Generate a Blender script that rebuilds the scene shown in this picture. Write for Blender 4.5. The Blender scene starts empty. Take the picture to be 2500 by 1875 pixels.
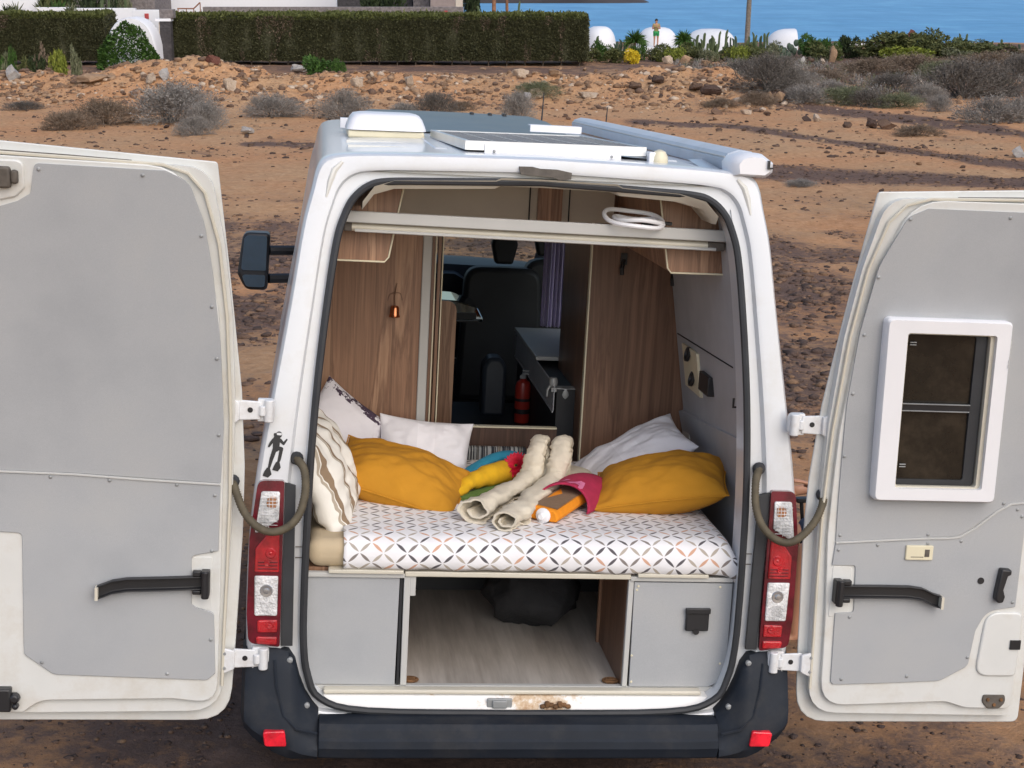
import bpy, bmesh, math, random
import numpy as np
from mathutils import Vector, Matrix, Quaternion
random.seed(7)
PI = math.pi
R = math.radians
S = bpy.context.scene
COL = S.collection

# ------------------------------------------------------------------ camera, world, sun, exposure
TH = R(14.73)                       # camera looks down by this much
CZ = 3.157                          # camera height over the ground at the van's tail
FPX = 3870.5                        # focal length in photo pixels (2500 wide)
cam = bpy.data.cameras.new('camera'); camo = bpy.data.objects.new('camera', cam); COL.objects.link(camo)
camo.location = (0, 0, CZ); camo.rotation_euler = (PI/2 - TH, 0, 0)
cam.sensor_width = 36; cam.lens = FPX/2500*36; cam.clip_end = 20000; cam.clip_start = .05
S.camera = camo
S.view_settings.view_transform = 'Standard'; S.view_settings.look = 'None'
S.view_settings.exposure = 0.23; S.view_settings.gamma = 1
S.view_settings.use_curve_mapping = False
SUN_EL, SUN_AZ = R(40), R(152)      # azimuth measured clockwise from +Y (view direction)
w = bpy.data.worlds.new('World'); S.world = w; w.use_nodes = True
nt = w.node_tree; bg = nt.nodes['Background']
sk = nt.nodes.new('ShaderNodeTexSky'); sk.sky_type = 'NISHITA'; sk.sun_disc = False
sk.sun_elevation = SUN_EL; sk.sun_rotation = SUN_AZ; sk.air_density = 1.0; sk.dust_density = 2.5; sk.ozone_density = 1.0
nt.links.new(sk.outputs[0], bg.inputs[0]); bg.inputs[1].default_value = .15
sun = bpy.data.lights.new('sun', 'SUN'); suno = bpy.data.objects.new('sun', sun); COL.objects.link(suno)
sun.energy = 1.05; sun.angle = R(75); sun.color = (1, .975, .94)
sd = Vector((math.sin(SUN_AZ)*math.cos(SUN_EL), math.cos(SUN_AZ)*math.cos(SUN_EL), math.sin(SUN_EL)))
suno.rotation_euler = sd.to_track_quat('Z', 'Y').to_euler(); suno.location = sd*60

# ------------------------------------------------------------------ the van stands tilted on sloping ground
M_VAN = Matrix(((0.99178139, -0.11677418, 0.05228251, 0.00226),
                (0.11327983, 0.99140527, 0.06544663, 5.35737),
                (-0.05947563, -0.0589862, 0.99648546, 0.0),
                (0, 0, 0, 1)))

# ------------------------------------------------------------------ small helpers
def tag(o, label=None, cat=None, group=None, kind=None):
    if label: o['label'] = label
    if cat: o['category'] = cat
    if group: o['group'] = group
    if kind: o['kind'] = kind
    return o
def empty(name, mw, label, cat, group=None):
    o = bpy.data.objects.new(name, None); o.empty_display_size = .2; COL.objects.link(o)
    o.matrix_world = mw
    return tag(o, label, cat, group)
def link(name, me, parent=None, mw=None):
    o = bpy.data.objects.new(name, me); COL.objects.link(o)
    if parent is not None: o.parent = parent
    if mw is not None: o.matrix_world = mw
    return o
def T(x, y, z): return Matrix.Translation((x, y, z))
def RX(a): return Matrix.Rotation(a, 4, 'X')
def RY(a): return Matrix.Rotation(a, 4, 'Y')
def RZ(a): return Matrix.Rotation(a, 4, 'Z')

class MB:
    """collects verts and faces of ONE mesh"""
    def __init__(s): s.v = []; s.f = []; s.m = []
    def add(s, vs, fs, mi=0):
        b = len(s.v); s.v += [tuple(p) for p in vs]; s.f += [tuple(i+b for i in f) for f in fs]; s.m += [mi]*len(fs); return s
    def box(s, x0, x1, y0, y1, z0, z1, mi=0, mtx=None):
        vs = [Vector((x, y, z)) for z in (z0, z1) for y in (y0, y1) for x in (x0, x1)]
        if mtx is not None: vs = [mtx @ p for p in vs]
        return s.add(vs, [(0,2,3,1),(4,5,7,6),(0,1,5,4),(2,6,7,3),(0,4,6,2),(1,3,7,5)], mi)
    def tube(s, pts, r, n=8, cap=True, mi=0, closed=False, flat=1.0):
        pts = [Vector(p) for p in pts]; L = len(pts)
        rs = r if isinstance(r, (list, tuple)) else [r]*L
        up = None; rings = []
        for i, p in enumerate(pts):
            a = pts[i-1] if (i > 0 or closed) else p
            b = pts[(i+1) % L] if (i < L-1 or closed) else p
            d = (b-a).normalized()
            if up is None:
                up = Vector((0, 0, 1)) if abs(d.z) < .9 else Vector((1, 0, 0))
            u = (up - d*up.dot(d)).normalized(); up = u
            v = d.cross(u)
            rings.append([p + (u*math.cos(2*PI*k/n)*flat + v*math.sin(2*PI*k/n))*rs[i] for k in range(n)])
        vs = [q for rg in rings for q in rg]; fs = []
        for i in range(L if closed else L-1):
            j = (i+1) % L
            for k in range(n):
                fs.append((i*n+k, i*n+(k+1) % n, j*n+(k+1) % n, j*n+k))
        if cap and not closed:
            fs.append(tuple(range(n))[::-1]); fs.append(tuple((L-1)*n+k for k in range(n)))
        return s.add(vs, fs, mi)
    def loft(s, rings, closed=True, capa=False, capb=False, mi=0):
        n = len(rings[0]); vs = [q for rg in rings for q in rg]; fs = []
        for i in range(len(rings)-1):
            for k in range(n if closed else n-1):
                fs.append((i*n+k, i*n+(k+1) % n, (i+1)*n+(k+1) % n, (i+1)*n+k))
        if capa: fs.append(tuple(range(n))[::-1])
        if capb: fs.append(tuple((len(rings)-1)*n+k for k in range(n)))
        return s.add(vs, fs, mi)
    def lathe(s, prof, n=16, mtx=None, mi=0):
        rings = [[Vector((r*math.cos(2*PI*k/n), r*math.sin(2*PI*k/n), z)) for k in range(n)] for r, z in prof]
        if mtx is not None: rings = [[mtx @ p for p in rg] for rg in rings]
        return s.loft(rings, True, True, True, mi)
    def prism(s, poly, y0, y1, mi=0, mtx=None):
        """polygon in x,z extruded along y"""
        n = len(poly)
        vs = [Vector((x, y0, z)) for x, z in poly] + [Vector((x, y1, z)) for x, z in poly]
        if mtx is not None: vs = [mtx @ p for p in vs]
        fs = [tuple(range(n)), tuple(range(n, 2*n))[::-1]] + [(i, i+n, (i+1) % n+n, (i+1) % n) for i in range(n)]
        return s.add(vs, fs, mi)
    def build(s, name, mats, parent=None, smooth=True, bevel=0, seg=2, ang=35, mw=None, sub=0):
        me = bpy.data.meshes.new(name); me.from_pydata([tuple(p) for p in s.v], [], s.f)
        mats = mats if isinstance(mats, (list, tuple)) else [mats]
        for m in mats: me.materials.append(m)
        if len(mats) > 1: me.polygons.foreach_set('material_index', s.m)
        bm = bmesh.new(); bm.from_mesh(me); bmesh.ops.recalc_face_normals(bm, faces=bm.faces); bm.to_mesh(me); bm.free()
        if smooth:
            me.polygons.foreach_set('use_smooth', [True]*len(me.polygons)); me.set_sharp_from_angle(angle=R(ang))
        o = link(name, me, parent, mw)
        if bevel:
            md = o.modifiers.new('bevel', 'BEVEL'); md.width = bevel; md.segments = seg; md.limit_method = 'ANGLE'; md.angle_limit = R(40)
        if sub:
            md = o.modifiers.new('sub', 'SUBSURF'); md.levels = sub; md.render_levels = sub
        return o

def catmull(P, n, closed=False):
    P = [Vector(p) for p in P]; out = []; L = len(P)
    for i in range(L if closed else L-1):
        p0 = P[(i-1) % L] if (closed or i > 0) else P[i]*2-P[i+1]
        p1 = P[i]; p2 = P[(i+1) % L]
        p3 = P[(i+2) % L] if (closed or i < L-2) else P[i+1]*2-P[i]
        for k in range(n):
            t = k/n
            out.append(.5*((2*p1)+(p2-p0)*t+(2*p0-5*p1+4*p2-p3)*t*t+(3*p1-p0-3*p2+p3)*t**3))
    if not closed: out.append(P[-1])
    return out
def rpoly(pts, seg=5):
    """polygon [(x,z,r)] with rounded corners"""
    out = []; n = len(pts)
    for i in range(n):
        x, z, r = pts[i]
        p = Vector((x, z)); a = Vector(pts[i-1][:2]); b = Vector(pts[(i+1) % n][:2])
        if r <= 0: out.append((x, z)); continue
        u = (a-p).normalized(); v = (b-p).normalized()
        ang = u.angle(v); d = min(r/math.tan(ang/2), (a-p).length*.49, (b-p).length*.49); 
        A = p+u*d; B = p+v*d
        for k in range(seg+1):
            t = k/seg
            q = A*(1-t)**2 + p*2*t*(1-t) + B*t*t
            out.append((q.x, q.y))
    return out
def fbm_noise(x, y, seed=0, octaves=4, gain=.5):
    x = np.asarray(x, float); y = np.asarray(y, float); tot = 0; amp = 1.0; f = 1.0
    def h(i, j, s):
        n = (i.astype(np.int64)*374761393 + j.astype(np.int64)*668265263 + s*974634777) & 0xffffffff
        n = ((n ^ (n >> 13))*1274126177) & 0xffffffff
        return ((n ^ (n >> 16)) & 0xffff)/65535.0
    for o in range(octaves):
        X = x*f; Y = y*f; i = np.floor(X); j = np.floor(Y); u = X-i; v = Y-j
        u = u*u*(3-2*u); v = v*v*(3-2*v)
        a = h(i, j, seed+o); b = h(i+1, j, seed+o); c = h(i, j+1, seed+o); d = h(i+1, j+1, seed+o)
        tot = tot + amp*((a*(1-u)+b*u)*(1-v)+(c*(1-u)+d*u)*v - .5); amp *= gain; f *= 2.03
    return tot

# ------------------------------------------------------------------ materials
def nodes(name):
    m = bpy.data.materials.new(name); m.use_nodes = True
    n = m.node_tree.nodes; b = n['Principled BSDF']
    return m, m.node_tree, b
def tex(nt, typ, scale, vec, detail=4, rough=.55):
    t = nt.nodes.new(typ); t.inputs['Scale'].default_value = scale
    if 'Detail' in t.inputs: t.inputs['Detail'].default_value = detail
    if typ == 'ShaderNodeTexNoise': t.inputs['Roughness'].default_value = rough
    nt.links.new(vec, t.inputs['Vector']); return t
def ramp(nt, fac, stops, const=False):
    r = nt.nodes.new('ShaderNodeValToRGB'); e = r.color_ramp.elements
    if const: r.color_ramp.interpolation = 'CONSTANT'
    while len(e) > 1: e.remove(e[-1])
    e[0].position = stops[0][0]; e[0].color = (*stops[0][1], 1)
    for p, c in stops[1:]:
        k = e.new(p); k.color = (*c, 1)
    nt.links.new(fac, r.inputs[0]); return r
def mixc(nt, fac, a, b, typ='MIX'):
    x = nt.nodes.new('ShaderNodeMix'); x.data_type = 'RGBA'; x.blend_type = typ
    def put(sock, v):
        if isinstance(v, bpy.types.NodeSocket): nt.links.new(v, sock)
        elif isinstance(v, (tuple, list)): sock.default_value = (*v, 1)
        else: sock.default_value = v
    put(x.inputs[0], fac); put(x.inputs[6], a); put(x.inputs[7], b); return x.outputs[2]
def math_(nt, op, a, b=None, c=None, clamp=False):
    x = nt.nodes.new('ShaderNodeMath'); x.operation = op; x.use_clamp = clamp
    for s, v in zip(x.inputs, (a, b, c)):
        if v is None: continue
        if isinstance(v, bpy.types.NodeSocket): nt.links.new(v, s)
        else: s.default_value = v
    return x.outputs[0]
def coord(nt, which='Object', scale=None, rot=None):
    c = nt.nodes.new('ShaderNodeTexCoord').outputs[which]
    if scale is None and rot is None: return c
    mp = nt.nodes.new('ShaderNodeMapping'); nt.links.new(c, mp.inputs[0])
    if scale is not None: mp.inputs['Scale'].default_value = scale
    if rot is not None: mp.inputs['Rotation'].default_value = rot
    return mp.outputs[0]
def bump(nt, b, h, dist=.01, st=.5):
    x = nt.nodes.new('ShaderNodeBump'); x.inputs['Distance'].default_value = dist; x.inputs['Strength'].default_value = st
    nt.links.new(h, x.inputs['Height']); nt.links.new(x.outputs[0], b.inputs['Normal']); return x
def pm(name, col, rough=.5, metal=0, var=.12, scale=6, bmp=0, bscale=60, bdist=.004, coat=0, dirt=None, dirtamt=.5, dscale=3, spec=.5):
    m, nt, b = nodes(name); c = coord(nt)
    n1 = tex(nt, 'ShaderNodeTexNoise', scale, c, 5)
    lo = tuple(v*(1-var) for v in col); hi = tuple(min(1, v*(1+var)) for v in col)
    colr = ramp(nt, n1.outputs[0], [(.3, lo), (.7, hi)]).outputs[0]
    if dirt:
        n2 = tex(nt, 'ShaderNodeTexNoise', dscale, c, 8, .7)
        k = ramp(nt, n2.outputs[0], [(.48, (0, 0, 0)), (.75, (dirtamt,)*3)])
        colr = mixc(nt, k.outputs[0], colr, dirt)
    nt.links.new(colr, b.inputs['Base Color'])
    b.inputs['Roughness'].default_value = rough; b.inputs['Metallic'].default_value = metal
    b.inputs['Coat Weight'].default_value = coat; b.inputs['Coat Roughness'].default_value = .08
    b.inputs['Specular IOR Level'].default_value = spec
    if bmp:
        n3 = tex(nt, 'ShaderNodeTexNoise', bscale, c, 3); bump(nt, b, n3.outputs[0], bdist, bmp)
    return m
MT = {}
MT['paint'] = pm('white_paint', (.665, .685, .71), .28, var=.03, coat=.5, dirt=(.47, .44, .38), dirtamt=.38, dscale=6)
MT['paint_in'] = pm('door_jamb_paint', (.68, .685, .66), .36, var=.04, coat=.3, dirt=(.42, .35, .25), dirtamt=.42, dscale=6)
def sillmat():
    m, nt, b = nodes('worn_rusty_sill_paint'); c = coord(nt); sp = nt.nodes.new('ShaderNodeSeparateXYZ'); nt.links.new(c, sp.inputs[0])
    n = tex(nt, 'ShaderNodeTexNoise', 9, c, 8, .7); n2 = tex(nt, 'ShaderNodeTexNoise', 45, c, 5, .7)
    mid = math_(nt, 'SUBTRACT', .26, math_(nt, 'MULTIPLY', math_(nt, 'ABSOLUTE', math_(nt, 'SUBTRACT', sp.outputs[0], .07)), 1.1), clamp=True)
    top = math_(nt, 'MULTIPLY', math_(nt, 'SUBTRACT', sp.outputs[2], .533), 11.0, clamp=True)
    f = math_(nt, 'ADD', math_(nt, 'ADD', math_(nt, 'MULTIPLY', n.outputs[0], .75), math_(nt, 'MULTIPLY', n2.outputs[0], .25)), math_(nt, 'ADD', mid, math_(nt, 'MULTIPLY', top, .30)))
    r = ramp(nt, f, [(.60, (.80, .79, .76)), (.68, (.60, .46, .31)), (.78, (.38, .20, .09)), (.92, (.16, .08, .04))])
    nt.links.new(r.outputs[0], b.inputs['Base Color']); b.inputs['Roughness'].default_value = .55; bump(nt, b, n2.outputs[0], .004, .3); return m
MT['sill'] = sillmat()
MT['rust'] = pm('rusty_metal', (.17, .085, .035), .85, var=.5, scale=40, bmp=.8, bscale=60)
MT['rubber'] = pm('black_rubber', (.028, .030, .034), .6, var=.25)
MT['plastic'] = pm('dark_bumper_plastic', (.011, .0155, .024), .62, spec=.3, var=.14, scale=9, bmp=.12, bscale=450, bdist=.0015, dirt=(.06, .055, .05), dirtamt=.35, dscale=7)
MT['black'] = pm('black_plastic', (.018, .018, .02), .42, var=.2)
MT['dark'] = pm('dark_interior_plastic', (.014, .015, .018), .6, var=.2)
MT['dash'] = pm('dashboard_plastic', (.016, .022, .032), .5, var=.2)
MT['alu'] = pm('aluminium', (.72, .73, .74), .35, metal=.85, var=.05)
MT['steel'] = pm('galvanised_steel', (.33, .34, .34), .6, metal=.4, var=.2)
MT['hinge'] = pm('painted_hinge', (.72, .73, .74), .4, var=.06, dirt=(.38, .30, .22), dirtamt=.4, dscale=18)
MT['whiteplastic'] = pm('white_plastic', (.82, .82, .84), .35, var=.02)
MT['ivory'] = pm('ivory_plastic', (.72, .66, .48), .4, var=.06)
MT['beige'] = pm('beige_laminate', (.50, .46, .38), .5, var=.05)
MT['greybar'] = pm('grey_trim', (.50, .50, .48), .45, var=.03)
MT['creambar'] = pm('cream_trim', (.62, .58, .48), .4, var=.04)
MT['lining'] = pm('grey_wall_lining', (.40, .405, .425), .75, var=.08)
MT['curtain'] = pm('lilac_curtain_cloth', (.58, .51, .70), .9, var=.1)
MT['red'] = pm('red_enamel', (.35, .03, .02), .35, var=.1)
MT['copper'] = pm('copper_metal', (.55, .20, .09), .25, metal=1, var=.1)
MT['hose'] = pm('dirty_ribbed_hose', (.10, .082, .052), .75, var=.3, scale=25)
MT['tape'] = pm('brown_tape', (.105, .09, .075), .75, var=.25, scale=30, bmp=.5, bscale=50)
MT['towel'] = pm('cream_terry_towel', (.74, .67, .54), .95, var=.06, scale=30, bmp=.7, bscale=420, bdist=.004)
MT['yellowt'] = pm('yellow_terry_towel', (.78, .44, .012), .95, var=.08, scale=30, bmp=.7, bscale=420, bdist=.004)
MT['bluet'] = pm('turquoise_terry_towel', (.03, .27, .42), .95, var=.12, scale=30, bmp=.7, bscale=420, bdist=.004)
MT['greent'] = pm('green_terry_towel', (.12, .22, .05), .95, var=.12, scale=30, bmp=.7, bscale=420, bdist=.004)
MT['pinkt'] = pm('crimson_terry_towel', (.42, .022, .075), .95, var=.1, scale=30, bmp=.7, bscale=420, bdist=.004)
MT['pinkl'] = pm('pink_terry_lettering', (.72, .20, .38), .95, var=.1)
MT['brownf'] = pm('taupe_cloth', (.24, .155, .095), .9, var=.08, scale=60, bmp=.4, bscale=500)
MT['orangef'] = pm('orange_cloth', (.80, .27, .008), .85, var=.06, scale=40, bmp=.4, bscale=500)
MT['tan'] = pm('tan_mattress_cloth', (.52, .42, .28), .9, var=.08, bmp=.3, bscale=300)
MT['bag'] = pm('black_cloth_bag', (.02, .02, .022), .85, var=.3, bmp=.5, bscale=20, bdist=.02)
MT['petal'] = pm('crimson_petal', (.60, .01, .04), .6, var=.25, scale=30)
MT['stem'] = pm('dark_green_leaf', (.035, .07, .02), .7, var=.3)
def floormat():
    m, nt, b = nodes('grey_wood_grain_floor'); c = coord(nt, 'Object', (26, 1.6, 1)); c2 = coord(nt, 'Object', (5, .9, 1))
    n = tex(nt, 'ShaderNodeTexNoise', 1, c, 5, .6); n2 = tex(nt, 'ShaderNodeTexNoise', 1, c2, 5, .65)
    a = ramp(nt, n.outputs[0], [(.3, (.35, .32, .285)), (.6, (.50, .465, .42)), (.8, (.56, .53, .48))]).outputs[0]
    k = ramp(nt, n2.outputs[0], [(.3, (.72, .70, .68)), (.6, (1.0, 1.0, 1.0))]).outputs[0]
    nt.links.new(mixc(nt, 1.0, a, k, 'MULTIPLY'), b.inputs['Base Color']); b.inputs['Roughness'].default_value = .5; return m
MT['asphaltgrey'] = floormat()
MT['mustard'] = pm('mustard_corduroy', (.50, .225, .012), .9, var=.07, scale=8, bmp=.35, bscale=300, bdist=.003)
MT['glassdark'] = pm('mirror_glass', (.30, .36, .40), .03, metal=1, var=.05)
MT['solar'] = pm('dusty_solar_glass', (.10, .11, .13), .6, var=.15, scale=4, dirt=(.24, .22, .19), dirtamt=.6, dscale=4, spec=.15)
MT['roofgel'] = pm('roof_sealant', (.70, .69, .64), .6, var=.08)
MT['skin'] = pm('skin', (.46, .23, .14), .5, var=.06)
MT['hair'] = pm('dark_hair', (.02, .015, .012), .6, var=.3)

def panelmat():
    m, nt, b = nodes('grey_speckled_panel'); c = coord(nt)
    n = tex(nt, 'ShaderNodeTexNoise', 900, c, 2); n2 = tex(nt, 'ShaderNodeTexNoise', 3, c, 5)
    a = ramp(nt, n.outputs[0], [(.3, (.335, .345, .35)), (.7, (.45, .455, .46))]).outputs[0]
    k = ramp(nt, n2.outputs[0], [(.25, (.86, .875, .90)), (.5, (.975, .985, 1.0)), (.78, (1.05, 1.04, 1.02))]).outputs[0]
    nt.links.new(mixc(nt, 1.0, a, k, 'MULTIPLY'), b.inputs['Base Color']); b.inputs['Roughness'].default_value = .62
    bump(nt, b, n.outputs[0], .0008, .3); return m
MT['panel'] = panelmat()
def woodmat(name, c1, c2, c3, rough=.42):
    m, nt, b = nodes(name); c = coord(nt, 'Object', (9, 9, .55)); f = coord(nt, 'Object', (120, 120, 2.2))
    oi = nt.nodes.new('ShaderNodeObjectInfo')
    n = tex(nt, 'ShaderNodeTexNoise', 1.6, c, 6, .6); n.inputs['Distortion'].default_value = .6
    g = tex(nt, 'ShaderNodeTexNoise', 1.0, f, 3)
    a = ramp(nt, n.outputs[0], [(.28, c1), (.47, c2), (.52, c1), (.60, c3), (.75, c2)]).outputs[0]
    k = ramp(nt, g.outputs[0], [(.3, (.72, .72, .72)), (.7, (1.12, 1.12, 1.12))]).outputs[0]
    nt.links.new(mixc(nt, .8, a, k, 'MULTIPLY'), b.inputs['Base Color']); b.inputs['Roughness'].default_value = rough
    bump(nt, b, g.outputs[0], .001, .25); return m
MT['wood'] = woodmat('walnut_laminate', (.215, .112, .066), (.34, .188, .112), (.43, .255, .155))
MT['wooddark'] = woodmat('dark_and_shaded_walnut_laminate', (.14, .072, .044), (.19, .102, .062), (.24, .13, .08))

def lensmat(name, col, rough=.12, scale=260, bdist=.002):
    m, nt, b = nodes(name); c = coord(nt, 'Object', (1, 1, 1))
    v = tex(nt, 'ShaderNodeTexVoronoi', scale, c); n = tex(nt, 'ShaderNodeTexNoise', 18, c, 4)
    a = ramp(nt, n.outputs[0], [(.35, tuple(x*.6 for x in col)), (.65, tuple(min(1, x*1.25) for x in col))]).outputs[0]
    kv = ramp(nt, v.outputs['Distance'], [(.1, (.38, .38, .38)), (.5, (1.2, 1.2, 1.2))]).outputs[0]; a = mixc(nt, .9, a, kv, 'MULTIPLY')
    nt.links.new(a, b.inputs['Base Color']); b.inputs['Roughness'].default_value = rough
    b.inputs['Coat Weight'].default_value = .8; b.inputs['Coat Roughness'].default_value = .04
    bump(nt, b, v.outputs['Distance'], bdist, .6); return m
MT['lensred'] = lensmat('red_lens', (.36, .005, .010)); MT['lensredd'] = lensmat('dark_red_lens', (.10, .004, .012), .15, 500, .0005)
MT['reflector'] = lensmat('red_reflector', (.72, .012, .03), .2, 600, .0006)
MT['lensclear'] = lensmat('clear_lens', (.62, .62, .62), .1, 95, .008); MT['lensamber'] = lensmat('amber_lens', (.34, .15, .06), .15, 150, .003)
def glassmat(name, tint, gloss=.12, rough=.02, fres=True):
    m = bpy.data.materials.new(name); m.use_nodes = True; nt = m.node_tree; nt.nodes.clear()
    out = nt.nodes.new('ShaderNodeOutputMaterial'); mx = nt.nodes.new('ShaderNodeMixShader')
    tr = nt.nodes.new('ShaderNodeBsdfTransparent'); gl = nt.nodes.new('ShaderNodeBsdfGlossy')
    tr.inputs[0].default_value = (*tint, 1); gl.inputs['Roughness'].default_value = rough
    lw_ = nt.nodes.new('ShaderNodeLayerWeight'); lw_.inputs[0].default_value = .5
    nt.links.new(math_(nt, 'ADD', math_(nt, 'MULTIPLY', math_(nt, 'POWER', lw_.outputs['Facing'], 5.0), .6), gloss), mx.inputs[0])
    nt.links.new(tr.outputs[0], mx.inputs[1]); nt.links.new(gl.outputs[0], mx.inputs[2]); nt.links.new(mx.outputs[0], out.inputs[0])
    return m
MT['glass'] = glassmat('clear_glass', (.72, .78, .76), .05)
MT['tint'] = glassmat('tinted_window', (.17, .15, .13), .05)

def sheetmat():
    """white cotton printed with a diamond lattice of leaf shapes, drawn in the sheet's own UV space (metres)"""
    m, nt, b = nodes('leaf_lattice_cotton')
    uv = nt.nodes.new('ShaderNodeTexCoord').outputs['UV']
    sp = nt.nodes.new('ShaderNodeSeparateXYZ'); nt.links.new(uv, sp.inputs[0])
    a = .0575
    U = math_(nt, 'DIVIDE', math_(nt, 'ADD', math_(nt, 'MULTIPLY', sp.outputs[0], .66), math_(nt, 'MULTIPLY', sp.outputs[1], .75)), a)
    V = math_(nt, 'DIVIDE', math_(nt, 'SUBTRACT', math_(nt, 'MULTIPLY', sp.outputs[0], .66), math_(nt, 'MULTIPLY', sp.outputs[1], .75)), a)
    base = (.80, .79, .80); col = None
    n = tex(nt, 'ShaderNodeTexNoise', 6, uv, 3)
    colr = ramp(nt, n.outputs[0], [(.3, (.76, .75, .76)), (.7, (.84, .83, .84))]).outputs[0]
    for k, (P, Q) in enumerate(((U, V), (V, U))):
        rp = math_(nt, 'ROUND', P); du = math_(nt, 'ABSOLUTE', math_(nt, 'SUBTRACT', P, rp))
        fl = math_(nt, 'FLOOR', Q); dv = math_(nt, 'ABSOLUTE', math_(nt, 'SUBTRACT', math_(nt, 'SUBTRACT', Q, fl), .5))
        t = math_(nt, 'DIVIDE', dv, .47)
        prof = math_(nt, 'MULTIPLY', math_(nt, 'SUBTRACT', 1.0, math_(nt, 'MULTIPLY', t, t)), .105)
        mask = math_(nt, 'MULTIPLY', math_(nt, 'SUBTRACT', prof, du), 40.0, clamp=True)
        cv = nt.nodes.new('ShaderNodeCombineXYZ'); nt.links.new(rp, cv.inputs[0]); nt.links.new(fl, cv.inputs[1]); cv.inputs[2].default_value = k*7.3
        wn = nt.nodes.new('ShaderNodeTexWhiteNoise'); wn.noise_dimensions = '3D'; nt.links.new(cv.outputs[0], wn.inputs[0])
        rc = ramp(nt, wn.outputs[0], [(0, (.10, .09, .098)), (.20, (.42, .37, .31)), (.50, (.60, .35, .24)), (.66, (.22, .19, .172)), (.86, (.40, .36, .31)), (.93, (.10, .09, .098))], True)
        colr = mixc(nt, mask, colr, rc.outputs[0])
    nt.links.new(colr, b.inputs['Base Color']); b.inputs['Roughness'].default_value = .9
    wv = tex(nt, 'ShaderNodeTexNoise', 14, uv, 3); bump(nt, b, wv.outputs[0], .012, .35)
    return m
MT['sheet'] = sheetmat(); MT['bulb'] = pm('bulb_chrome', (.5, .5, .5), .2, metal=.7)
def pillowmat(name, base, kind):
    m, nt, b = nodes(name); c = coord(nt, 'Object'); uv = coord(nt, 'UV')
    n = tex(nt, 'ShaderNodeTexNoise', 7, c, 4)
    colr = ramp(nt, n.outputs[0], [(.3, tuple(x*.95 for x in base)), (.7, base)]).outputs[0]
    sp = nt.nodes.new('ShaderNodeSeparateXYZ'); nt.links.new(uv, sp.inputs[0])
    if kind == 'stripe':
        wob = tex(nt, 'ShaderNodeTexNoise', 5, uv, 2)
        x = math_(nt, 'ADD', sp.outputs[0], math_(nt, 'MULTIPLY', math_(nt, 'SUBTRACT', wob.outputs[0], .5), .09))
        for off, wd, cc in ((0, .030, (.27, .19, .12)), (.045, .02, (.42, .36, .28)), (.42, .022, (.27, .19, .12))):
            fr = math_(nt, 'FRACT', math_(nt, 'ADD', math_(nt, 'MULTIPLY', x, 5.0), off*5))
            mk = math_(nt, 'LESS_THAN', math_(nt, 'ABSOLUTE', math_(nt, 'SUBTRACT', fr, .5)), wd*2.2)
            colr = mixc(nt, mk, colr, cc)
    if kind == 'floral':
        d = tex(nt, 'ShaderNodeTexNoise', 5, uv, 5, .7); vo = tex(nt, 'ShaderNodeTexNoise', 2.2, uv, 1)
        mk = math_(nt, 'MULTIPLY', math_(nt, 'GREATER_THAN', d.outputs[0], .52), math_(nt, 'GREATER_THAN', sp.outputs[1], .80))
        colr = mixc(nt, mk, colr, (.07, .045, .075))
    if kind == 'band':
        mk = math_(nt, 'MULTIPLY', math_(nt, 'GREATER_THAN', sp.outputs[0], .40), math_(nt, 'LESS_THAN', sp.outputs[0], .58))
        colr = mixc(nt, mk, colr, tuple(min(1, x*1.05) for x in base))
    nt.links.new(colr, b.inputs['Base Color']); b.inputs['Roughness'].default_value = .9
    w2 = tex(nt, 'ShaderNodeTexNoise', 9, c, 4); bump(nt, b, w2.outputs[0], .02, .3)
    return m
MT['pwhite'] = pillowmat('white_pillow_cotton', (.83, .82, .86), 'band'); MT['pstripe'] = pillowmat('striped_pillow_cotton', (.82, .79, .72), 'stripe')
MT['pfloral'] = pillowmat('floral_pillow_cotton', (.80, .78, .82), 'floral')
def stripeblanket():
    m, nt, b = nodes('striped_blanket'); c = coord(nt, 'Object', (1, 0, 0))
    wn = tex(nt, 'ShaderNodeTexNoise', 42, c, 2, .6)
    r = ramp(nt, wn.outputs[0], [(0, (.03, .03, .035)), (.40, (.03, .035, .045)), (.47, (.36, .38, .38)), (.51, (.04, .04, .045)), (.60, (.45, .42, .34)), (.63, (.05, .055, .07))], True)
    nt.links.new(r.outputs[0], b.inputs['Base Color']); b.inputs['Roughness'].default_value = .95; return m
MT['blanket'] = stripeblanket()

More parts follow.
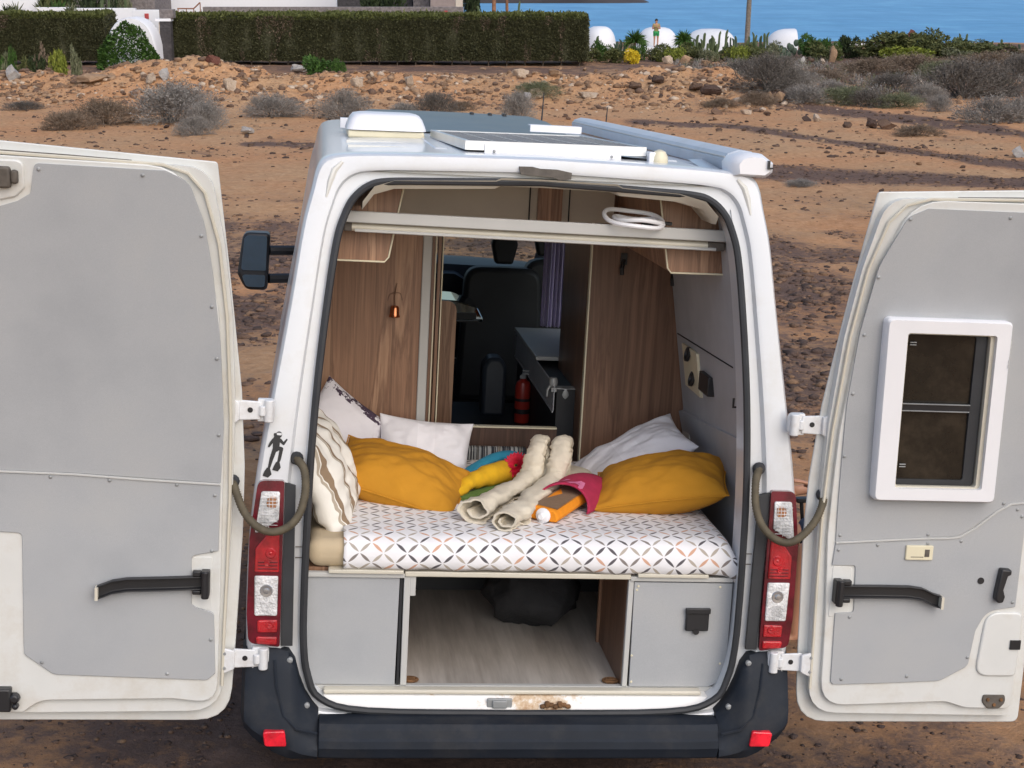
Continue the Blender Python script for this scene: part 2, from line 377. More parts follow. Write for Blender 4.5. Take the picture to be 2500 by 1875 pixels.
# ================================================================== THE SETTING
def seg_dist(x, y, pts, sy=1.0):
    d = np.full(np.shape(x), 1e9)
    for (ax, ay), (bx, by) in zip(pts[:-1], pts[1:]):
        vx, vy = bx-ax, (by-ay)*sy
        t = np.clip(((x-ax)*vx + (y-ay)*sy*vy)/(vx*vx+vy*vy), 0, 1)
        d = np.minimum(d, np.hypot(x-ax-t*vx, (y-ay)*sy-t*vy))
    return d
BANK_X = np.array([-40, -21.5, -18.6, -16.5, -14.2, -11.4, -10.9, -8.8, -5.8, -4.8, 0, 1.6, 4.2, 6.4, 8.2, 9.6, 10.9, 11.8, 60])
BANK_H = np.array([.70, .78, .95, 1.05, 1.25, 1.30, 1.26, 1.05, .98, .96, .82, .78, .90, .98, .95, .75, .42, 0, 0])
def ground_h(x, y, fine=True):
    x = np.asarray(x, float); y = np.asarray(y, float)
    yy = y-5.36
    base = np.where(yy > 0, -1.9*(1-np.exp(-np.maximum(yy, 0)*.0657/1.9)), -.0657*np.maximum(yy, -8))
    rr = np.hypot(x, y-7)
    lat = -.0525*x*np.exp(-(rr/11)**2)
    z = base + lat
    away = 1-np.exp(-(np.maximum(rr-3.5, 0)/5)**2)
    z = z + away*(.16*fbm_noise(x/6, y/6, 3, 4) + .05*fbm_noise(x/.9, y/.9, 5, 4))
    if fine: z = z + .028*fbm_noise(x/.22, y/.22, 9, 3)*np.clip((y-1)/10, .35, 1)
    # earth bank
    h = np.interp(x, BANK_X, BANK_H)
    t = (y-(60.2+1.2*fbm_noise(x/7, x*0, 11, 2)))/2.7
    prof = np.where(t < 0, np.exp(-np.abs(t)**1.7), np.exp(-np.abs(t/1.1)**2))
    z = z + h*prof*(1+.40*fbm_noise(x/1.6, y/1.6, 21, 5, .6))
    # low garden rise at the right, and the fall to the shore
    z = z + .25*np.exp(-((y-90)/8)**2)*np.clip((x-18)/8, 0, 1)
    z = z - np.clip((y-113)/9, 0, 1)**1.3*8
    return z
def gz(x, y): return float(ground_h(np.array([x]), np.array([y]))[0])
def lava_mask(x, y):
    x = np.asarray(x, float); y = np.asarray(y, float)
    n = fbm_noise(x/3.2, y/5, 31, 4); n2 = fbm_noise(x/1.1, y/2.0, 37, 3)
    L = .46 + .6*n + .4*n2
    near = np.clip((9-y)/5, 0, 1); L = L + .04*near - .04*np.clip((26-y)/5, 0, 1)*np.clip((y-8)/3, 0, 1)
    L = L + .20*np.clip(1-np.abs(y-21)/14, 0, 1)*np.clip(-x/1.5, 0, 1)
    band = np.clip((y-24)/9, 0, 1); L = L - .46*band
    sandy = np.clip(1-np.abs(y-27)/3.5, 0, 1)*np.clip((x-1)/2, 0, 1); L = L - .35*sandy
    for pts, wd in ((((6.5, 61), (9.5, 57.5), (14.9, 45.2), (22, 36)), 1.05), (((4.0, 50), (6.5, 48.5), (9.2, 42), (11.6, 37.4), (16, 34)), .7),
                    (((4.5, 35.4), (6.5, 34.6), (9, 34), (14, 31)), .9), (((-7, 43), (-3, 42)), .5)):
        d = seg_dist(x, y, pts, .45); L = np.maximum(L, (1.15-.9*d/wd) + .25*n2)
    bank = np.clip(1-np.abs(y-60.5)/4, 0, 1)*(x < 11.5); L = L*(1-bank) + bank*np.clip(.12+.5*n+.35*n2*(x > 0), 0, 1)
    far = np.clip((y-64)/6, 0, 1); L = L*(1-far) + far*(.62+.4*n)
    rough = np.clip((x-9)/3, 0, 1)*np.clip((y-57)/4, 0, 1); L = L*(1-rough)+rough*(.62+.7*n)
    return np.clip(L, 0, 1)
def grid_axis(knots):
    out = []
    for (a, b, st) in knots:
        n = max(1, int(round((b-a)/st))); out += list(np.linspace(a, b, n, endpoint=False))
    out.append(knots[-1][1]); return np.array(out)
gx = grid_axis([(-420, -60, 20), (-60, -30, 1.5), (-30, -6, .14), (-6, 6, .075), (6, 30, .14), (30, 60, 1.5), (60, 420, 20)])
gy = grid_axis([(-320, -20, 20), (-20, 1.5, 1.2), (1.5, 12, .06), (12, 30, .12), (30, 54, .2), (54, 66, .12), (66, 100, .45), (100, 124, 2), (124, 150, 13)])
GX, GY = np.meshgrid(gx, gy)
GZ = ground_h(GX, GY)
def grid_mesh(name, X, Y, Z):
    ny, nx = X.shape; me = bpy.data.meshes.new(name)
    me.vertices.add(nx*ny); me.vertices.foreach_set('co', np.stack([X, Y, Z], -1).astype(np.float32).ravel())
    idx = np.arange(nx*ny).reshape(ny, nx)
    q = np.stack([idx[:-1, :-1], idx[:-1, 1:], idx[1:, 1:], idx[1:, :-1]], -1).reshape(-1, 4)
    me.loops.add(q.size); me.loops.foreach_set('vertex_index', q.ravel().astype(np.int32))
    me.polygons.add(len(q)); me.polygons.foreach_set('loop_start', np.arange(0, q.size, 4, dtype=np.int32))
    me.polygons.foreach_set('use_smooth', np.ones(len(q), bool))
    me.update(); me.validate(); return me
gm = grid_mesh('ground', GX, GY, GZ)
at = gm.attributes.new('lava', 'FLOAT', 'POINT'); at.data.foreach_set('value', lava_mask(GX, GY).ravel().astype(np.float32))
def groundmat():
    m, nt, b = nodes('volcanic_soil'); c = coord(nt)
    an = nt.nodes.new('ShaderNodeAttribute'); an.attribute_name = 'lava'
    st = coord(nt, 'Object', (1, .6, 1))
    n1 = tex(nt, 'ShaderNodeTexNoise', 1.3, st, 8, .68); n2 = tex(nt, 'ShaderNodeTexNoise', 7, c, 8, .75); n3 = tex(nt, 'ShaderNodeTexNoise', .35, c, 3)
    f = math_(nt, 'ADD', an.outputs['Fac'], math_(nt, 'MULTIPLY', math_(nt, 'SUBTRACT', n2.outputs[0], .5), 1.5))
    f = math_(nt, 'ADD', f, math_(nt, 'MULTIPLY', math_(nt, 'SUBTRACT', n1.outputs[0], .5), 1.0))
    k = ramp(nt, f, [(.36, (0, 0, 0)), (.66, (1, 1, 1))]).outputs[0]
    sand = ramp(nt, n2.outputs[0], [(.25, (.32, .18, .095)), (.5, (.50, .30, .165)), (.75, (.64, .43, .27))]).outputs[0]
    sand2 = ramp(nt, n3.outputs[0], [(.35, (1.04, .90, .80)), (.65, (1.0, 1.0, .98))]).outputs[0]
    sand = mixc(nt, 1.0, sand, sand2, 'MULTIPLY')
    lav = ramp(nt, n2.outputs[0], [(.25, (.065, .044, .038)), (.5, (.155, .098, .075)), (.78, (.29, .18, .13))]).outputs[0]
    nt.links.new(mixc(nt, k, sand, lav), b.inputs['Base Color']); b.inputs['Roughness'].default_value = .95
    b.inputs['Specular IOR Level'].default_value = .2
    n4 = tex(nt, 'ShaderNodeTexNoise', 26, c, 6, .7)
    h = math_(nt, 'ADD', math_(nt, 'MULTIPLY', n2.outputs[0], 1.0), math_(nt, 'MULTIPLY', n4.outputs[0], .35))
    bump(nt, b, h, .06, .8); return m
MT['ground'] = groundmat(); gm.materials.append(MT['ground'])
tag(link('ground', gm), 'orange and dark volcanic soil sloping down from the van', kind='structure')

def seamat():
    m, nt, b = nodes('sea_water'); c = coord(nt, 'Object', (.05, .35, 1)); c2 = coord(nt, 'Object', (.004, .03, 1)); c3 = coord(nt, 'Object', (.10, .035, 1))
    n = tex(nt, 'ShaderNodeTexNoise', 1.0, c, 6, .65); n2 = tex(nt, 'ShaderNodeTexNoise', 1.0, c2, 4)
    a = ramp(nt, n2.outputs[0], [(.3, (.115, .335, .56)), (.7, (.17, .41, .64))]).outputs[0]
    k = ramp(nt, n.outputs[0], [(.35, (.80, .84, .90)), (.55, (1.0, 1.0, 1.0)), (.72, (1.35, 1.25, 1.15))]).outputs[0]
    n3 = tex(nt, 'ShaderNodeTexNoise', 1.0, c3, 7, .75); k3 = ramp(nt, n3.outputs[0], [(.3, (.80, .84, .88)), (.5, (.98, .98, 1.0)), (.68, (1.28, 1.2, 1.12))]).outputs[0]; k = mixc(nt, 1.0, k, k3, 'MULTIPLY')
    nt.links.new(mixc(nt, 1.0, a, k, 'MULTIPLY'), b.inputs['Base Color'])
    b.inputs['Roughness'].default_value = .55; b.inputs['Specular IOR Level'].default_value = .3
    bump(nt, b, n.outputs[0], .4, .5); return m
sx = np.array([-9000, -2500, -800, -300, 300, 800, 2500, 9000.]); sy = np.array([122, 200, 500, 1500, 4000, 14000.])
SX, SY = np.meshgrid(sx, sy); sm_ = grid_mesh('sea', SX, SY, SX*0-7.0); sm_.materials.append(seamat())
tag(link('sea', sm_), 'calm blue sea filling the view behind the garden', kind='structure')
# low dark headland across the water
hx = np.linspace(-520, 60, 110); hy = np.linspace(448, 760, 50); HX, HY = np.meshgrid(hx, hy)
def headland(X, Y):
    e = np.clip((43-X)/30, 0, 1)**.6*np.clip((Y-474-8*fbm_noise(X/30, Y*0, 3, 3))/14, 0, 1)**.6
    return -8 + e*(7+3*fbm_noise(X/25, Y/25, 8, 5))
hm = grid_mesh('headland', HX, HY, headland(HX, HY)); hm.materials.append(pm('dark_lava_rock', (.05, .042, .042), .95, var=.4, scale=.1))
tag(link('headland', hm), 'low dark lava headland across the water', kind='structure')

# ------------------------------------------------------------------ loose stones
def ico_base(sub=0):
    bm = bmesh.new(); bmesh.ops.create_icosphere(bm, subdivisions=sub+1, radius=1)
    v = np.array([p.co[:] for p in bm.verts]); f = np.array([[q.index for q in p.verts] for p in bm.faces]); bm.free(); return v, f
ICO_V, ICO_F = ico_base(0)
def scatter_mesh(name, P, size, mats, seed, flat=.6, matid=None, cv=None):
    rng = np.random.default_rng(seed); n = len(P); nv = len(ICO_V)
    V = np.repeat(ICO_V[None], n, 0)*(1+.34*rng.standard_normal((n, nv, 1)).clip(-1.5, 1.5)*.6)
    V = V*np.stack([rng.uniform(.7, 1.3, n), rng.uniform(.7, 1.3, n), rng.uniform(.6, 1.1, n)*flat], -1)[:, None]
    a = rng.uniform(0, 2*PI, n); ca, sa = np.cos(a)[:, None], np.sin(a)[:, None]
    X = V[..., 0]*ca-V[..., 1]*sa; Y = V[..., 0]*sa+V[..., 1]*ca
    V = np.stack([X, Y, V[..., 2]], -1)*size[:, None, None]+P[:, None, :]
    F = (ICO_F[None]+(np.arange(n)*nv)[:, None, None]).reshape(-1, 3)
    me = bpy.data.meshes.new(name); me.vertices.add(n*nv); me.vertices.foreach_set('co', V.astype(np.float32).ravel())
    me.loops.add(F.size); me.loops.foreach_set('vertex_index', F.ravel().astype(np.int32))
    me.polygons.add(len(F)); me.polygons.foreach_set('loop_start', np.arange(0, F.size, 3, dtype=np.int32))
    me.update()
    for m in mats: me.materials.append(m)
    if matid is not None: me.polygons.foreach_set('material_index', np.repeat(matid, len(ICO_F)).astype(np.int32))
    return me
def stonemat(name, lo, hi, sc=6):
    m, nt, b = nodes(name); c = coord(nt); n = tex(nt, 'ShaderNodeTexNoise', sc, c, 6, .65)
    oi = nt.nodes.new('ShaderNodeObjectInfo')
    a = ramp(nt, n.outputs[0], [(.3, lo), (.7, hi)]).outputs[0]
    k = ramp(nt, oi.outputs['Random'], [(0, (.8, .8, .8)), (1, (1.15, 1.12, 1.08))]).outputs[0]
    nt.links.new(mixc(nt, 1.0, a, k, 'MULTIPLY'), b.inputs['Base Color']); b.inputs['Roughness'].default_value = .95; b.inputs['Specular IOR Level'].default_value = .2
    n2 = tex(nt, 'ShaderNodeTexNoise', sc*6, c, 4); bump(nt, b, n2.outputs[0], .05, .6); return m
MT['lava'] = stonemat('dark_lava_stone', (.055, .040, .036), (.14, .095, .078)); MT['lava2'] = stonemat('brown_lava_stone', (.11, .070, .052), (.22, .145, .105))
MT['pale'] = stonemat('pale_limestone', (.40, .30, .22), (.62, .52, .42)); MT['buff'] = stonemat('buff_stone', (.27, .17, .105), (.42, .29, .19))
MT['clod'] = stonemat('brown_soil_clod', (.17, .105, .068), (.28, .18, .115)); MT['redrock'] = stonemat('red_brown_rock', (.13, .05, .04), (.22, .10, .075)); MT['greyrock'] = stonemat('grey_rock', (.32, .30, .29), (.50, .48, .46))
def scatter(n, y0, y1, xs, pw, seed, want):
    rng = np.random.default_rng(seed)
    u = rng.uniform(0, 1, n*4); y = y0*(y1/y0)**(u**pw); x = rng.uniform(-1, 1, n*4)*(xs*y+2.2)
    k = rng.uniform(0, 1, n*4) < want(x, y); x, y = x[k][:n], y[k][:n]; return x, y, rng
def van_clear(x, y):
    lx = x*.992+(y-5.36)*.113; ly = -x*.117+(y-5.36)*.991
    return ~((np.abs(lx) < 1.1) & (ly > -.4) & (ly < 5.9))
x, y, rng = scatter(25000, 3.6, 42, .345, .8, 5, lambda x, y: (.06+.94*np.clip(lava_mask(x, y)*2.6-.72, 0, 1))*van_clear(x, y))
sz = rng.uniform(.2, 1, len(x))**3.4*(.014+.0030*np.minimum(y, 20)) + .005+.0006*y; sz = np.where(y < 9, sz*.5, sz); sz = np.where(y > 22, sz*.62, sz)
P = np.stack([x, y, ground_h(x, y)+sz*.12], -1)
tag(link('loose_lava_gravel', scatter_mesh('loose_lava_gravel', P, sz, [MT['lava'], MT['lava2'], MT['buff'], MT['clod']], 6, .5, rng.choice([0, 0, 0, 1, 1, 3], len(x)))), 'small dark lava stones strewn over the soil around the van', kind='stuff')
def bank_want(x, y): return np.clip(np.interp(x, BANK_X, BANK_H), .12, 1)*np.clip(1.25-np.abs(y-59.3)/4.5, 0, 1)
x, y, rng = scatter(9000, 53, 66, .36, 1, 8, bank_want)
sz = rng.uniform(.2, 1, len(x))**5*.15+.018
P = np.stack([x, y, ground_h(x, y)+sz*.1], -1)
tag(link('bank_rubble', scatter_mesh('bank_rubble', P, sz, [MT['pale'], MT['buff'], MT['lava2'], MT['clod']], 9, .7, rng.choice([0, 1, 1, 3, 3, 3, 2, 2], len(x)))), 'pale and brown rubble mixed into the earth bank', kind='stuff')
x, y, rng = scatter(3500, 38, 58, .36, 1, 12, lambda x, y: .25+.75*np.clip(lava_mask(x, y)*1.8-.6, 0, 1))
sz = rng.uniform(.2, 1, len(x))**5*.09+.015
P = np.stack([x, y, ground_h(x, y)+sz*.1], -1)
tag(link('far_gravel', scatter_mesh('far_gravel', P, sz, [MT['lava'], MT['lava2'], MT['buff']], 13, .6, rng.choice([0, 1, 2], len(x)))), 'stones and clods scattered on the sand before the bank', kind='stuff')

# ------------------------------------------------------------------ photo-to-place helpers (used while laying out, all points end on the ground)
def depth_of(y, z): return y*math.cos(TH)+(CZ-z)*math.sin(TH)
def xat(px, y, z=-1.8): return (px-1250)/FPX*depth_of(y, z)
def zat(row, y): return CZ - y*math.tan(math.atan((row-937.5)/FPX)+TH)
ROWS_Y = np.arange(12, 108, .1)
def yat(row, px=1250):
    a = math.tan(math.atan((row-937.5)/FPX)+TH); xs = (px-1250)/FPX*ROWS_Y*1.0
    g = ground_h(xs, ROWS_Y, False); d = (CZ-g)/ROWS_Y-a
    k = np.argmax(d < 0); return float(ROWS_Y[k]) if d[k] < 0 else 107.0

# ------------------------------------------------------------------ single rocks
def rock_mesh(name, seed, mat, facet=False):
    rng = random.Random(seed); bm = bmesh.new(); bmesh.ops.create_icosphere(bm, subdivisions=3, radius=1)
    for k in range(14):
        d = Vector((rng.gauss(0, 1), rng.gauss(0, 1), rng.gauss(0, .8))).normalized(); h = rng.uniform(.32, .8)
        for v in bm.verts:
            e = v.co.dot(d)-h
            if e > 0: v.co -= d*e*.9
    from mathutils import noise
    for v in bm.verts: v.co *= 1+.24*noise.fractal(v.co*2.2+Vector((seed, 0, 0)), .7, 2, 4)
    me = bpy.data.meshes.new(name); bm.to_mesh(me); bm.free(); me.materials.append(mat)
    me.polygons.foreach_set('use_smooth', [True]*len(me.polygons)); me.set_sharp_from_angle(angle=R(28)); return me
ROCKV = {}
def rock(px, row, wpx, hpx, mat, label, group=None, rot=None, var=None):
    y = yat(row, px); x = xat(px, y); k = (mat, var if var is not None else random.randrange(4))
    if k not in ROCKV: ROCKV[k] = rock_mesh('rock', sum(map(ord, k[0])) % 50+k[1]*7, MT[mat])
    s = depth_of(y, -1.6)/FPX; o = link('rock', ROCKV[k]); wm = wpx*s*.58; hm_ = hpx*s*.62
    o.location = (x, y, gz(x, y)+hm_*.55); o.scale = (wm, wm*.8, hm_); o.rotation_euler = (0, 0, rot if rot is not None else random.uniform(0, 6))
    return tag(o, label, 'rock', group)
rock(35, 195, 44, 44, 'greyrock', 'pale grey boulder at the far left end of the earth bank', rot=.3)
rock(232, 205, 118, 30, 'buff', 'long flat pinkish slab of rock lying across the bank on the left', rot=0, var=1)
rock(405, 193, 32, 34, 'greyrock', 'upright grey block on the bank below the gatepost', rot=.4)
rock(374, 198, 34, 26, 'pale', 'tilted pale slab just left of the upright grey block', rot=1.0)
rock(562, 222, 36, 40, 'pale', 'tall whitish split boulder on the bank below the hedge', rot=.2)
rock(528, 150, 46, 26, 'redrock', 'rounded red-brown boulder on the crest of the bank', rot=0, var=2)
rock(736, 178, 46, 30, 'greyrock', 'pale grey boulder under the small green plant on the bank', rot=.8)
rock(872, 215, 34, 30, 'pale', 'pale boulder low on the bank left of the roof hatch line', rot=.5)
rock(910, 190, 20, 16, 'pale', 'small round whitish stone high on the middle of the bank', rot=.1)
rock(1000, 208, 40, 32, 'pale', 'whitish boulder on the bank above the solar panels', rot=2.0)
rock(480, 225, 30, 20, 'pale', 'flat pale stone lying below the split whitish boulder', rot=.9)
rock(610, 328, 36, 26, 'greyrock', 'knobbly grey stone on the sand behind the left door', rot=.4)
rock(1270, 192, 44, 28, 'pale', 'blocky pale boulder on the bank left of the domes', rot=.3)
rock(1352, 190, 36, 26, 'buff', 'tan boulder on the bank beyond the end of the hedge', rot=1.4)
rock(1310, 240, 50, 30, 'pale', 'large cream boulder at the foot of the bank beside the green tuft', rot=.2, var=3)
rock(1290, 245, 26, 22, 'greyrock', 'small grey boulder left of the large cream boulder', rot=2.2)
rock(1432, 240, 54, 20, 'pale', 'long cream stone at the foot of the bank, right of the cream boulder', rot=.0)
rock(1675, 158, 36, 34, 'buff', 'upright tan boulder on the bank crest in front of the yuccas', rot=.1)
rock(1630, 156, 30, 26, 'pale', 'pale boulder on the bank crest under the standing person', rot=.6)
rock(1722, 160, 26, 22, 'buff', 'small tan boulder on the bank crest below the tall cactus', rot=1.7)
rock(1700, 222, 40, 30, 'lava2', 'dark brown boulder on the right half of the bank', rot=1.2)
rock(1610, 205, 36, 30, 'lava', 'blackish boulder in the middle of the right half of the bank', rot=.5)
rock(1740, 232, 60, 34, 'lava', 'large black lava boulder near the right end of the bank', rot=2.4)
rock(1555, 222, 36, 30, 'lava2', 'brown boulder on the bank face below the yellow flowers', rot=.5)
rock(1904, 250, 34, 40, 'buff', 'squarish tan block standing at the right end of the bank', rot=.15, var=1)
rock(1880, 252, 26, 30, 'buff', 'low tan block leaning on the squarish block', rot=.5, var=2)
rock(1757, 252, 32, 26, 'buff', 'orange-tan boulder at the foot of the bank, left of the dry bush', rot=2.5)
rock(1820, 280, 30, 16, 'pale', 'smooth beige stone on the sand above the awning', rot=.2)
rock(1745, 280, 44, 22, 'lava2', 'dark brown low boulder left of the smooth beige stone', rot=.9)
rock(2130, 314, 30, 36, 'lava', 'dark pointed boulder on the orange strip between the dark tracks', rot=.2, var=0)
rock(2160, 316, 60, 30, 'lava2', 'broad brown boulder beside the dark pointed boulder', rot=.3, var=2)
rock(2207, 325, 30, 26, 'buff', 'tan boulder right of the broad brown boulder', rot=.6)
rock(1965, 296, 34, 18, 'lava', 'black low boulder at the left end of the dark track', rot=.7)
rock(1992, 297, 34, 24, 'pale', 'pale boulder touching the black low boulder', rot=.2)
rock(2070, 312, 28, 18, 'lava2', 'small dark boulder between the pale boulder and the pointed one', rot=2)
rock(2480, 385, 44, 36, 'greyrock', 'grey boulder at the right edge above the right door', rot=.4)
rock(2152, 376, 26, 14, 'lava2', 'flat dark stone alone on the orange sand above the right door', rot=.4)
rock(2033, 150, 26, 44, 'buff', 'tall pointed tan stone standing in the garden border', rot=.1, var=0)
rock(2008, 156, 26, 16, 'pale', 'pale flat stone beside the tall pointed tan stone', rot=.0)
rock(1960, 157, 20, 26, 'greyrock', 'grey pointed stone in the garden border below the prickly pears', rot=.5)
rock(1982, 156, 20, 22, 'lava2', 'brown pointed stone right of the grey pointed stone', rot=.3)
rock(1925, 160, 36, 14, 'buff', 'low tan stones forming the left of the garden border', rot=.3)
rock(2250, 206, 24, 12, 'pale', 'white flat stone among the dry bushes on the right', rot=.2)
rock(2205, 242, 26, 16, 'pale', 'cream stone between the two small dry bushes on the right', rot=1.1)
rng = random.Random(5)
def where(px, names):
    for lim, nm in names:
        if px < lim: return nm
ZB = [(330, 'at its left end'), (700, 'below the hedge gap'), (1050, 'behind the van roof'), (1400, 'below the hedge'), (1640, 'below the first domes'), (3000, 'near its right end')]
CN = {'pale': 'whitish', 'buff': 'tan', 'lava2': 'dark brown', 'lava': 'black', 'clod': 'dull brown'}
for k in range(64):
    px = rng.uniform(-20, 1880); row = rng.uniform(168, 250) if px < 1700 else rng.uniform(190, 250)
    c = rng.choice(['pale', 'pale', 'buff', 'buff', 'lava2', 'clod']) if px < 1400 else rng.choice(['pale', 'buff', 'lava2', 'lava', 'buff', 'clod'])
    s = rng.uniform(9, 20); szn = 'tiny' if s < 12.5 else 'small' if s < 16.5 else 'fist-like'; hi = 'high' if row < 208 else 'low'
    rock(px, row, s, s*rng.uniform(.5, .8), c, '%s %s stone %s on the earth bank, %s' % (szn, CN[c], hi, where(px, ZB)), '%s stones on the earth bank' % CN[c], var=rng.randrange(4))
ZS = [(420, 'beyond the left door'), (800, 'between left door and roof'), (1500, 'beyond the roof'), (1950, 'beyond the awning'), (3000, 'beyond the right door')]
for k in range(52):
    px = rng.uniform(0, 2500); row = rng.uniform(262, 480)
    s = rng.uniform(9, 22); c = rng.choice(['lava', 'lava2', 'clod']); szn = 'tiny' if s < 13 else 'small' if s < 18 else 'fist-like'; hi = 'near the bank' if row < 320 else 'halfway to the bank' if row < 400 else 'nearer the van'
    rock(px, row, s, s*.55, c, '%s %s stone on the sand %s, %s' % (szn, CN[c], where(px, ZS), hi), '%s stones on the sand' % CN[c], var=rng.randrange(4))

# ================================================================== PLANTS, WALLS AND PEOPLE BEYOND THE VAN
def quads_mesh(name, V, mats, matid=None):
    """V: (n,4,3) array of quads"""
    n = len(V); me = bpy.data.meshes.new(name); me.vertices.add(n*4); me.vertices.foreach_set('co', V.astype(np.float32).ravel())
    me.loops.add(n*4); me.loops.foreach_set('vertex_index', np.arange(n*4, dtype=np.int32))
    me.polygons.add(n); me.polygons.foreach_set('loop_start', np.arange(0, n*4, 4, dtype=np.int32)); me.update()
    for m in mats: me.materials.append(m)
    if matid is not None: me.polygons.foreach_set('material_index', np.asarray(matid, np.int32))
    return me
def unit(v): return v/np.maximum(np.linalg.norm(v, axis=-1, keepdims=True), 1e-9)
def ribbons(A, B, w0, w1, rng):
    d = unit(B-A); s = unit(np.cross(d, rng.standard_normal(A.shape)))
    w0 = np.broadcast_to(np.asarray(w0, float), (len(A),))[:, None]; w1 = np.broadcast_to(np.asarray(w1, float), (len(A),))[:, None]
    return np.stack([A-s*w0, A+s*w0, B+s*w1, B-s*w1], 1)
def leaves(P, size, rng, aspect=.5, out=None, k=.0):
    n = len(P); u = rng.standard_normal((n, 3))
    if out is not None: u = u*(1-k)+out*k*2
    u = unit(u); v = unit(np.cross(u, rng.standard_normal((n, 3)))); s = np.broadcast_to(np.asarray(size, float), (n,))[:, None]
    return np.stack([P-v*s*aspect, P+u*s*.0+v*s*aspect, P+u*s*1.6+v*s*aspect*.5, P+u*s*1.6-v*s*aspect*.5], 1)
def leafmat(name, cols, rough=.7):
    m, nt, b = nodes(name); g = nt.nodes.new('ShaderNodeNewGeometry'); oi = nt.nodes.new('ShaderNodeObjectInfo')
    c = coord(nt); n = tex(nt, 'ShaderNodeTexNoise', 1.7, c, 3)
    f = math_(nt, 'ADD', math_(nt, 'MULTIPLY', g.outputs['Random Per Island'], .6), math_(nt, 'MULTIPLY', n.outputs[0], .45))
    L = len(cols); r = ramp(nt, f, [(.12+.76*i/(L-1), c_) for i, c_ in enumerate(cols)])
    nt.links.new(r.outputs[0], b.inputs['Base Color']); b.inputs['Roughness'].default_value = rough; b.inputs['Specular IOR Level'].default_value = .25
    return m
LM = {}
LM['dry'] = leafmat('grey_dry_twigs', [(.15, .135, .12), (.24, .22, .20), (.33, .305, .275)])
LM['drydark'] = leafmat('dark_dry_twigs', [(.07, .062, .055), (.125, .11, .097), (.20, .178, .155)])
LM['drybrown'] = leafmat('brown_dry_twigs', [(.11, .078, .055), (.19, .14, .10), (.27, .21, .155)])
LM['drygreen'] = leafmat('greenish_dry_twigs', [(.085, .10, .05), (.15, .165, .09), (.22, .215, .14)])
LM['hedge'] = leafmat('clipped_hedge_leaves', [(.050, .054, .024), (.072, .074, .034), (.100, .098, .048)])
LM['hedgetop'] = leafmat('sunlit_hedge_tip_leaves', [(.055, .065, .018), (.09, .105, .03), (.14, .15, .05)])  # lit copy of the hedge leaves: top light put into a brighter green
LM['green'] = leafmat('bright_green_leaves', [(.022, .055, .010), (.045, .10, .018), (.09, .17, .035)])
LM['olive'] = leafmat('olive_leaves', [(.045, .055, .018), (.085, .10, .035), (.15, .15, .055)])
LM['lime'] = leafmat('yellow_green_leaves', [(.10, .13, .02), (.19, .23, .035), (.30, .32, .06)])
LM['yellow'] = leafmat('yellow_blossom', [(.40, .28, .01), (.62, .45, .02), (.75, .58, .05)])
LM['cactus'] = pm('cactus_skin', (.075, .105, .04), .6, var=.3, scale=5); LM['cactusb'] = pm('blue_green_cactus_skin', (.055, .085, .055), .6, var=.3, scale=5)
LM['wood'] = pm('dry_bark', (.13, .10, .075), .9, var=.3, scale=8); LM['dull'] = pm('hedge_branch_core', (.055, .055, .028), .95)
LM['palm'] = pm('grey_palm_bark', (.21, .175, .145), .9, var=.3, scale=9, bmp=.6, bscale=14, bdist=.05); LM['palmo'] = pm('orange_palm_bark', (.33, .16, .09), .9, var=.3, scale=5)
LM['white'] = pm('whitewashed_wall', (.80, .80, .82), .7, var=.02); LM['stone'] = pm('grey_stone_masonry', (.20, .175, .17), .9, var=.35, scale=5, bmp=.8, bscale=6, bdist=.08)
LM['stonedk'] = pm('black_stone_masonry', (.055, .05, .052), .9, var=.35, scale=6, bmp=.8, bscale=8, bdist=.08); LM['pinkst'] = pm('pinkish_plaster', (.36, .29, .27), .85, var=.1, scale=3)
LM['cream'] = pm('cream_plaster', (.60, .52, .44), .85, var=.05); LM['sign'] = pm('red_sign_enamel', (.45, .06, .06), .5); LM['rail'] = pm('brown_wooden_rail', (.28, .13, .07), .8)
LM['darkgreen'] = leafmat('dark_green_leaves', [(.012, .020, .008), (.028, .042, .015), (.055, .078, .03)])
# --- dry shrubs ---------------------------------------------------
def dry_shrub_mesh(seed, mat, name='dry_shrub'):
    rng = np.random.default_rng(seed); Q = []
    n = 46; th = rng.uniform(0, 2*PI, n); el = rng.uniform(.08, 1.5, n)
    d = np.stack([np.cos(th)*np.cos(el), np.sin(th)*np.cos(el), np.sin(el)], -1); A = rng.normal(0, .10, (n, 3))*[1, 1, 0]
    lump = .75+.45*rng.uniform(0, 1, n); M1 = A+d*rng.uniform(.3, .5, (n, 1))*lump[:, None]
    Q.append(ribbons(A, M1, .016, .011, rng)); tips = []
    P0, D0 = M1, d
    for lv, (k, ln, w) in enumerate(((5, .30, .008), (4, .26, .006), (3, .17, .0045))):
        P = np.repeat(P0, k, 0); D = unit(np.repeat(D0, k, 0)+rng.normal(0, .42, (len(P), 3))+[0, 0, .12])
        B = P+D*ln*rng.uniform(.5, 1.25, (len(P), 1)); B[:, 2] = np.maximum(B[:, 2], .02)
        Q.append(ribbons(P, B, w, w*.7, rng)); P0, D0 = B, D
        if lv == 1: tips.append(B)
    tips.append(P0); Tp = np.concatenate(tips)
    Q.append(leaves(Tp[rng.choice(len(Tp), 4600)]+rng.normal(0, .04, (4600, 3)), rng.uniform(.012, .028, 4600), rng, .5))
    V = np.concatenate(Q); r = np.abs(V[..., :2]).max(); V[..., :2] /= np.percentile(np.hypot(V[..., 0], V[..., 1]), 96); V[..., 2] /= np.percentile(V[..., 2], 97)
    return quads_mesh(name, V, [mat])
SHM = {}
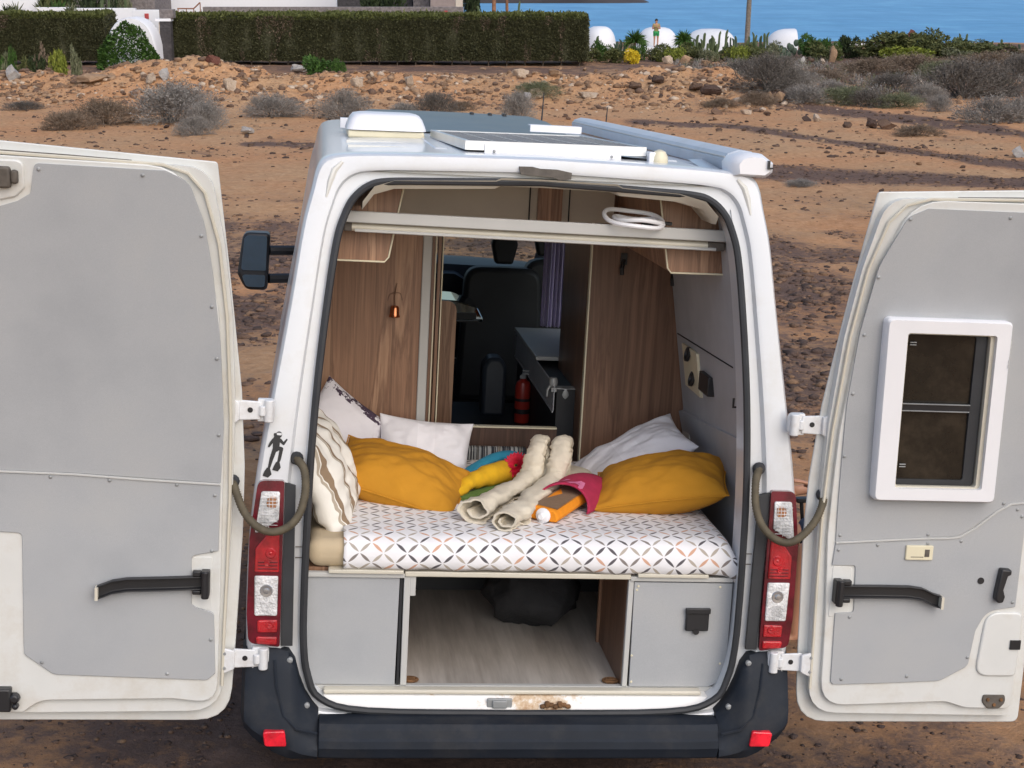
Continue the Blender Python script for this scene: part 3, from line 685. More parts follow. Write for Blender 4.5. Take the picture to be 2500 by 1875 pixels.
def shrub(px, row, wpx, hpx, kind, label, group='dry shrubs on the volcanic ground', y=None):
    y = y or yat(row, px); x = xat(px, y); k = (kind, random.randrange(3))
    if k not in SHM: SHM[k] = dry_shrub_mesh(sum(map(ord, kind))+k[1]*17, LM[kind])
    s = depth_of(y, -1.7)/FPX; o = link('dry_shrub', SHM[k]); o.location = (x, y, gz(x, y)-.03)
    o.scale = (wpx*s*.60, wpx*s*.46, hpx*s*.98); o.rotation_euler = (0, 0, random.uniform(-.4, .4))
    return tag(o, label, 'shrub', group)
for a in [(425, 300, 230, 92, 'dry', 'large grey dry shrub on the left, below the split whitish boulder'), (500, 312, 110, 62, 'dry', 'grey dry shrub growing against the right side of the large grey shrub'),
          (260, 305, 160, 60, 'drybrown', 'brownish dry shrub left of the large grey shrub'), (480, 330, 90, 46, 'dry', 'low grey dry shrub in front of the large grey shrub'),
          (170, 318, 120, 46, 'drybrown', 'low brown dry shrub nearest the left edge, behind the left door'), (668, 286, 150, 54, 'dry', 'rounded grey dry shrub alone between the large shrub and the van'),
          (845, 290, 120, 68, 'dry', 'grey dry shrub just behind the front left of the van roof'), (985, 284, 90, 34, 'dry', 'small grey dry shrub behind the roof hatch'),
          (1065, 282, 105, 54, 'drydark', 'dark grey dry shrub behind the roof windscreen panel'), (1262, 292, 90, 66, 'dry', 'grey dry shrub showing beyond the left end of the awning'),
          (1310, 236, 110, 36, 'drygreen', 'greenish grey tuft around the large cream boulder'), (1872, 222, 150, 88, 'drydark', 'tall dark grey dry shrub over the right end of the earth bank'),
          (1815, 182, 90, 34, 'drydark', 'dark grey dry shrub on top of the right end of the bank'), (1940, 226, 110, 60, 'dry', 'grey dry shrub right of the tall dark shrub at the bank end'),
          (1850, 258, 90, 34, 'drybrown', 'brownish dry tuft at the foot of the bank beside the tan blocks'), (1960, 250, 120, 40, 'dry', 'low spreading grey shrub left of the green patch'),
          (2060, 256, 150, 44, 'drygreen', 'green tinged dry shrub at the near edge of the right scrub'), (2120, 262, 110, 44, 'drydark', 'dark low shrub beside the green tinged shrub'),
          (2190, 262, 130, 34, 'drygreen', 'second green tinged shrub, right of the dark low shrub'), (2180, 222, 120, 42, 'drydark', 'dark shrub in the middle of the right scrub'),
          (2345, 240, 210, 92, 'drydark', 'broad dark grey shrub, the largest of the right scrub'), (2430, 236, 130, 74, 'drydark', 'dark grey shrub overlapping the right flank of the broad dark shrub'),
          (2265, 250, 90, 46, 'dry', 'pale grey shrub at the left foot of the broad dark shrub'), (2290, 272, 70, 40, 'dry', 'small pale grey shrub standing forward on the sand at right'),
          (2420, 300, 150, 62, 'dry', 'grey shrub beside the dark track near the right edge'), (2490, 296, 110, 56, 'dry', 'grey shrub cut by the right edge, beside the dark track'),
          (2120, 185, 140, 40, 'drybrown', 'brownish shrub behind the middle of the right scrub'), (2230, 180, 160, 46, 'drybrown', 'broad brown shrub below the red rock mound'),
          (2300, 190, 120, 40, 'drygreen', 'olive tinted shrub behind the broad dark shrub'), (2410, 178, 180, 48, 'drybrown', 'wide brown shrub on the rise at right'),
          (2485, 186, 110, 52, 'drydark', 'dark shrub on the rise at the right edge'), (2010, 196, 130, 26, 'drybrown', 'thin brown scrub behind the grey shrubs at the bank end'),
          (2030, 222, 80, 26, 'dry', 'small grey tuft on the orange patch of the right scrub'), (1950, 204, 110, 34, 'drydark', 'dark scrub between the bank end and the garden border'),
          (2240, 330, 110, 26, 'drybrown', 'dry brown tuft beside the broad brown boulder'), (1950, 455, 90, 20, 'dry', 'flat grey dry tuft above the right door'),
          (1130, 270, 60, 24, 'drybrown', 'brown dry tuft behind the solar panels'), (1760, 262, 80, 22, 'drybrown', 'thin brown tuft below the orange-tan boulder'),
          (60, 268, 90, 22, 'drydark', 'dark low tuft on the sand at the far left')]: shrub(*a)

# --- low dry ground cover on the right: uncountable, one mass
rng = np.random.default_rng(77); n = 5200; Yc = rng.uniform(60.5, 90, n); Xc = rng.uniform(8.5, 34, n); kk = fbm_noise(Xc/2.5, Yc/3.5, 41, 3)+.25*np.clip((Yc-66)/10, 0, 1) > rng.uniform(-.1, .55, n); Xc, Yc = Xc[kk], Yc[kk]
Bc = np.stack([Xc, Yc, ground_h(Xc, Yc)], -1); k = 11; A = np.repeat(Bc, k, 0)+rng.normal(0, .05, (len(Bc)*k, 3))*[1, 1, 0]; hh = np.repeat(rng.uniform(.12, .42, len(Bc)), k)[:, None]
D_ = rng.standard_normal((len(A), 3))*[.8, .8, .3]+[0, 0, .9]; Bq = A+unit(D_)*hh*rng.uniform(.5, 1.1, (len(A), 1)); V = np.concatenate([ribbons(A, Bq, .016, .006, rng), leaves(Bq, rng.uniform(.02, .045, len(Bq)), rng, .5)])
mi_ = np.repeat(rng.choice(4, len(Bc), p=[.4, .25, .25, .1]), k); tag(link('dry_ground_cover', quads_mesh('dry_ground_cover', V, [LM['dry'], LM['drybrown'], LM['drydark'], LM['drygreen']], np.concatenate([mi_, mi_]))), 'low grey and brown dry scrub covering the ground on the right', kind='stuff')

# --- leafy plants ---------------------------------------------------
def bush_mesh(seed, mat, n=2400, leaf_=.05, lumps=9, flat=1.0, name='leafy_shrub', mats=None):
    rng = np.random.default_rng(seed); C = rng.normal(0, .42, (lumps, 3))*[1, 1, .55]; C[:, 2] = np.abs(C[:, 2])+.3; rad = rng.uniform(.26, .46, lumps)
    i = rng.integers(0, lumps, n); d = unit(rng.standard_normal((n, 3))); P = C[i]+d*rad[i][:, None]*rng.uniform(.55, 1.05, (n, 1))**.5
    P[:, 2] = np.abs(P[:, 2]); V = leaves(P, rng.uniform(.6, 1.25, n)*leaf_, rng, .42, d, .35)
    m2 = 60; A = np.zeros((m2, 3)); Bp = P[rng.choice(n, m2)]*.85; V2 = ribbons(A, Bp, .012, .006, rng)
    V = np.concatenate([V, V2]); s = np.percentile(np.hypot(V[:len(P), :, 0], V[:len(P), :, 1]), 97); V[..., :2] /= s; V[..., 2] /= np.percentile(V[:len(P), :, 2], 98)
    mid = np.concatenate([rng.choice(len(mat), n, p=mats) if mats else np.zeros(n), np.full(m2, len(mat))])
    return quads_mesh(name, V, list(mat)+[LM['wood']], mid)
BSH = {}
def bush(px, base, top, wpx, kind, label, y, group='leafy garden shrubs', cat='shrub', name='leafy_shrub', lf=.075, n=2200):
    if y > 86 and y < 93 and base > 130: y -= 2.5; wpx *= 1.4; top -= 7
    k = (kind, random.randrange(3), lf)
    if k not in BSH: BSH[k] = bush_mesh(sum(map(ord, kind))+k[1]*13, [LM[kind]] if kind != 'mixed' else [LM['olive'], LM['lime']], n, lf)
    x = xat(px, y); s = depth_of(y, -1.7)/FPX; o = link(name, BSH[k]); z = gz(x, y); zt = zat(top, y)
    o.location = (x, y, z-.02); o.scale = (wpx*s*.5, wpx*s*.42, max(.15, zt-z)); o.rotation_euler = (0, 0, random.uniform(-.5, .5))
    return tag(o, label, cat, group)
def spiky(name, n, L, w, seed, mat, up=.25, droop=.3, trunk=None):
    rng = np.random.default_rng(seed); th = rng.uniform(0, 2*PI, n); el = rng.uniform(-.35, 1.35, n) if up < .5 else rng.uniform(.3, 1.4, n)
    d = np.stack([np.cos(th)*np.cos(el), np.sin(th)*np.cos(el), np.sin(el)], -1); ln = L*rng.uniform(.7, 1.1, (n, 1))
    A = d*.05*L; Mi = A+d*ln*.55; B = A+d*ln+np.array([0, 0, -1.0])*ln*droop*np.cos(el)[:, None]
    V = np.concatenate([ribbons(A, Mi, w*.7, w, rng), ribbons(Mi, B, w, w*.08, rng)]); return quads_mesh(name, V, [mat])
def at_px(px, y): x = xat(px, y); return x, y, gz(x, y)
def yucca(px, top, y, label, wpx, trunk_px, kind='green'):
    x, y, z = at_px(px, y); s = depth_of(y, -1.7)/FPX; zt = zat(top, y)
    t = empty('yucca', T(x, y, z), label, 'yucca', 'yuccas in the garden'); H = zt-z; L = wpx*s*.55; hc = max(.2, H-L*.8)
    MB().tube([(0, 0, -.05), (.03, 0, hc*.5), (0, 0, hc)], [.09, .06, .07], 7).build('trunk', LM['wood'], t)
    me = spiky('crown', 230, L, .030, px, LM[kind]); c = link('crown', me, t); c.location = (0, 0, hc)
    if trunk_px: 
        c2 = link('crown', me, t); c2.location = (.10, .1, hc-L*.55); c2.scale = (.8, .8, .8)
    return t
yucca(1549, 74, 93, 'spiky yucca with a bare trunk between the first and second white dome', 62, 0)
yucca(1668, 76, 93, 'dense spiky yucca at the right edge of the second white dome', 56, 1)
def cactus(px, base, top, y, arms, wpx, label, mat='cactus', seed=0):
    x, y, z = at_px(px, y); s = depth_of(y, -1.7)/FPX; H = zat(top, y)-z; rng = random.Random(seed+px)
    t = empty('columnar_cactus', T(x, y, z), label, 'cactus', 'columnar cacti in the garden')
    arms0 = arms; arms = arms if arms < 4 else int(arms*1.8)
    for k in range(arms):
        ox = (k%arms0-(arms0-1)/2)/max(1, arms0-1)*wpx*s*.9 if arms0 > 1 else 0; hh = H*rng.uniform(.35, 1.0) if k != arms//2 else H; ox = ox*rng.uniform(.5, 1.1)+rng.uniform(-.06, .06)
        r = .055+.03*rng.random(); yo = rng.uniform(-.25, .25); zb = 0 if abs(ox) < .1 else H*rng.uniform(.12, .3)
        pts = catmull([(ox*.15, 0, -.03 if zb == 0 else zb*.6), (ox*.7, yo*.5, zb), (ox, yo, zb+.2*(hh-zb)), (ox*1.03+rng.uniform(-.04, .04), yo, hh*.8), (ox*1.05+rng.uniform(-.09, .09), yo, hh)], 4)
        L = len(pts); rs = [r*(.75 if i < 2 else 1)*(.35 if i == L-1 else .8 if i == L-2 else 1) for i in range(L)]
        mb = MB(); 
        up = None; rings = []
        for i, p in enumerate(pts):
            rings.append([p+Vector((math.cos(2*PI*q/12), math.sin(2*PI*q/12), 0))*rs[i]*(1 if q % 2 else .72) for q in range(12)])
        mb.loft(rings, True, True, True); mb.build('arm', LM[mat], t, ang=20)
    return t
cactus(1457, 128, 87, 92, 1, 10, 'single bare bent cactus stem in front of the first white dome', 'cactus')
cactus(1512, 130, 88, 93, 5, 42, 'small thin branching cactus right of the first white dome', 'cactusb')
cactus(1705, 126, 80, 95, 6, 46, 'columnar cactus clump at the left of the third white dome', 'cactus')
cactus(1746, 150, 72, 92, 8, 56, 'tallest columnar cactus clump, in front of the third white dome', 'cactus')
cactus(1786, 130, 88, 95, 4, 26, 'columnar cactus clump at the right edge of the third white dome', 'cactusb')
cactus(1812, 150, 98, 91, 4, 28, 'short columnar cactus clump at the foot of the palm trunk', 'cactus')
cactus(1850, 132, 78, 95, 7, 50, 'columnar cactus clump right of the palm trunk', 'cactus')
cactus(2342, 128, 82, 92, 8, 42, 'columnar cactus standing against the sea at right', 'cactus')
cactus(2422, 118, 96, 93, 6, 44, 'low branching cactus behind the brown bushes at right', 'cactus')
cactus(2482, 120, 108, 93, 4, 26, 'small cactus clump at the right edge against the sea', 'cactusb')
def prickly(px, top, y, wpx, label, seed):
    x, y, z = at_px(px, y); s = depth_of(y, -1.7)/FPX; H = zat(top, y)-z; rng = random.Random(seed)
    t = empty('prickly_pear', T(x, y, z), label, 'cactus', 'prickly pears in the garden'); W = wpx*s*.5
    me = MB().lathe([(.02, -.5), (.5*.62, -.36), (.5*.95, -.08), (.5, .15), (.5*.8, .38), (.02, .5)], 10).build('pad', LM['cactusb'], t, ang=80)
    pads = [me]+[link('pad', me.data, t) for k in range(19)]
    for k, p in enumerate(pads):
        u = rng.uniform(-1, 1); hh = rng.uniform(.12, 1)*(1-.45*abs(u)); sz = rng.uniform(.30, .46)
        p.location = (u*W*.9, rng.uniform(-.3, .3), hh*H*.86); p.scale = (sz*.85, .10, sz); p.rotation_euler = (rng.uniform(-.3, .3), rng.uniform(-.5, .5), rng.uniform(-.8, .8))
    return t
prickly(1928, 84, 91, 86, 'big dark prickly pear in front of the cut white dome', 3); prickly(1908, 118, 89, 40, 'low prickly pear left below the big dark one', 4)
prickly(2085, 118, 90, 36, 'pale round padded prickly pear behind the tall pointed stone', 6); prickly(2115, 122, 90, 34, 'prickly pear right of the pale round padded one', 8)
# palms
def palm(px, y, rtop, label, mat, w0, lean_=0, fronds=True):
    x, y, z = at_px(px, y); t = empty('palm_tree', T(x, y, z), label, 'palm', None); zt = zat(rtop, y)-z
    pts = [(lean_*k/9, 0, -.1+(zt+.1)*k/9) for k in range(10)]; mb = MB(); rs = [w0*(1.25 if k == 0 else 1.0-.02*k)*(1.04 if k % 2 else .98) for k in range(10)]
    mb.tube(pts, rs, 10); mb.build('trunk', LM[mat], t)
    if fronds:
        rng = np.random.default_rng(px); Q = []
        for k in range(20):
            th = 2*PI*k/20+rng.uniform(-.1, .1); el = rng.uniform(-.1, .9); d = np.array([math.cos(th)*math.cos(el), math.sin(th)*math.cos(el), math.sin(el)]); P = [np.array([lean_, 0, zt])]
            for q in range(7): P.append(P[-1]+d*.32); d = d+np.array([0, 0, -.16]); d = d/np.linalg.norm(d)
            P = np.array(P)
            for q in range(1, 8):
                for sgn in (-1, 1):
                    sd_ = np.cross(P[q]-P[q-1], [0, 0, 1]); sd_ = sd_/np.linalg.norm(sd_)*sgn
                    for e in (0, .5): 
                        A = P[q-1]+(P[q]-P[q-1])*e; Q.append(np.stack([A, A+(P[q]-P[q-1])*.12, A+sd_*.42+(P[q]-P[q-1])*.6-np.array([0, 0, .08]), A+sd_*.42+(P[q]-P[q-1])*.55-np.array([0, 0, .08])]))
        c = link('crown', quads_mesh('crown', np.array(Q), [LM['green']]), t)
    return t
palm(1822, 97, -70, 'tall thin grey palm trunk rising against the sea', 'palm', .16, .10)
palm(1205, 100, -45, 'orange palm trunk left of the sea, behind the hedge', 'palmo', .14, .05)
palm(1240, 101, -60, 'second slimmer orange palm trunk behind the hedge', 'palmo', .10, -.1)
cactus(1166, 60, 14, 99, 2, 14, 'column cactus left of the orange palm, behind the hedge', 'cactus'); cactus(1262, 50, 2, 99, 2, 18, 'column cactus right of the orange palms, behind the hedge', 'cactus')
cactus(1290, 48, 20, 99, 1, 10, 'short cactus stub at the right end behind the hedge', 'cactus')
# garden shrubs: (px, base, top, width, kind, label, y)
for a in [(1425, 150, 118, 64, 'olive', 'olive shrub at the foot of the hedge end', 90), (1462, 148, 108, 46, 'green', 'bright green shrub at the foot of the bent cactus stem', 90.5), (1500, 152, 126, 40, 'olive', 'low olive shrub between the green shrub and the yellow flowers', 89),
          (1540, 154, 128, 60, 'yellow', 'low bush covered in yellow flowers', 88.5), (1556, 140, 112, 36, 'green', 'dark green plant under the spiky yucca trunk', 91), (1604, 148, 116, 66, 'olive', 'olive shrub below the standing person', 90),
          (1640, 150, 124, 52, 'lime', 'yellow green shrub below the second dome', 89.5), (1690, 150, 116, 60, 'olive', 'brownish olive shrub between the yuccas and the tall cactus', 90), (1728, 152, 128, 40, 'drygreen', 'dull green shrub under the tall cactus clump', 89),
          (1772, 150, 122, 52, 'olive', 'olive shrub right of the tall cactus clump', 90), (1800, 152, 120, 44, 'lime', 'lime green shrub left of the palm foot', 89.5), (1840, 150, 118, 60, 'olive', 'olive shrub right of the palm foot', 90),
          (1880, 148, 112, 60, 'drygreen', 'grey green shrub left of the prickly pears', 91), (1976, 150, 95, 70, 'green', 'rounded green shrub right of the prickly pears', 91), (2010, 152, 112, 70, 'olive', 'brown green shrub behind the garden border stones', 90.5),
          (2022, 140, 105, 60, 'green', 'bright green shrub behind the tall pointed stone', 92), (2070, 140, 96, 54, 'darkgreen', 'dark round shrub topping the garden at right of centre', 92), (2130, 146, 110, 80, 'olive', 'olive shrub beside the far white wall', 91),
          (2185, 150, 88, 110, 'olive', 'large olive shrub left of the red rock', 91), (2260, 150, 85, 110, 'mixed', 'large yellow green shrub right of the red rock', 91.5), (2190, 152, 120, 60, 'lime', 'lime green tuft at the foot of the red rock', 90),
          (2235, 152, 122, 70, 'lime', 'broad lime green tuft right of the lime tuft under the red rock', 90), (2290, 152, 112, 80, 'mixed', 'yellow green shrub at the right end of the red rock mound', 90.5), (2370, 142, 106, 80, 'olive', 'brown green shrub right of the cactus against the sea', 91),
          (2420, 140, 108, 90, 'olive', 'olive shrub below the low branching cactus', 91.5), (2470, 140, 118, 80, 'drybrown', 'brown shrub at the right edge of the garden', 91), (2330, 150, 124, 70, 'drygreen', 'dull green shrub at the foot of the cactus against the sea', 90)]: bush(*a)
y0 = 90; x0 = xat(2215, 91.5); o = link('rock', rock_mesh('rock', 91, MT['redrock'])); s_ = depth_of(91.5, -1)/FPX
o.location = (x0, 91.5, zat(98, 91.5)-.3); o.scale = (40*s_*.5, .5, 1.0); tag(o, 'big red-brown rock on top of the shrub mound against the sea', 'rock')

# --- hedges -----------------------------------------------------------
def hedge(x0, x1, y0, y1, rowtop, label, seed, nn):
    zt = zat(rowtop, y0); zb = min(gz(x0, y0), gz((x0+x1)/2, y0), gz(x1, y0)); t = empty('clipped_hedge', T((x0+x1)/2, (y0+y1)/2, zb), label, 'hedge', 'clipped hedges')
    rng = np.random.default_rng(seed); W = x1-x0; Dp = y1-y0; H = zt-zb; bz = .25
    nx = int(W/.35); fx = np.linspace(-W/2, W/2, nx); prof = [(-Dp/2, bz), (-Dp/2-.04, H*.4), (-Dp/2, H*.85), (-Dp/2+.12, H*.97), (0, H), (Dp/2-.1, H), (Dp/2, H*.9), (Dp/2, bz)]
    mb = MB(); rings = []
    for i, xx in enumerate(fx): rings.append([Vector((xx, p-.05*math.sin(i*1.9)*(p < 0), z+.03*math.sin(i*2.7+p))) for p, z in prof])
    mb.loft(rings, closed=False); mb.add([*rings[0]], [tuple(range(len(prof)))]); mb.add([*rings[-1]], [tuple(range(len(prof)))]); mb.build('branch_core', LM['dull'], t)
    nf = nn; P = np.stack([rng.uniform(-W/2, W/2, nf), -Dp/2-.02-.10*np.abs(rng.normal(0, 1, nf))*.6, bz+(H-bz)*rng.uniform(0, 1, nf)], -1)
    P[:, 1] += .10*np.array(fbm_noise(P[:, 0]/.8, P[:, 2]/1.6, seed, 3)); dn = np.tile([0, -1, .35], (nf, 1))
    dead = fbm_noise(P[:, 0]/.55, P[:, 2]/2.5, seed+4, 3) > .24
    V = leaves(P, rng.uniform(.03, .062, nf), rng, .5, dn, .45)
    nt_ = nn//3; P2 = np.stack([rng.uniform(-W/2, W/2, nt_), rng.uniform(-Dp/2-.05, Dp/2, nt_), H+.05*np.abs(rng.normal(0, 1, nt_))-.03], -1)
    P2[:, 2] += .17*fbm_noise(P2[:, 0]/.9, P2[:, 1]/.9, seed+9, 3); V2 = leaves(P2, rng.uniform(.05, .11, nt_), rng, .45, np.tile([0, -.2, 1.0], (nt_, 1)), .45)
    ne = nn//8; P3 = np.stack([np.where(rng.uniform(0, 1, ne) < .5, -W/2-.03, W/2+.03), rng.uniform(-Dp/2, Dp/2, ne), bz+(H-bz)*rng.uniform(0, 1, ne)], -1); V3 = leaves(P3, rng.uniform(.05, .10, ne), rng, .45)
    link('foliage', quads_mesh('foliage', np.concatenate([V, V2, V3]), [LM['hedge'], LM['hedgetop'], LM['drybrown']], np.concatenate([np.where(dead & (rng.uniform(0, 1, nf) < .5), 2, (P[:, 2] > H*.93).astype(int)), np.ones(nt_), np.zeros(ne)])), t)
    k = 0
    for xx in np.arange(-W/2+.3, W/2, .95): 
        MB().tube([(xx, -Dp/2+.25, -.15), (xx+.03, -Dp/2+.2, bz+.1)], .035, 6).build('stem', LM['wood'], t)
    return t
YH = 84.0
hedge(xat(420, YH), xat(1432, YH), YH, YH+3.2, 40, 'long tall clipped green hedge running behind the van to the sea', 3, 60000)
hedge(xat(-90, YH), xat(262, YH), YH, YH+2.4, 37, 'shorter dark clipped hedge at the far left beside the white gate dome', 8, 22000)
# --- walls and buildings ----------------------------------------------
def wall(name, px0, px1, r0, r1, y, thick, mat, label, cat, group=None, kids=None):
    x0, x1 = xat(px0, y), xat(px1, y); zt = zat(r0, y); zb = min(gz(x0, y), gz(x1, y))-.1
    o = MB().box(x0, x1, y, y+thick, zb, zt).build(name, LM[mat], bevel=.02); tag(o, label, cat, group); return o
def dome(px0, px1, top, y, label, cut=False):
    x0, x1 = xat(px0, y), xat(px1, y); z = gz((x0+x1)/2, y)-.1; H = zat(top, y)-z; rx = (x1-x0)/2*(1 if not cut else 2); mb = MB(); cx = (x0+x1)/2 if not cut else x1
    rings = []
    for i in range(9):
        a = PI/2*i/8; rings.append([Vector((rx*math.cos(t)*math.cos(a)**.62, 1.5*math.sin(t)*math.cos(a)**.62, H*math.sin(a)**.9)) for t in (np.linspace(0, 2*PI, 29)[:-1] if not cut else np.linspace(PI/2, PI*1.5, 15))])
    mb.loft(rings, not cut, False, True)
    if cut: mb.add([rings[i][0] for i in range(9)]+[rings[i][-1] for i in range(9)][::-1], [tuple(range(18))])
    o = mb.build('white_dome', LM['white'], mw=T(cx, y+1.5, z), ang=60); tag(o, label, 'dome', 'white plastered domes'); return o
wall('garden_wall', 1300, 1905, 122, 130, 98.6, .25, 'white', 'low white garden wall running in front of the domes', 'wall')
dome(1424, 1508, 66, 100, 'first white dome, partly behind the end of the hedge'); dome(1556, 1662, 68, 100, 'second white dome, with the person standing in front'); dome(1676, 1806, 72, 100, 'third and broadest white dome, behind the tall cacti')
dome(1876, 1948, 72, 100, 'cut off white dome with a straight right edge', True)
wall('shore_wall', 1960, 2155, 107, 120, 106, .5, 'white', 'low white wall by the shore behind the green shrubs', 'wall')
# gate at the left
gy_ = 82.5
gd = MB(); x0, x1 = xat(272, gy_), xat(394, gy_); zb = gz((x0+x1)/2, gy_)-.05; H = zat(41, gy_)-zb; sec2 = []
for i in range(15):
    a = PI*i/14; sec2.append((-math.cos(a)*(x1-x0)/2, H*max(0, math.sin(a))**.55))
gd.loft([[Vector((u*k, v, w_*(.98 if k < 1 else 1))) for u, w_ in sec2] for v, k in ((0, .93), (.08, .985), (.25, 1), (1.6, 1))], False)
gd.add([Vector((u*.93, 0, w_*.98)) for u, w_ in sec2], [tuple(range(15))])
o = gd.build('white_dome', LM['white'], mw=T((x0+x1)/2, gy_-.9, zb), ang=50); tag(o, 'rounded white gate dome overgrown by a green creeper', 'dome')
x, y, z = at_px(330, 80.2); rng = np.random.default_rng(2); n = 5200
u = rng.uniform(-1, 1, n); v = rng.uniform(0, 1, n)**.8; Wc, Hc = 88*depth_of(80, -1)/FPX, zat(50, 80.2)-z
hl = np.clip(1.02-.75*np.abs(u+.10)**1.5-.38*np.clip(u, 0, 1), .1, 1); P = np.stack([u*Wc, -.25*np.cos(u*1.4)-.25*(1-v)+rng.normal(0, .08, n)+.35*v, v*hl*Hc*(.97+.12*fbm_noise(u*4, v*4, 4, 3))], -1)
o = link('green_creeper', quads_mesh('green_creeper', leaves(P, rng.uniform(.05, .11, n), rng, .5, np.tile([0, -1, .6], (n, 1)), .35), [LM['green']]), mw=T(x, y, z)); tag(o, 'bright green creeper spreading over the white gate dome', 'creeper')
gp = empty('gate_post', T(xat(410, 83.3), 83.3, gz(xat(410, 83.3), 83.3)), 'dark stone gatepost with a white capping at the left end of the long hedge', 'gatepost'); Hg = zat(52, 83.3)-gp.location.z
MB().box(-.30, .26, -.1, .5, -.2, Hg).build('pillar', LM['stonedk'], gp, bevel=.03); MB().box(-.50, .30, -.16, .56, Hg, Hg+.14).build('capping', LM['white'], gp, bevel=.01); MB().box(-.28, .44, -.12, .52, Hg+.14, Hg+.60).build('upper_block', LM['stone'], gp, bevel=.03)
MB().box(-.34, -.305, -.08, .4, -.1, Hg-.05).build('gate_edge', LM['cream'], gp)
lw = wall('lintel_wall', 330, 402, 24, 56, 86, .4, 'white', 'white wall with a small red sign left of the gatepost', 'wall')
MB().box(xat(360, 86), xat(370, 86), 85.96, 86, zat(46, 86), zat(33, 86)).build('sign_plate', LM['sign'], lw)
wall('terrace_wall', -60, 100, -6, 34, 96, .5, 'white', 'white terrace wall at the top left corner', 'wall', 'white terrace walls'); wall('terrace_wall', 95, 180, 18, 36, 95, .5, 'white', 'white stepped terrace wall right of the corner terrace', 'wall', 'white terrace walls'); wall('terrace_wall', 185, 335, 20, 40, 94, .5, 'white', 'white terrace wall under the agaves', 'wall', 'white terrace walls')
wall('stone_house', 318, 384, -90, 30, 104, 5, 'stone', 'brown stone house end behind the white terrace walls', 'house')
for a in [(70, -60, 130, 'darkgreen', 'dark shrub mass behind the top left terrace', 101), (150, -70, 120, 'olive', 'olive shrub mass above the stepped terrace', 102), (235, -60, 130, 'darkgreen', 'dark shrub mass left of the brown stone house', 101.5), (300, -50, 90, 'drygreen', 'dull green shrub mass touching the brown stone house', 102.5), (-10, -60, 120, 'darkgreen', 'dark shrub cut by the left edge behind the terrace', 102)]: bush(a[0], 40, a[1], a[2], a[3], a[4], a[5], n=3200, lf=.06)
wall('back_wall', -80, 330, -40, 30, 107, .5, 'stone', 'brown stone wall behind the terrace shrubs at top left', 'wall')
hs = wall('white_house', 388, 825, -110, 30, 112, 8, 'white', 'long white house behind the hedge', 'house')
rl = MB(); yy = 100.0
pts = [(438, 21), (478, 21), (494, 6)]
for (a, r_), (b, r2) in zip(pts[:-1], pts[1:]): rl.tube([(xat(a, yy), yy, zat(r_, yy)), (xat(b, yy), yy, zat(r2, yy))], .04, 6)
for a, r_ in ((440, 21), (460, 21), (478, 21), (494, 6)): rl.tube([(xat(a, yy), yy, zat(r_, yy)), (xat(a, yy), yy, gz(xat(a, yy), yy))], .03, 6)
tag(rl.build('handrail', LM['rail']), 'brown wooden handrail in front of the white house', 'handrail')
wall('stone_wall', 500, 1132, 17, 44, 97, .7, 'stone', 'grey stone wall running just above the hedge', 'wall')
wall('stone_house', 826, 1008, -60, 30, 106, 3, 'stonedk', 'dark stone wall end right of the white house', 'house'); wall('stone_house', 1052, 1112, -80, 30, 103, 3, 'pinkst', 'pinkish plastered house corner above the stone wall', 'house')
wall('cream_pillar', 1113, 1130, -80, 44, 99, .8, 'cream', 'cream pillar at the end of the stone wall', 'pillar'); wall('stone_house', 1010, 1050, -60, 20, 105, 2, 'stone', 'grey stone block between the bush and the pinkish house corner', 'house')
bush(940, 40, -22, 150, 'darkgreen', 'dark green bush hanging over the stone wall', 100, n=2000)
bush(1150, 44, -50, 70, 'darkgreen', 'dark tree crown behind the cream pillar', 104)
sg = MB().box(xat(1084, 96.8), xat(1094, 96.8), 96.75, 96.8, zat(42, 96.8), zat(26, 96.8)).tube([(xat(1089, 96.8), 96.83, gz(xat(1089, 96.8), 96.8)), (xat(1089, 96.8), 96.83, zat(28, 96.8))], .03, 6).build('warning_sign', LM['sign']); tag(sg, 'small red sign standing at the right end of the stone wall', 'sign')
def agave(px, top, y, wpx, label, kind, grp='agaves on the terrace'):
    x, y, z = at_px(px, y); s = depth_of(y, -1)/FPX; z = zat(38, y) if y > 90 else z; o = link('agave', spiky('agave', 46, max(.3, zat(top, y)-z), .05, px, LM[kind], .6, .15), mw=T(x, y, z)); return tag(o, label, 'agave', grp)
for a in [(25, 8, 94, 40, 'dark agave against the top left terrace wall', 'darkgreen'), (48, 0, 94.5, 30, 'grey branching plant at the foot of the top left terrace', 'drygreen'), (115, -6, 95.5, 40, 'spiky olive agave on the stepped terrace', 'olive'), (150, -8, 95.8, 40, 'bright agave right of the spiky olive one', 'green'), (180, 4, 93, 40, 'low agave before the terrace wall', 'drygreen'), (220, -4, 95, 40, 'dark agave under the stone house', 'darkgreen')]: agave(*a)
cactus(262, 38, -20, 96, 4, 26, 'pale column cactus group left of the stone house', 'cactus'); cactus(305, 38, -20, 96, 4, 22, 'pale column cactus group touching the stone house', 'cactus')
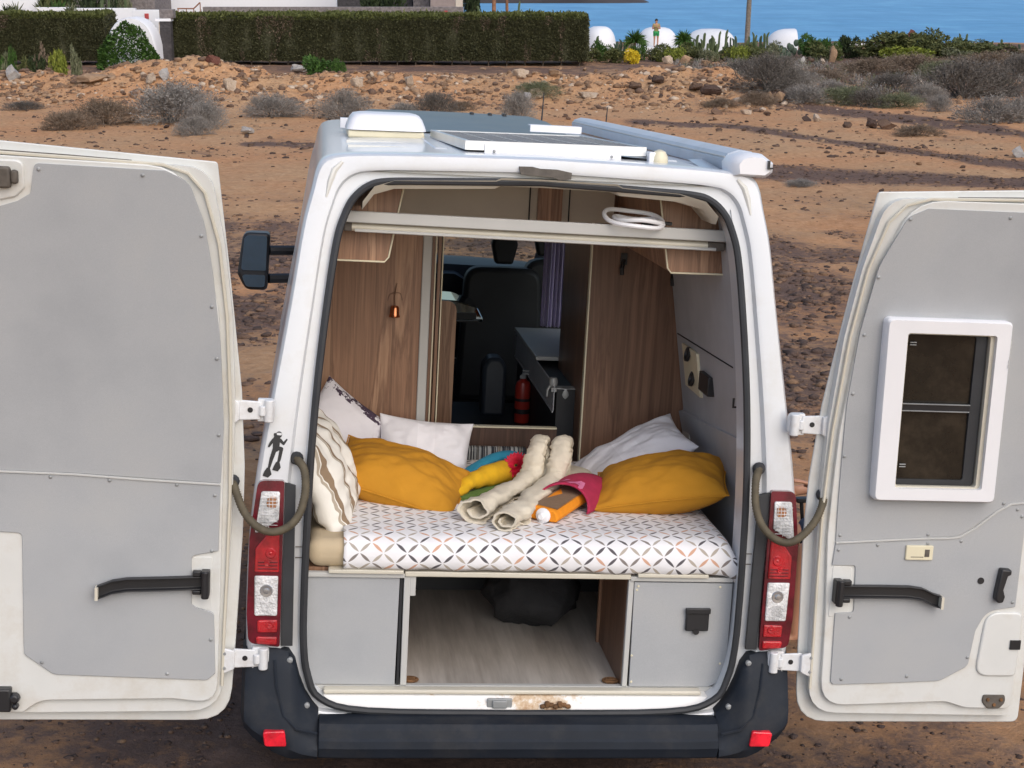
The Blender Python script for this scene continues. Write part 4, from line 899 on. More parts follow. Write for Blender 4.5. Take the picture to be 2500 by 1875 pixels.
for k, (px, row, w_, h, kd, lb) in enumerate([(28, 168, 46, 44, 'green', 'bright green plant at the foot of the left hedge'), (15, 176, 60, 40, 'drygreen', 'grey green agave clump at the far left below the hedge'), (60, 174, 60, 30, 'olive', 'olive low plant right of the bright green one'),
       (108, 165, 40, 46, 'drybrown', 'reddish dry plant below the left hedge'), (150, 160, 50, 34, 'lime', 'upright yellow green plant beside the prickly pad'), (188, 152, 30, 30, 'drygreen', 'round grey green cactus pad plant left of the creeper'), (95, 172, 60, 34, 'darkgreen', 'dark green plant below the reddish dry plant'), (775, 162, 110, 22, 'green', 'small green plant sprawling on the bank crest below the hedge'), (828, 172, 40, 26, 'green', 'green sprig hanging from the bank crest right of the sprawling plant')]):
    y = 66.5 if k < 7 else 61.5; bush(px, row, row-h, w_, kd, lb, y, 'plants at the foot of the hedges', lf=.09, n=1700)
# twig standing on the sand
tw = MB().tube([(0, 0, -.05), (.05, 0, .25), (-.02, 0, .55)], [.02, .015, .008], 5).tube([(.05, 0, .25), (.22, 0, .3)], [.012, .006], 5).build('broken_stick', LM['wood']); yy = yat(290, 765); tw.location = (xat(765, yy), yy, gz(xat(765, yy), yy)); tag(tw, 'pale broken stick standing in the sand left of the van roof', 'stick')

# --- people -------------------------------------------------------------
def skin_mesh(name, verts, edges, mat, sub=2):
    me = bpy.data.meshes.new(name+'_rig'); me.from_pydata([v[:3] for v in verts], edges, []); o = bpy.data.objects.new(name+'_rig', me); COL.objects.link(o)
    md = o.modifiers.new('skin', 'SKIN'); md.use_smooth_shade = True
    for i, v in enumerate(verts):
        r = v[3]; me.skin_vertices[0].data[i].radius = (r, v[4] if len(v) > 4 else r); me.skin_vertices[0].data[i].use_root = (i == 0)
    s = o.modifiers.new('sub', 'SUBSURF'); s.levels = s.render_levels = sub
    dg = bpy.context.evaluated_depsgraph_get(); ev = o.evaluated_get(dg); m2 = bpy.data.meshes.new_from_object(ev); m2.name = name
    bpy.data.objects.remove(o); m2.materials.clear(); m2.materials.append(mat)
    m2.polygons.foreach_set('use_smooth', [True]*len(m2.polygons)); return m2
def body_graph(J):
    """J: joint positions -> skin graph; index 0 is the pelvis"""
    V = []; E = []; I = {}
    def a(n, p, r, par=None, r2=None):
        V.append((*p, r, r2 or r)); I[n] = len(V)-1
        if par is not None: E.append((I[par], I[n]))
    L = lambda p, q, t: tuple(Vector(p).lerp(Vector(q), t))
    a('pel', J['pel'], .135, r2=.10); a('waist', L(J['pel'], J['chest'], .45), .115, 'pel', .085); a('chest', J['chest'], .145, 'waist', .10); a('neckb', L(J['chest'], J['neck'], .75), .075, 'chest'); a('neck', J['neck'], .052, 'neckb')
    a('jaw', L(J['neck'], J['crown'], .35), .066, 'neck'); a('head', L(J['neck'], J['crown'], .68), .088, 'jaw'); a('crown', J['crown'], .06, 'head')
    f = Vector(J['face']).normalized(); hp = Vector(L(J['neck'], J['crown'], .5)); a('nose', hp+f*.10, .014, 'jaw')
    for s in 'lr':
        a('sh'+s, J['sh'+s], .058, 'chest'); a('ua'+s, L(J['sh'+s], J['el'+s], .45), .048, 'sh'+s); a('el'+s, J['el'+s], .038, 'ua'+s); a('fa'+s, L(J['el'+s], J['wr'+s], .35), .038, 'el'+s); a('wr'+s, J['wr'+s], .026, 'fa'+s)
        d = (Vector(J['wr'+s])-Vector(J['el'+s])).normalized(); pl_ = Vector(J['wr'+s])+d*.075; a('pa'+s, pl_, .030, 'wr'+s, .018)
        sd_ = d.cross(f).normalized()
        if sd_.length < .1: sd_ = Vector((1, 0, 0))
        for k, (o_, ln) in enumerate(((-.028, .060), (-.010, .072), (.010, .068), (.028, .052))):
            b = pl_+sd_*o_+d*.03; a('f%d%s' % (k, s), b, .0095, 'pa'+s); c = b+d*ln*.55+f*.01; a('g%d%s' % (k, s), c, .0085, 'f%d%s' % (k, s)); a('h%d%s' % (k, s), c+d*ln*.4+f*.022, .0075, 'g%d%s' % (k, s))
        a('t'+s, Vector(J['wr'+s])+d*.045+sd_*-.04+f*.01, .011, 'wr'+s); a('u'+s, Vector(J['wr'+s])+d*.085+sd_*-.055+f*.025, .009, 't'+s)
        a('hip'+s, J['hip'+s], .095, 'pel'); a('th'+s, L(J['hip'+s], J['kn'+s], .45), .082, 'hip'+s); a('kn'+s, J['kn'+s], .056, 'th'+s); a('ca'+s, L(J['kn'+s], J['an'+s], .32), .054, 'kn'+s); a('an'+s, J['an'+s], .036, 'ca'+s)
        a('he'+s, Vector(J['an'+s])+Vector((0, 0, -.045)), .036, 'an'+s); ff = Vector((f.x, f.y, 0)).normalized(); a('to'+s, Vector(J['an'+s])+ff*.15+Vector((0, 0, -.06)), .034, 'he'+s, .022)
    return V, E, I
def person(name, J, mw, label, shirt, shorts, sleeve=.5, legc=.9, long_=False):
    V, E, I = body_graph(J); p = link('person', skin_mesh('person', V, E, MT['skin']), mw=mw); tag(p, label, 'person')
    L = lambda q, r_, t: tuple(Vector(q).lerp(Vector(r_), t)); k = 1.16
    sv = [(*V[I['waist']][:3], .128*1.08, .105), (*V[I['pel']][:3], .140*1.08, .115), (*V[I['chest']][:3], .152*1.08, .115), (*V[I['neckb']][:3], .082, .08)]; se = [(0, 1), (0, 2), (2, 3)]
    for s in 'lr':
        sv += [(*J['sh'+s], .072), (*L(J['sh'+s], J['el'+s], sleeve), .062)]; se += [(2, len(sv)-2), (len(sv)-2, len(sv)-1)]
    link('shirt', skin_mesh('shirt', sv, se, shirt), p)
    tv = [(*V[I['pel']][:3], .150, .122)]; te = []
    for s in 'lr':
        tv += [(*J['hip'+s], .112), (*L(J['hip'+s], J['kn'+s], .5), .100), (*L(J['hip'+s], J['kn'+s], legc), .080)]; b = len(tv); te += [(0, b-3), (b-3, b-2), (b-2, b-1)]
    link('shorts', skin_mesh('shorts', tv, te, shorts), p)
    f = Vector(J['face']).normalized(); c = Vector(J['neck']).lerp(Vector(J['crown']), .72)-f*.012; mb = MB(); R3 = f.to_track_quat('-Y', 'Z').to_matrix().to_4x4()
    rings = [[Vector((.098*math.cos(t)*math.sin(a), .112*math.sin(t)*math.sin(a)+(.03 if a > 1.2 and math.sin(t) < 0 else 0), .118*math.cos(a))) for t in np.linspace(0, 2*PI, 17)[:-1]] for a in (.05, .4, .8, 1.15, 1.5, 1.9)]
    mb.loft([[T(*c) @ (R3 @ q) for q in rg] for rg in rings], True, True, False); mb.build('hair', MT['hair'], p)
    sdv = Vector((0, 0, 1)).cross(f).normalized(); e = MB()
    for s in (-1, 1): e.lathe([(.001, -.012), (.012, 0), (.001, .012)], 8, T(*(Vector(J['neck']).lerp(Vector(J['crown']), .55)+f*.083+sdv*s*.033)))
    e.build('eyes', MT['hair'], p)
    return p
yp = 96.5; xp = xat(1601, yp); zp = zat(113.5, yp); base = gz(xp, yp)
pl_ = MB().box(-1.3, 1.3, -.5, .5, base-zp-.1, -.0).build('stone_ledge', LM['white'], mw=T(xp, yp, zp), bevel=.03); tag(pl_, 'white plastered ledge the standing person is on', 'ledge')
person('person', dict(pel=(0, 0, .88), chest=(0, .01, 1.20), neck=(0, 0, 1.36), crown=(0, -.01, 1.56), face=(.25, -1, -.25), shl=(-.17, 0, 1.28), shr=(.17, 0, 1.28), ell=(-.23, -.04, 1.02), elr=(.22, -.05, 1.03), wrl=(-.09, -.24, 1.10), wrr=(.06, -.25, 1.12),
       hipl=(-.09, 0, .82), hipr=(.09, 0, .82), knl=(-.10, -.01, .45), knr=(.10, -.01, .45), anl=(-.11, .02, .08), anr=(.10, .02, .08)), T(xp, yp, zp), 'person in green shorts standing on the ledge before the second white dome',
       pm('khaki_vest_cloth', (.33, .30, .12), .9), pm('green_shorts_cloth', (.03, .30, .09), .9), .2, .62)
# someone sitting in a folding chair beside the van
PX_, PY_ = 2.13, 2.25; wl = M_VAN @ Vector((PX_, PY_, 0)); gzz = gz(wl.x, wl.y); PM = T(wl.x, wl.y, gzz) @ RZ(-PI/2+.117)
ch = empty('camping_chair', PM, 'black folding camping chair set beside the right side of the van', 'chair'); mb = MB()
MB().add([Vector(v) for v in ((-.25, -.25, .43), (.25, -.25, .43), (.25, .22, .40), (-.25, .22, .40))], [(0, 1, 2, 3)]).build('seat', MT['bag'], ch); MB().add([Vector(v) for v in ((-.25, .22, .42), (.25, .22, .42), (.25, .38, .92), (-.25, .38, .92))], [(0, 1, 2, 3)]).build('backrest', MT['bag'], ch)
for s in (-1, 1):
    MB().tube([(s*.27, -.27, 0), (s*.27, .25, .44), (s*.27, .39, .93)], .011, 6).build('frame', MT['black'], ch); MB().tube([(s*.27, .27, 0), (s*.27, -.25, .44), (s*.27, -.27, .64)], .011, 6).build('leg', MT['black'], ch); MB().box(s*.27-.025, s*.27+.025, -.30, .30, .635, .66).build('armrest', MT['black'], ch, bevel=.006)
person('person', dict(pel=(0, .10, .53), chest=(0, .20, .88), neck=(0, .20, 1.06), crown=(0, .17, 1.27), face=(0, -1, -.2), shl=(-.18, .19, .97), shr=(.18, .19, .97), ell=(-.26, -.04, .745), elr=(.26, -.04, .745), wrl=(-.22, -.30, .715), wrr=(.22, -.30, .86),
       hipl=(-.09, .04, .52), hipr=(.09, .04, .52), knl=(-.12, -.36, .52), knr=(.12, -.36, .52), anl=(-.13, -.40, .08), anr=(.13, -.40, .08)), PM, 'person in dark blue clothes sitting in the camping chair beside the van',
       pm('navy_shirt_cloth', (.02, .03, .07), .9), pm('dark_blue_trouser_cloth', (.03, .045, .085), .9), .45, .95)

# ================================================================== THE CAMPER VAN (built in the van's own axes: x right, y towards its front, z up)
van = empty('camper_van', M_VAN, 'white camper van with both rear doors swung open showing a bed inside', 'camper van')
def yr(z): return .17*(max(0.0, z-1.2)/1.27)**1.5          # the tail leans forward towards the roof
def part(mb, name, mats, parent=None, **k): return mb.build(name, mats, parent or van, **k)
def lean(me, sgn, cuts=True):
    """cut a flat piece into strips and lean it like the tail (sgn=1) or like a door folded right back (sgn=-1)"""
    bm = bmesh.new(); bm.from_mesh(me)
    if cuts:
        for z in np.arange(1.25, 2.55, .1):
            bmesh.ops.bisect_plane(bm, geom=bm.verts[:]+bm.edges[:]+bm.faces[:], plane_co=(0, 0, z), plane_no=(0, 0, 1), dist=1e-5)
    for v in bm.verts: v.co.y += sgn*yr(v.co.z)
    bmesh.ops.recalc_face_normals(bm, faces=bm.faces); bm.to_mesh(me); bm.free()
def leaf(name, poly, y0, y1, mat, parent, bevel=0, seg=3, sgn=-1, smooth=True, holes=None):
    mb = MB().prism(poly, y0, y1); o = mb.build(name, mat, parent, smooth=False)
    lean(o.data, sgn)
    if smooth: o.data.polygons.foreach_set('use_smooth', [True]*len(o.data.polygons)); o.data.set_sharp_from_angle(angle=R(32))
    if bevel:
        md = o.modifiers.new('bevel', 'BEVEL'); md.width = bevel; md.segments = seg; md.limit_method = 'ANGLE'; md.angle_limit = R(50)
    return o

# -- body shell: matched control points of the outer contour and of the door opening (right half, from roof centre to sill centre)
OUT = [(0, 2.515), (.42, 2.509), (.68, 2.499), (.768, 2.484), (.803, 2.448), (.823, 2.365), (.852, 2.235), (.888, 1.98), (.940, 1.656), (.985, 1.38), (1.006, 1.15), (1.012, .92), (1.008, .72), (.99, .58), (.93, .465), (.60, .445), (0, .445)]
INN = [(0, 2.428), (.36, 2.416), (.55, 2.408), (.62, 2.39), (.672, 2.345), (.702, 2.285), (.728, 2.19), (.755, 1.97), (.780, 1.70), (.796, 1.42), (.803, 1.15), (.806, .92), (.803, .74), (.785, .62), (.735, .528), (.56, .482), (0, .474)]
def full(half, n=4):
    pts = [Vector((x, 0, z)) for x, z in half]
    c = catmull(pts, n)
    return [Vector((-p.x, 0, p.z)) for p in c[::-1][:-1]] + [Vector(p) for p in c[:-1]]     # closed loop, sill centre -> left -> roof -> right
LO, LI = full(OUT), full(INN)
NL = len(LO)
def ring(t, dy, inset=0):
    out = []
    for a, b in zip(LO, LI):
        p = a.lerp(b, t); out.append(Vector((p.x, yr(p.z)+dy, p.z)))
    return out
body = MB()
rings = [[Vector((p.x*1.0, y_, p.z)) for p in LO] for y_ in (3.9, 3.3, 2.45, 2.0, 1.0, .34)]
rings += [ring(0, .035), ring(.03, .014), ring(.09, .002), ring(.50, 0), ring(.60, .004), ring(.66, .030), ring(.90, .034), ring(.95, .022), ring(1, .014), ring(1.0, .10), ring(1.0, .16)]
body.loft(rings)
win = [f for f in body.f if all(2.44 < body.v[q][1] < 3.31 and 1.40 < body.v[q][2] < 2.16 and body.v[q][0] > 0 for q in f)]
body.f = [f for f in body.f if f not in win]; body.m = [0]*len(body.f)
part(MB().add(body.v, win), 'side_window', MT['glass'])
part(body, 'body_shell', MT['paint'], ang=40)
# seams, side mouldings and cab
cab = MB()
def cabring(y, zt, w): 
    return [Vector((p.x*w*(1 if p.z < 1.3 else 1-.10*(1-(zt-.4)/2.115)), y, .385+(p.z-.385)*(zt-.385)/2.13)) for p in LO]
CR = [cabring(3.9, 2.515, 1), cabring(4.12, 2.43, .995), cabring(4.5, 2.12, .985), cabring(4.95, 1.72, .97), cabring(5.12, 1.56, .96), cabring(5.5, 1.22, .93), cabring(5.62, .85, .88)]
vsC = [q for rg in CR for q in rg]; fC = []; fW = []; fS = []
for i in range(len(CR)-1):
    for k in range(NL):
        f = (i*NL+k, i*NL+(k+1) % NL, (i+1)*NL+(k+1) % NL, (i+1)*NL+k)
        c = sum((vsC[q] for q in f), Vector())/4
        rz = LO[k].z; rx = abs((LO[k].x+LO[(k+1) % NL].x)/2)
        if 1 <= i <= 3 and rz > 2.47 and rx < .70: fW.append(f)
        elif i <= 1 and 1.62 < LO[k].z < 2.30 and 1.62 < LO[(k+1) % NL].z < 2.30: fS.append(f)
        else: fC.append(f)
fC.append(tuple((len(CR)-1)*NL+k for k in range(NL)))
cab.add(vsC, fC); part(cab, 'cab_shell', MT['paint'], ang=40)
part(MB().add(vsC, fW), 'windscreen', MT['glass']); part(MB().add(vsC, fS), 'cab_side_windows', MT['tint'])
part(MB().box(-.8, .8, 5.55, 5.68, .32, .80).box(-.95, .95, 5.40, 5.60, .3, .55), 'front_bumper', MT['plastic'], bevel=.03)
part(MB().box(-.95, .95, .12, 5.3, .30, .375), 'underbody', MT['dark'])
for s in (-1, 1):
    for y_ in (1.9, 3.38): part(MB().tube([Vector((s*(p[0]-.0015), y_, p[1])) for p in OUT[5:13]], .003, 4), 'side_seam', MT['greybar'])
    part(MB().box(s*1.0-.02, s*1.0+.02, 1.35, 3.9, .72, .92), 'side_moulding', MT['plastic'], bevel=.01)
for s in (-1, 1):
    for y_ in (.95, 4.55):
        wm = T(s*.90, y_, .34) @ RY(PI/2)
        wh = part(MB().lathe([(.20, -.11), (.29, -.115), (.335, -.09), (.345, 0), (.335, .09), (.29, .115), (.20, .11)], 28, wm), 'wheel', MT['rubber'])
        part(MB().lathe([(.05, -.07), (.12, -.06), (.18, -.07), (.205, -.10), (.205, .10), (.18, .07), (.05, .05)], 20, wm), 'rim', MT['steel'], wh)
# gutter and roof pressings
for x in (-.36, -.06, .24, .54): part(MB().box(x, x+.05, .62, 3.7, 2.495, 2.514 if abs(x) < .5 else 2.508), 'roof_rib', MT['paint'], bevel=.006)
mb = MB()
for (x0, x1, y0) in ((-.69, -.28, 1.06), (-.69, -.28, .66)): part(MB().box(x0, x1, y0, y0+.010, 2.492, 2.509), 'roof_seam', MT['roofgel'], bevel=.002)
for s in (-1, 1):                                     # lumps of sealant and panel folds on the upper rear corners
    part(MB().tube([Vector((s*x, yr(z)+.002, z)) for x, z in ((.715, 2.470), (.742, 2.44), (.756, 2.40), (.768, 2.345))], [.006, .012, .011, .004], 8), 'corner_sealant', MT['roofgel'])
# door-opening seal
seal = MB().tube([Vector((p.x, yr(p.z)+.006, p.z)) for p in LI], .0135, 8, closed=True)
part(seal, 'door_seal', MT['rubber'])
# cream inner trim of the header
hd = [Vector((x, .24, z)) for x, z in [(-.64, 2.30), (-.60, 2.355), (-.53, 2.378), (-.30, 2.388), (-.17, 2.394), (-.15, 2.404), (0, 2.405), (.27, 2.40), (.29, 2.388), (.50, 2.376), (.60, 2.352), (.65, 2.30)]]
part(MB().loft([[p+Vector((0, -.09, .035)) for p in hd], [p+Vector((0, -.06, .004)) for p in hd], hd, [p+Vector((0, .3, 0)) for p in hd]], closed=False), 'header_trim', MT['creambar'])
# rusty door latches and striker on the sill, sill plate
part(MB().add([Vector((x, y, z)) for x, y, z in [(-.66, .016, .478), (.66, .016, .478), (.725, .05, .524), (-.725, .05, .524), (.72, .16, .528), (-.72, .16, .528)]], [(0, 1, 2, 3), (3, 2, 4, 5)]), 'sill_panel', MT['sill'], smooth=False)
part(MB().box(-.725, .70, .055, .098, .526, .543), 'sill_trim', MT['creambar'], bevel=.006)
part(MB().box(-.10, -.045, .014, .030, .488, .518).box(-.12, -.025, .024, .036, .484, .522), 'striker', MT['steel'], bevel=.004)
mb = MB()
for k in range(7): mb.box(.08+.016*k, .10+.016*k, .012, .03, .487+.003*(k % 3), .503+.006*((k*2) % 3))
part(mb, 'rusty_latch', MT['rust'], bevel=.006)
# patch of brown tape over the old brake-light hole
tp = [(-.088, 2.482), (-.04, 2.483), (-.01, 2.477), (.05, 2.477), (.103, 2.468), (.100, 2.445), (.06, 2.440), (.03, 2.449), (-.03, 2.452), (-.083, 2.455)]
leaf('tape_patch', tp, -.016, .001, MT['tape'], van, bevel=.005, sgn=1)

# -- rear bumper: three shaped pieces
def bumper_sec(x):
    """profile (y,z) across the bumper"""
    t = min(1, abs(x)/.98); yb = .06*max(0, (abs(x)-.62)/.38)**2
    return [(.03+yb, .470), (-.045+yb, .474), (-.080+yb, .466), (-.096+yb, .448), (-.104+yb, .420), (-.112+yb, .412), (-.116+yb, .385), (-.113+yb, .378), (-.104+yb, .345), (-.085+yb, .335), (-.03+yb, .33), (.05+yb, .34)]
mid = MB().loft([[Vector((x, y, z)) for y, z in bumper_sec(x)] for x in np.linspace(-.7405, .7405, 15)], closed=True, capa=True, capb=True)
part(mid, 'bumper_centre', MT['plastic'], bevel=.004, ang=25)
for s in (-1, 1):
    rg = []
    for x, zt, yo in ((.742, .486, 0), (.765, .512, 0), (.792, .556, .0), (.815, .615, .0), (.832, .680, .0), (.855, .716, .002), (.90, .726, .008), (.945, .728, .02), (.978, .727, .022), (1.008, .722, .040), (1.022, .705, .10), (1.026, .69, .32)):
        zb = .335+.12*max(0, (x-.83)/.195)**1.7
        sec = [(.045+yo, zt), (-.015+yo, zt), (-.035+yo, zt-.02), (-.055+yo, .75*zt+.25*zb), (-.082+yo, .5*zt+.5*zb), (-.108+yo, .28*zt+.72*zb), (-.110+yo, .12*zt+.88*zb), (-.085+yo, zb), (.06+yo, zb)]
        rg.append([Vector((s*x, y, z)) for y, z in sec])
    bc = part(MB().loft(rg, closed=True, capa=True, capb=True), 'bumper_corner', MT['plastic'], ang=32)
    # sculpted channel line
    part(MB().tube([Vector((s*a, b, c)) for a, b, c in ((.745, -.106, .440), (.82, -.100, .455), (.868, -.085, .50), (.895, -.058, .60), (.905, -.030, .69))], .006, 6), 'bumper_crease', MT['plastic'], bc)
    mb = MB()
    for a, b, c in ((.785, -.03, .520), (.850, -.022, .690)): mb.lathe([(.011, 0), (.011, .012), (.006, .016)], 10, T(s*a, b, c) @ RX(PI/2))
    part(mb, 'bumper_screws', MT['steel'], bc)
    rp = [(s*(.895+a), .425+b) for a, b in rpoly([(-.042, -.030, .008), (.036, -.030, .014), (.044, .026, .012), (-.034, .030, .010)][::1])]
    part(MB().prism(rp, -.118, -.085), 'bumper_reflector', MT['reflector'], bc, bevel=.004)
# -- tail lights
for s in (-1, 1):
    def pl(pts): return [(s*x, z) for x, z in pts]
    tl = leaf('tail_light', pl(rpoly([(.886, 1.352, .01), (.978, 1.352, .03), (1.004, 1.14, .02), (1.008, .86, .02), (1.000, .75, .03), (.888, .735, .01)])), -.020, .03, MT['lensredd'], van, bevel=.008, sgn=1)
    def lens(name, pts, mat, y=-.028): return leaf(name, pl(rpoly(pts)), y, -.018, mat, tl, bevel=.005, seg=2, sgn=1)
    lens('indicator_lens', [(.900, 1.314, .008), (.965, 1.314, .008), (.985, 1.165, .004), (.975, 1.165, .004), (.902, 1.212, .006)], MT['lensclear'])
    lens('amber_bulb', [(.908, 1.298, .012), (.945, 1.298, .02), (.950, 1.255, .02), (.908, 1.250, .02)], MT['lensamber'], -.030)
    lens('brake_lens', [(.898, 1.172, .006), (.932, 1.172, .006), (.982, 1.105, .01), (.984, 1.018, .006), (.897, 1.018, .006)], MT['lensred'])
    lens('reversing_lens', [(.899, 1.004, .006), (.983, 1.004, .006), (.980, .855, .008), (.900, .855, .008)], MT['lensclear'])
    lens('fog_lens', [(.898, .840, .006), (.970, .838, .01), (.968, .792, .006), (.898, .792, .006)], MT['lensred'])
    lens('lower_lens', [(.898, .776, .006), (.975, .776, .01), (.970, .748, .01), (.898, .746, .006)], MT['lensred'])
    rb = MB()
    for k in range(9): z = 1.195+.0125*k; rb.tube([(s*.906, -.0335, z+yr(z)*0), (s*(.966+.0005*(9-k)), -.0335, z)], .0012, 4)
    for k in range(5): x = .912+.0125*k; rb.tube([(s*x, -.0335, 1.215 if x < .93 else 1.185), (s*x, -.0325, 1.30)], .0010, 4)
    tag(part(rb, 'lens_ribs', MT['lensclear'], tl), kind='stuff')
    for x, z, r in ((.928, 1.090, .020), (.925, .822, .015), (.940, 1.052, .012)): part(MB().lathe([(r, 0), (r*.8, .004), (r*.3, .003), (.001, .006)], 18, T(s*x, -.0275, z) @ RX(PI/2)), 'lamp_bowl', MT['lensred'], tl)
    part(MB().lathe([(.024, 0), (.021, .004), (.012, .003), (.008, .008), (.001, .009)], 18, T(s*.940, -.0275, .950) @ RX(PI/2)), 'lamp_bowl', MT['bulb'], tl)
    for k in range(3): part(MB().box(*sorted((s*.902, s*.972)), -.0305, -.027, 1.030+.012*k, 1.034+.012*k), 'lens_bar', MT['lensredd'], tl)
    leaf('light_gasket', pl([(.846, 1.33), (.884, 1.342), (.884, .735), (.842, .735)]), -.006, .012, MT['rubber'], tl, sgn=1)
# -- diver sticker on the left pillar (flat print, thin film)
def blob(mb, pts, r):
    """thin capsule chain"""
    for (a, b), (ra, rb) in zip(zip(pts[:-1], pts[1:]), zip(r[:-1], r[1:])):
        a = Vector(a); b = Vector(b); d = (b-a).normalized(); n = Vector((-d.y, d.x)); P = []
        for k in range(7): t = PI*k/6; P.append(a - d*ra*math.sin(t) + n*ra*math.cos(t))
        for k in range(7): t = PI*k/6; P.append(b + d*rb*math.sin(t) - n*rb*math.cos(t))
        mb.prism([(p.x, p.y) for p in P], -.0015, .0005)
dv = MB(); DX, DZ, DS = -.9185, 1.4425, .00050
def dp(u, v): return (DX+(u-350)*DS*.98, DZ-(v-300)*DS)
blob(dv, [dp(352, 195), dp(350, 230), dp(348, 262)], [.013, .012, .011])          # torso
blob(dv, [dp(330, 200), dp(312, 222), dp(298, 246)], [.006, .005, .0035])         # arm down
blob(dv, [dp(376, 200), dp(402, 226), dp(424, 196)], [.006, .0045, .003])         # bent arm
blob(dv, [dp(340, 265), dp(318, 335), dp(300, 410)], [.008, .0065, .004])         # straight leg
blob(dv, [dp(358, 258), dp(388, 262), dp(374, 340), dp(362, 372)], [.008, .0065, .0055, .0035])
dv.prism([dp(288, 398), dp(310, 404), dp(322, 446), dp(296, 470), dp(258, 456), dp(270, 424)], -.0015, .0005)
dv.prism([dp(352, 356), dp(378, 360), dp(386, 396), dp(366, 424), dp(326, 414), dp(338, 382)], -.0015, .0005)
blob(dv, [dp(368, 160), dp(368, 166)], [.011, .010]); blob(dv, [dp(340, 160), dp(346, 176)], [.005, .006])
o = dv.build('diver_sticker', MT['black'], van, smooth=False); lean(o.data, 1, False)
mk = MB(); blob(mk, [dp(360, 156), dp(380, 157)], [.0042, .0042]); o2 = mk.build('diver_mask', MT['paint'], o, smooth=False); lean(o2.data, 1, False)
for v in o2.data.vertices: v.co.y -= .001

# -- mirrors
for s in (-1, 1):
    mp_ = [(s*x, z) for x, z in rpoly([(1.235, 1.80, .05), (1.075, 1.80, .03), (1.085, 1.455, .03), (1.215, 1.455, .06), (1.265, 1.55, .03)], 5)]
    mi = part(MB().prism(mp_, 4.08, 4.24), 'door_mirror', MT['black'], bevel=.025)
    part(MB().prism([(s*x, z) for x, z in rpoly([(1.225, 1.785, .035), (1.092, 1.785, .02), (1.096, 1.575, .01), (1.243, 1.575, .02)])], 4.074, 4.082), 'mirror_glass', MT['glassdark'], mi)
    part(MB().prism([(s*x, z) for x, z in rpoly([(1.243, 1.548, .02), (1.098, 1.548, .01), (1.102, 1.475, .02), (1.21, 1.475, .03)])], 4.074, 4.082), 'wide_angle_glass', MT['glassdark'], mi)
    for z, xo in ((1.69, .93), (1.52, .95)): part(MB().tube([(s*1.08, 4.15, z), (s*xo, 4.2, z)], .03, 8), 'mirror_arm', MT['black'], mi)
# -- aerials
for x, y, z0, z1 in ((.509, 4.0, 2.44, 2.71), (.905, 4.05, 2.36, 2.645)): part(MB().tube([(x, y, z0), (x+.006, y-.02, z1)], [.006, .003], 6), 'aerial', MT['rubber'])
# -- roof hatch
vt = part(MB().prism([(-.677, 2.500), (-.343, 2.506), (-.345, 2.536), (-.677, 2.531)], 1.50, 1.90), 'roof_hatch', MT['ivory'], bevel=.008)
lid = []
for z, i in ((2.536, 0), (2.552, .004), (2.585, .018), (2.602, .032), (2.608, .06)):
    lid.append([Vector((x, y, z+.012*(x+.51))) for x, y in rpoly([(-.685+i, 1.49+i, .05), (-.335-i, 1.49+i, .05), (-.335-i, 1.91-i, .05), (-.685+i, 1.91-i, .05)])])
part(MB().loft(lid, True, True, True), 'hatch_lid', MT['whiteplastic'], vt, ang=50)
# -- solar panels
MT['roofglass'] = pm('tinted_roof_glass', (.075, .095, .105), .35, var=.15, scale=3, dirt=(.16, .15, .12), dirtamt=.5, dscale=5, spec=.3)
def solar(c0, c1, rear, front, zr, zf, brackets, sk=-.045):
    mx = lambda x, y, z: Vector((x, y, z))
    th = .034; (xl, xr), (yl, yr_) = (c0, c1), (rear, front)
    def slab(mb, x0, x1, y0, y1, dz0, dz1):
        z = lambda y: zr+(zf-zr)*(y-rear)/(front-rear)
        vs = [Vector((x+(y-rear)*sk, y, z(y)+d+.010*(x-xl))) for d in (dz0, dz1) for y in (y0, y1) for x in (x0, x1)]
        mb.add(vs, [(0,2,3,1),(4,5,7,6),(0,1,5,4),(2,6,7,3),(0,4,6,2),(1,3,7,5)])
    fr = MB(); slab(fr, xl, xl+.02, rear, front, -th, 0); slab(fr, xr-.02, xr, rear, front, -th, 0); slab(fr, xl+.02, xr-.02, rear, rear+.02, -th, 0); slab(fr, xl+.02, xr-.02, front-.02, front, -th, 0)
    p = part(fr, 'solar_panel', MT['alu'])
    g = MB(); slab(g, xl+.018, xr-.018, rear+.018, front-.018, -.012, -.004); part(g, 'solar_glass', MT['solar'], p)
    ln = MB(); 
    for k in range(1, 6): 
        xx = xl+.02+(xr-xl-.04)*k/6; slab(ln, xx-.002, xx+.002, rear+.02, front-.02, -.004, -.003)
    for k in range(1, 10): 
        yy = rear+.02+(front-rear-.04)*k/10; slab(ln, xl+.02, xr-.02, yy-.002, yy+.002, -.0035, -.0027)
    part(ln, 'cell_lines', MT['greybar'], p)
    for (x0, x1, y0, y1, z0, z1) in brackets:
        bk = part(MB().box(x0, x1, y0, y0+.006, z0, z1).box(x0, x1, y0-.05, y0, z0-.004, z0+.002), 'bracket', MT['whiteplastic'], p, bevel=.002)
        sc = MB()
        for k in (.07, .93): sc.lathe([(.006, 0), (.004, .004)], 8, T(x0+(x1-x0)*k, y0, (z0+z1)/2) @ RX(PI/2))
        part(sc, 'bracket_screws', MT['steel'], bk)
    return p
solar(-.258, .430, .455, 1.62, 2.553, 2.545, [(-.186, .333, .446, .45, 2.493, 2.543)])
rg_ = [[Vector((x, y, z+.006*math.cos(x*3))) for x in np.linspace(a, b_, 9)] for y, z, a, b_ in ((2.10, 2.515, -.66, .40), (2.5, 2.540, -.66, .41), (3.0, 2.566, -.62, .40), (3.45, 2.578, -.52, .36), (3.52, 2.572, -.50, .34), (3.56, 2.51, -.5, .34))]
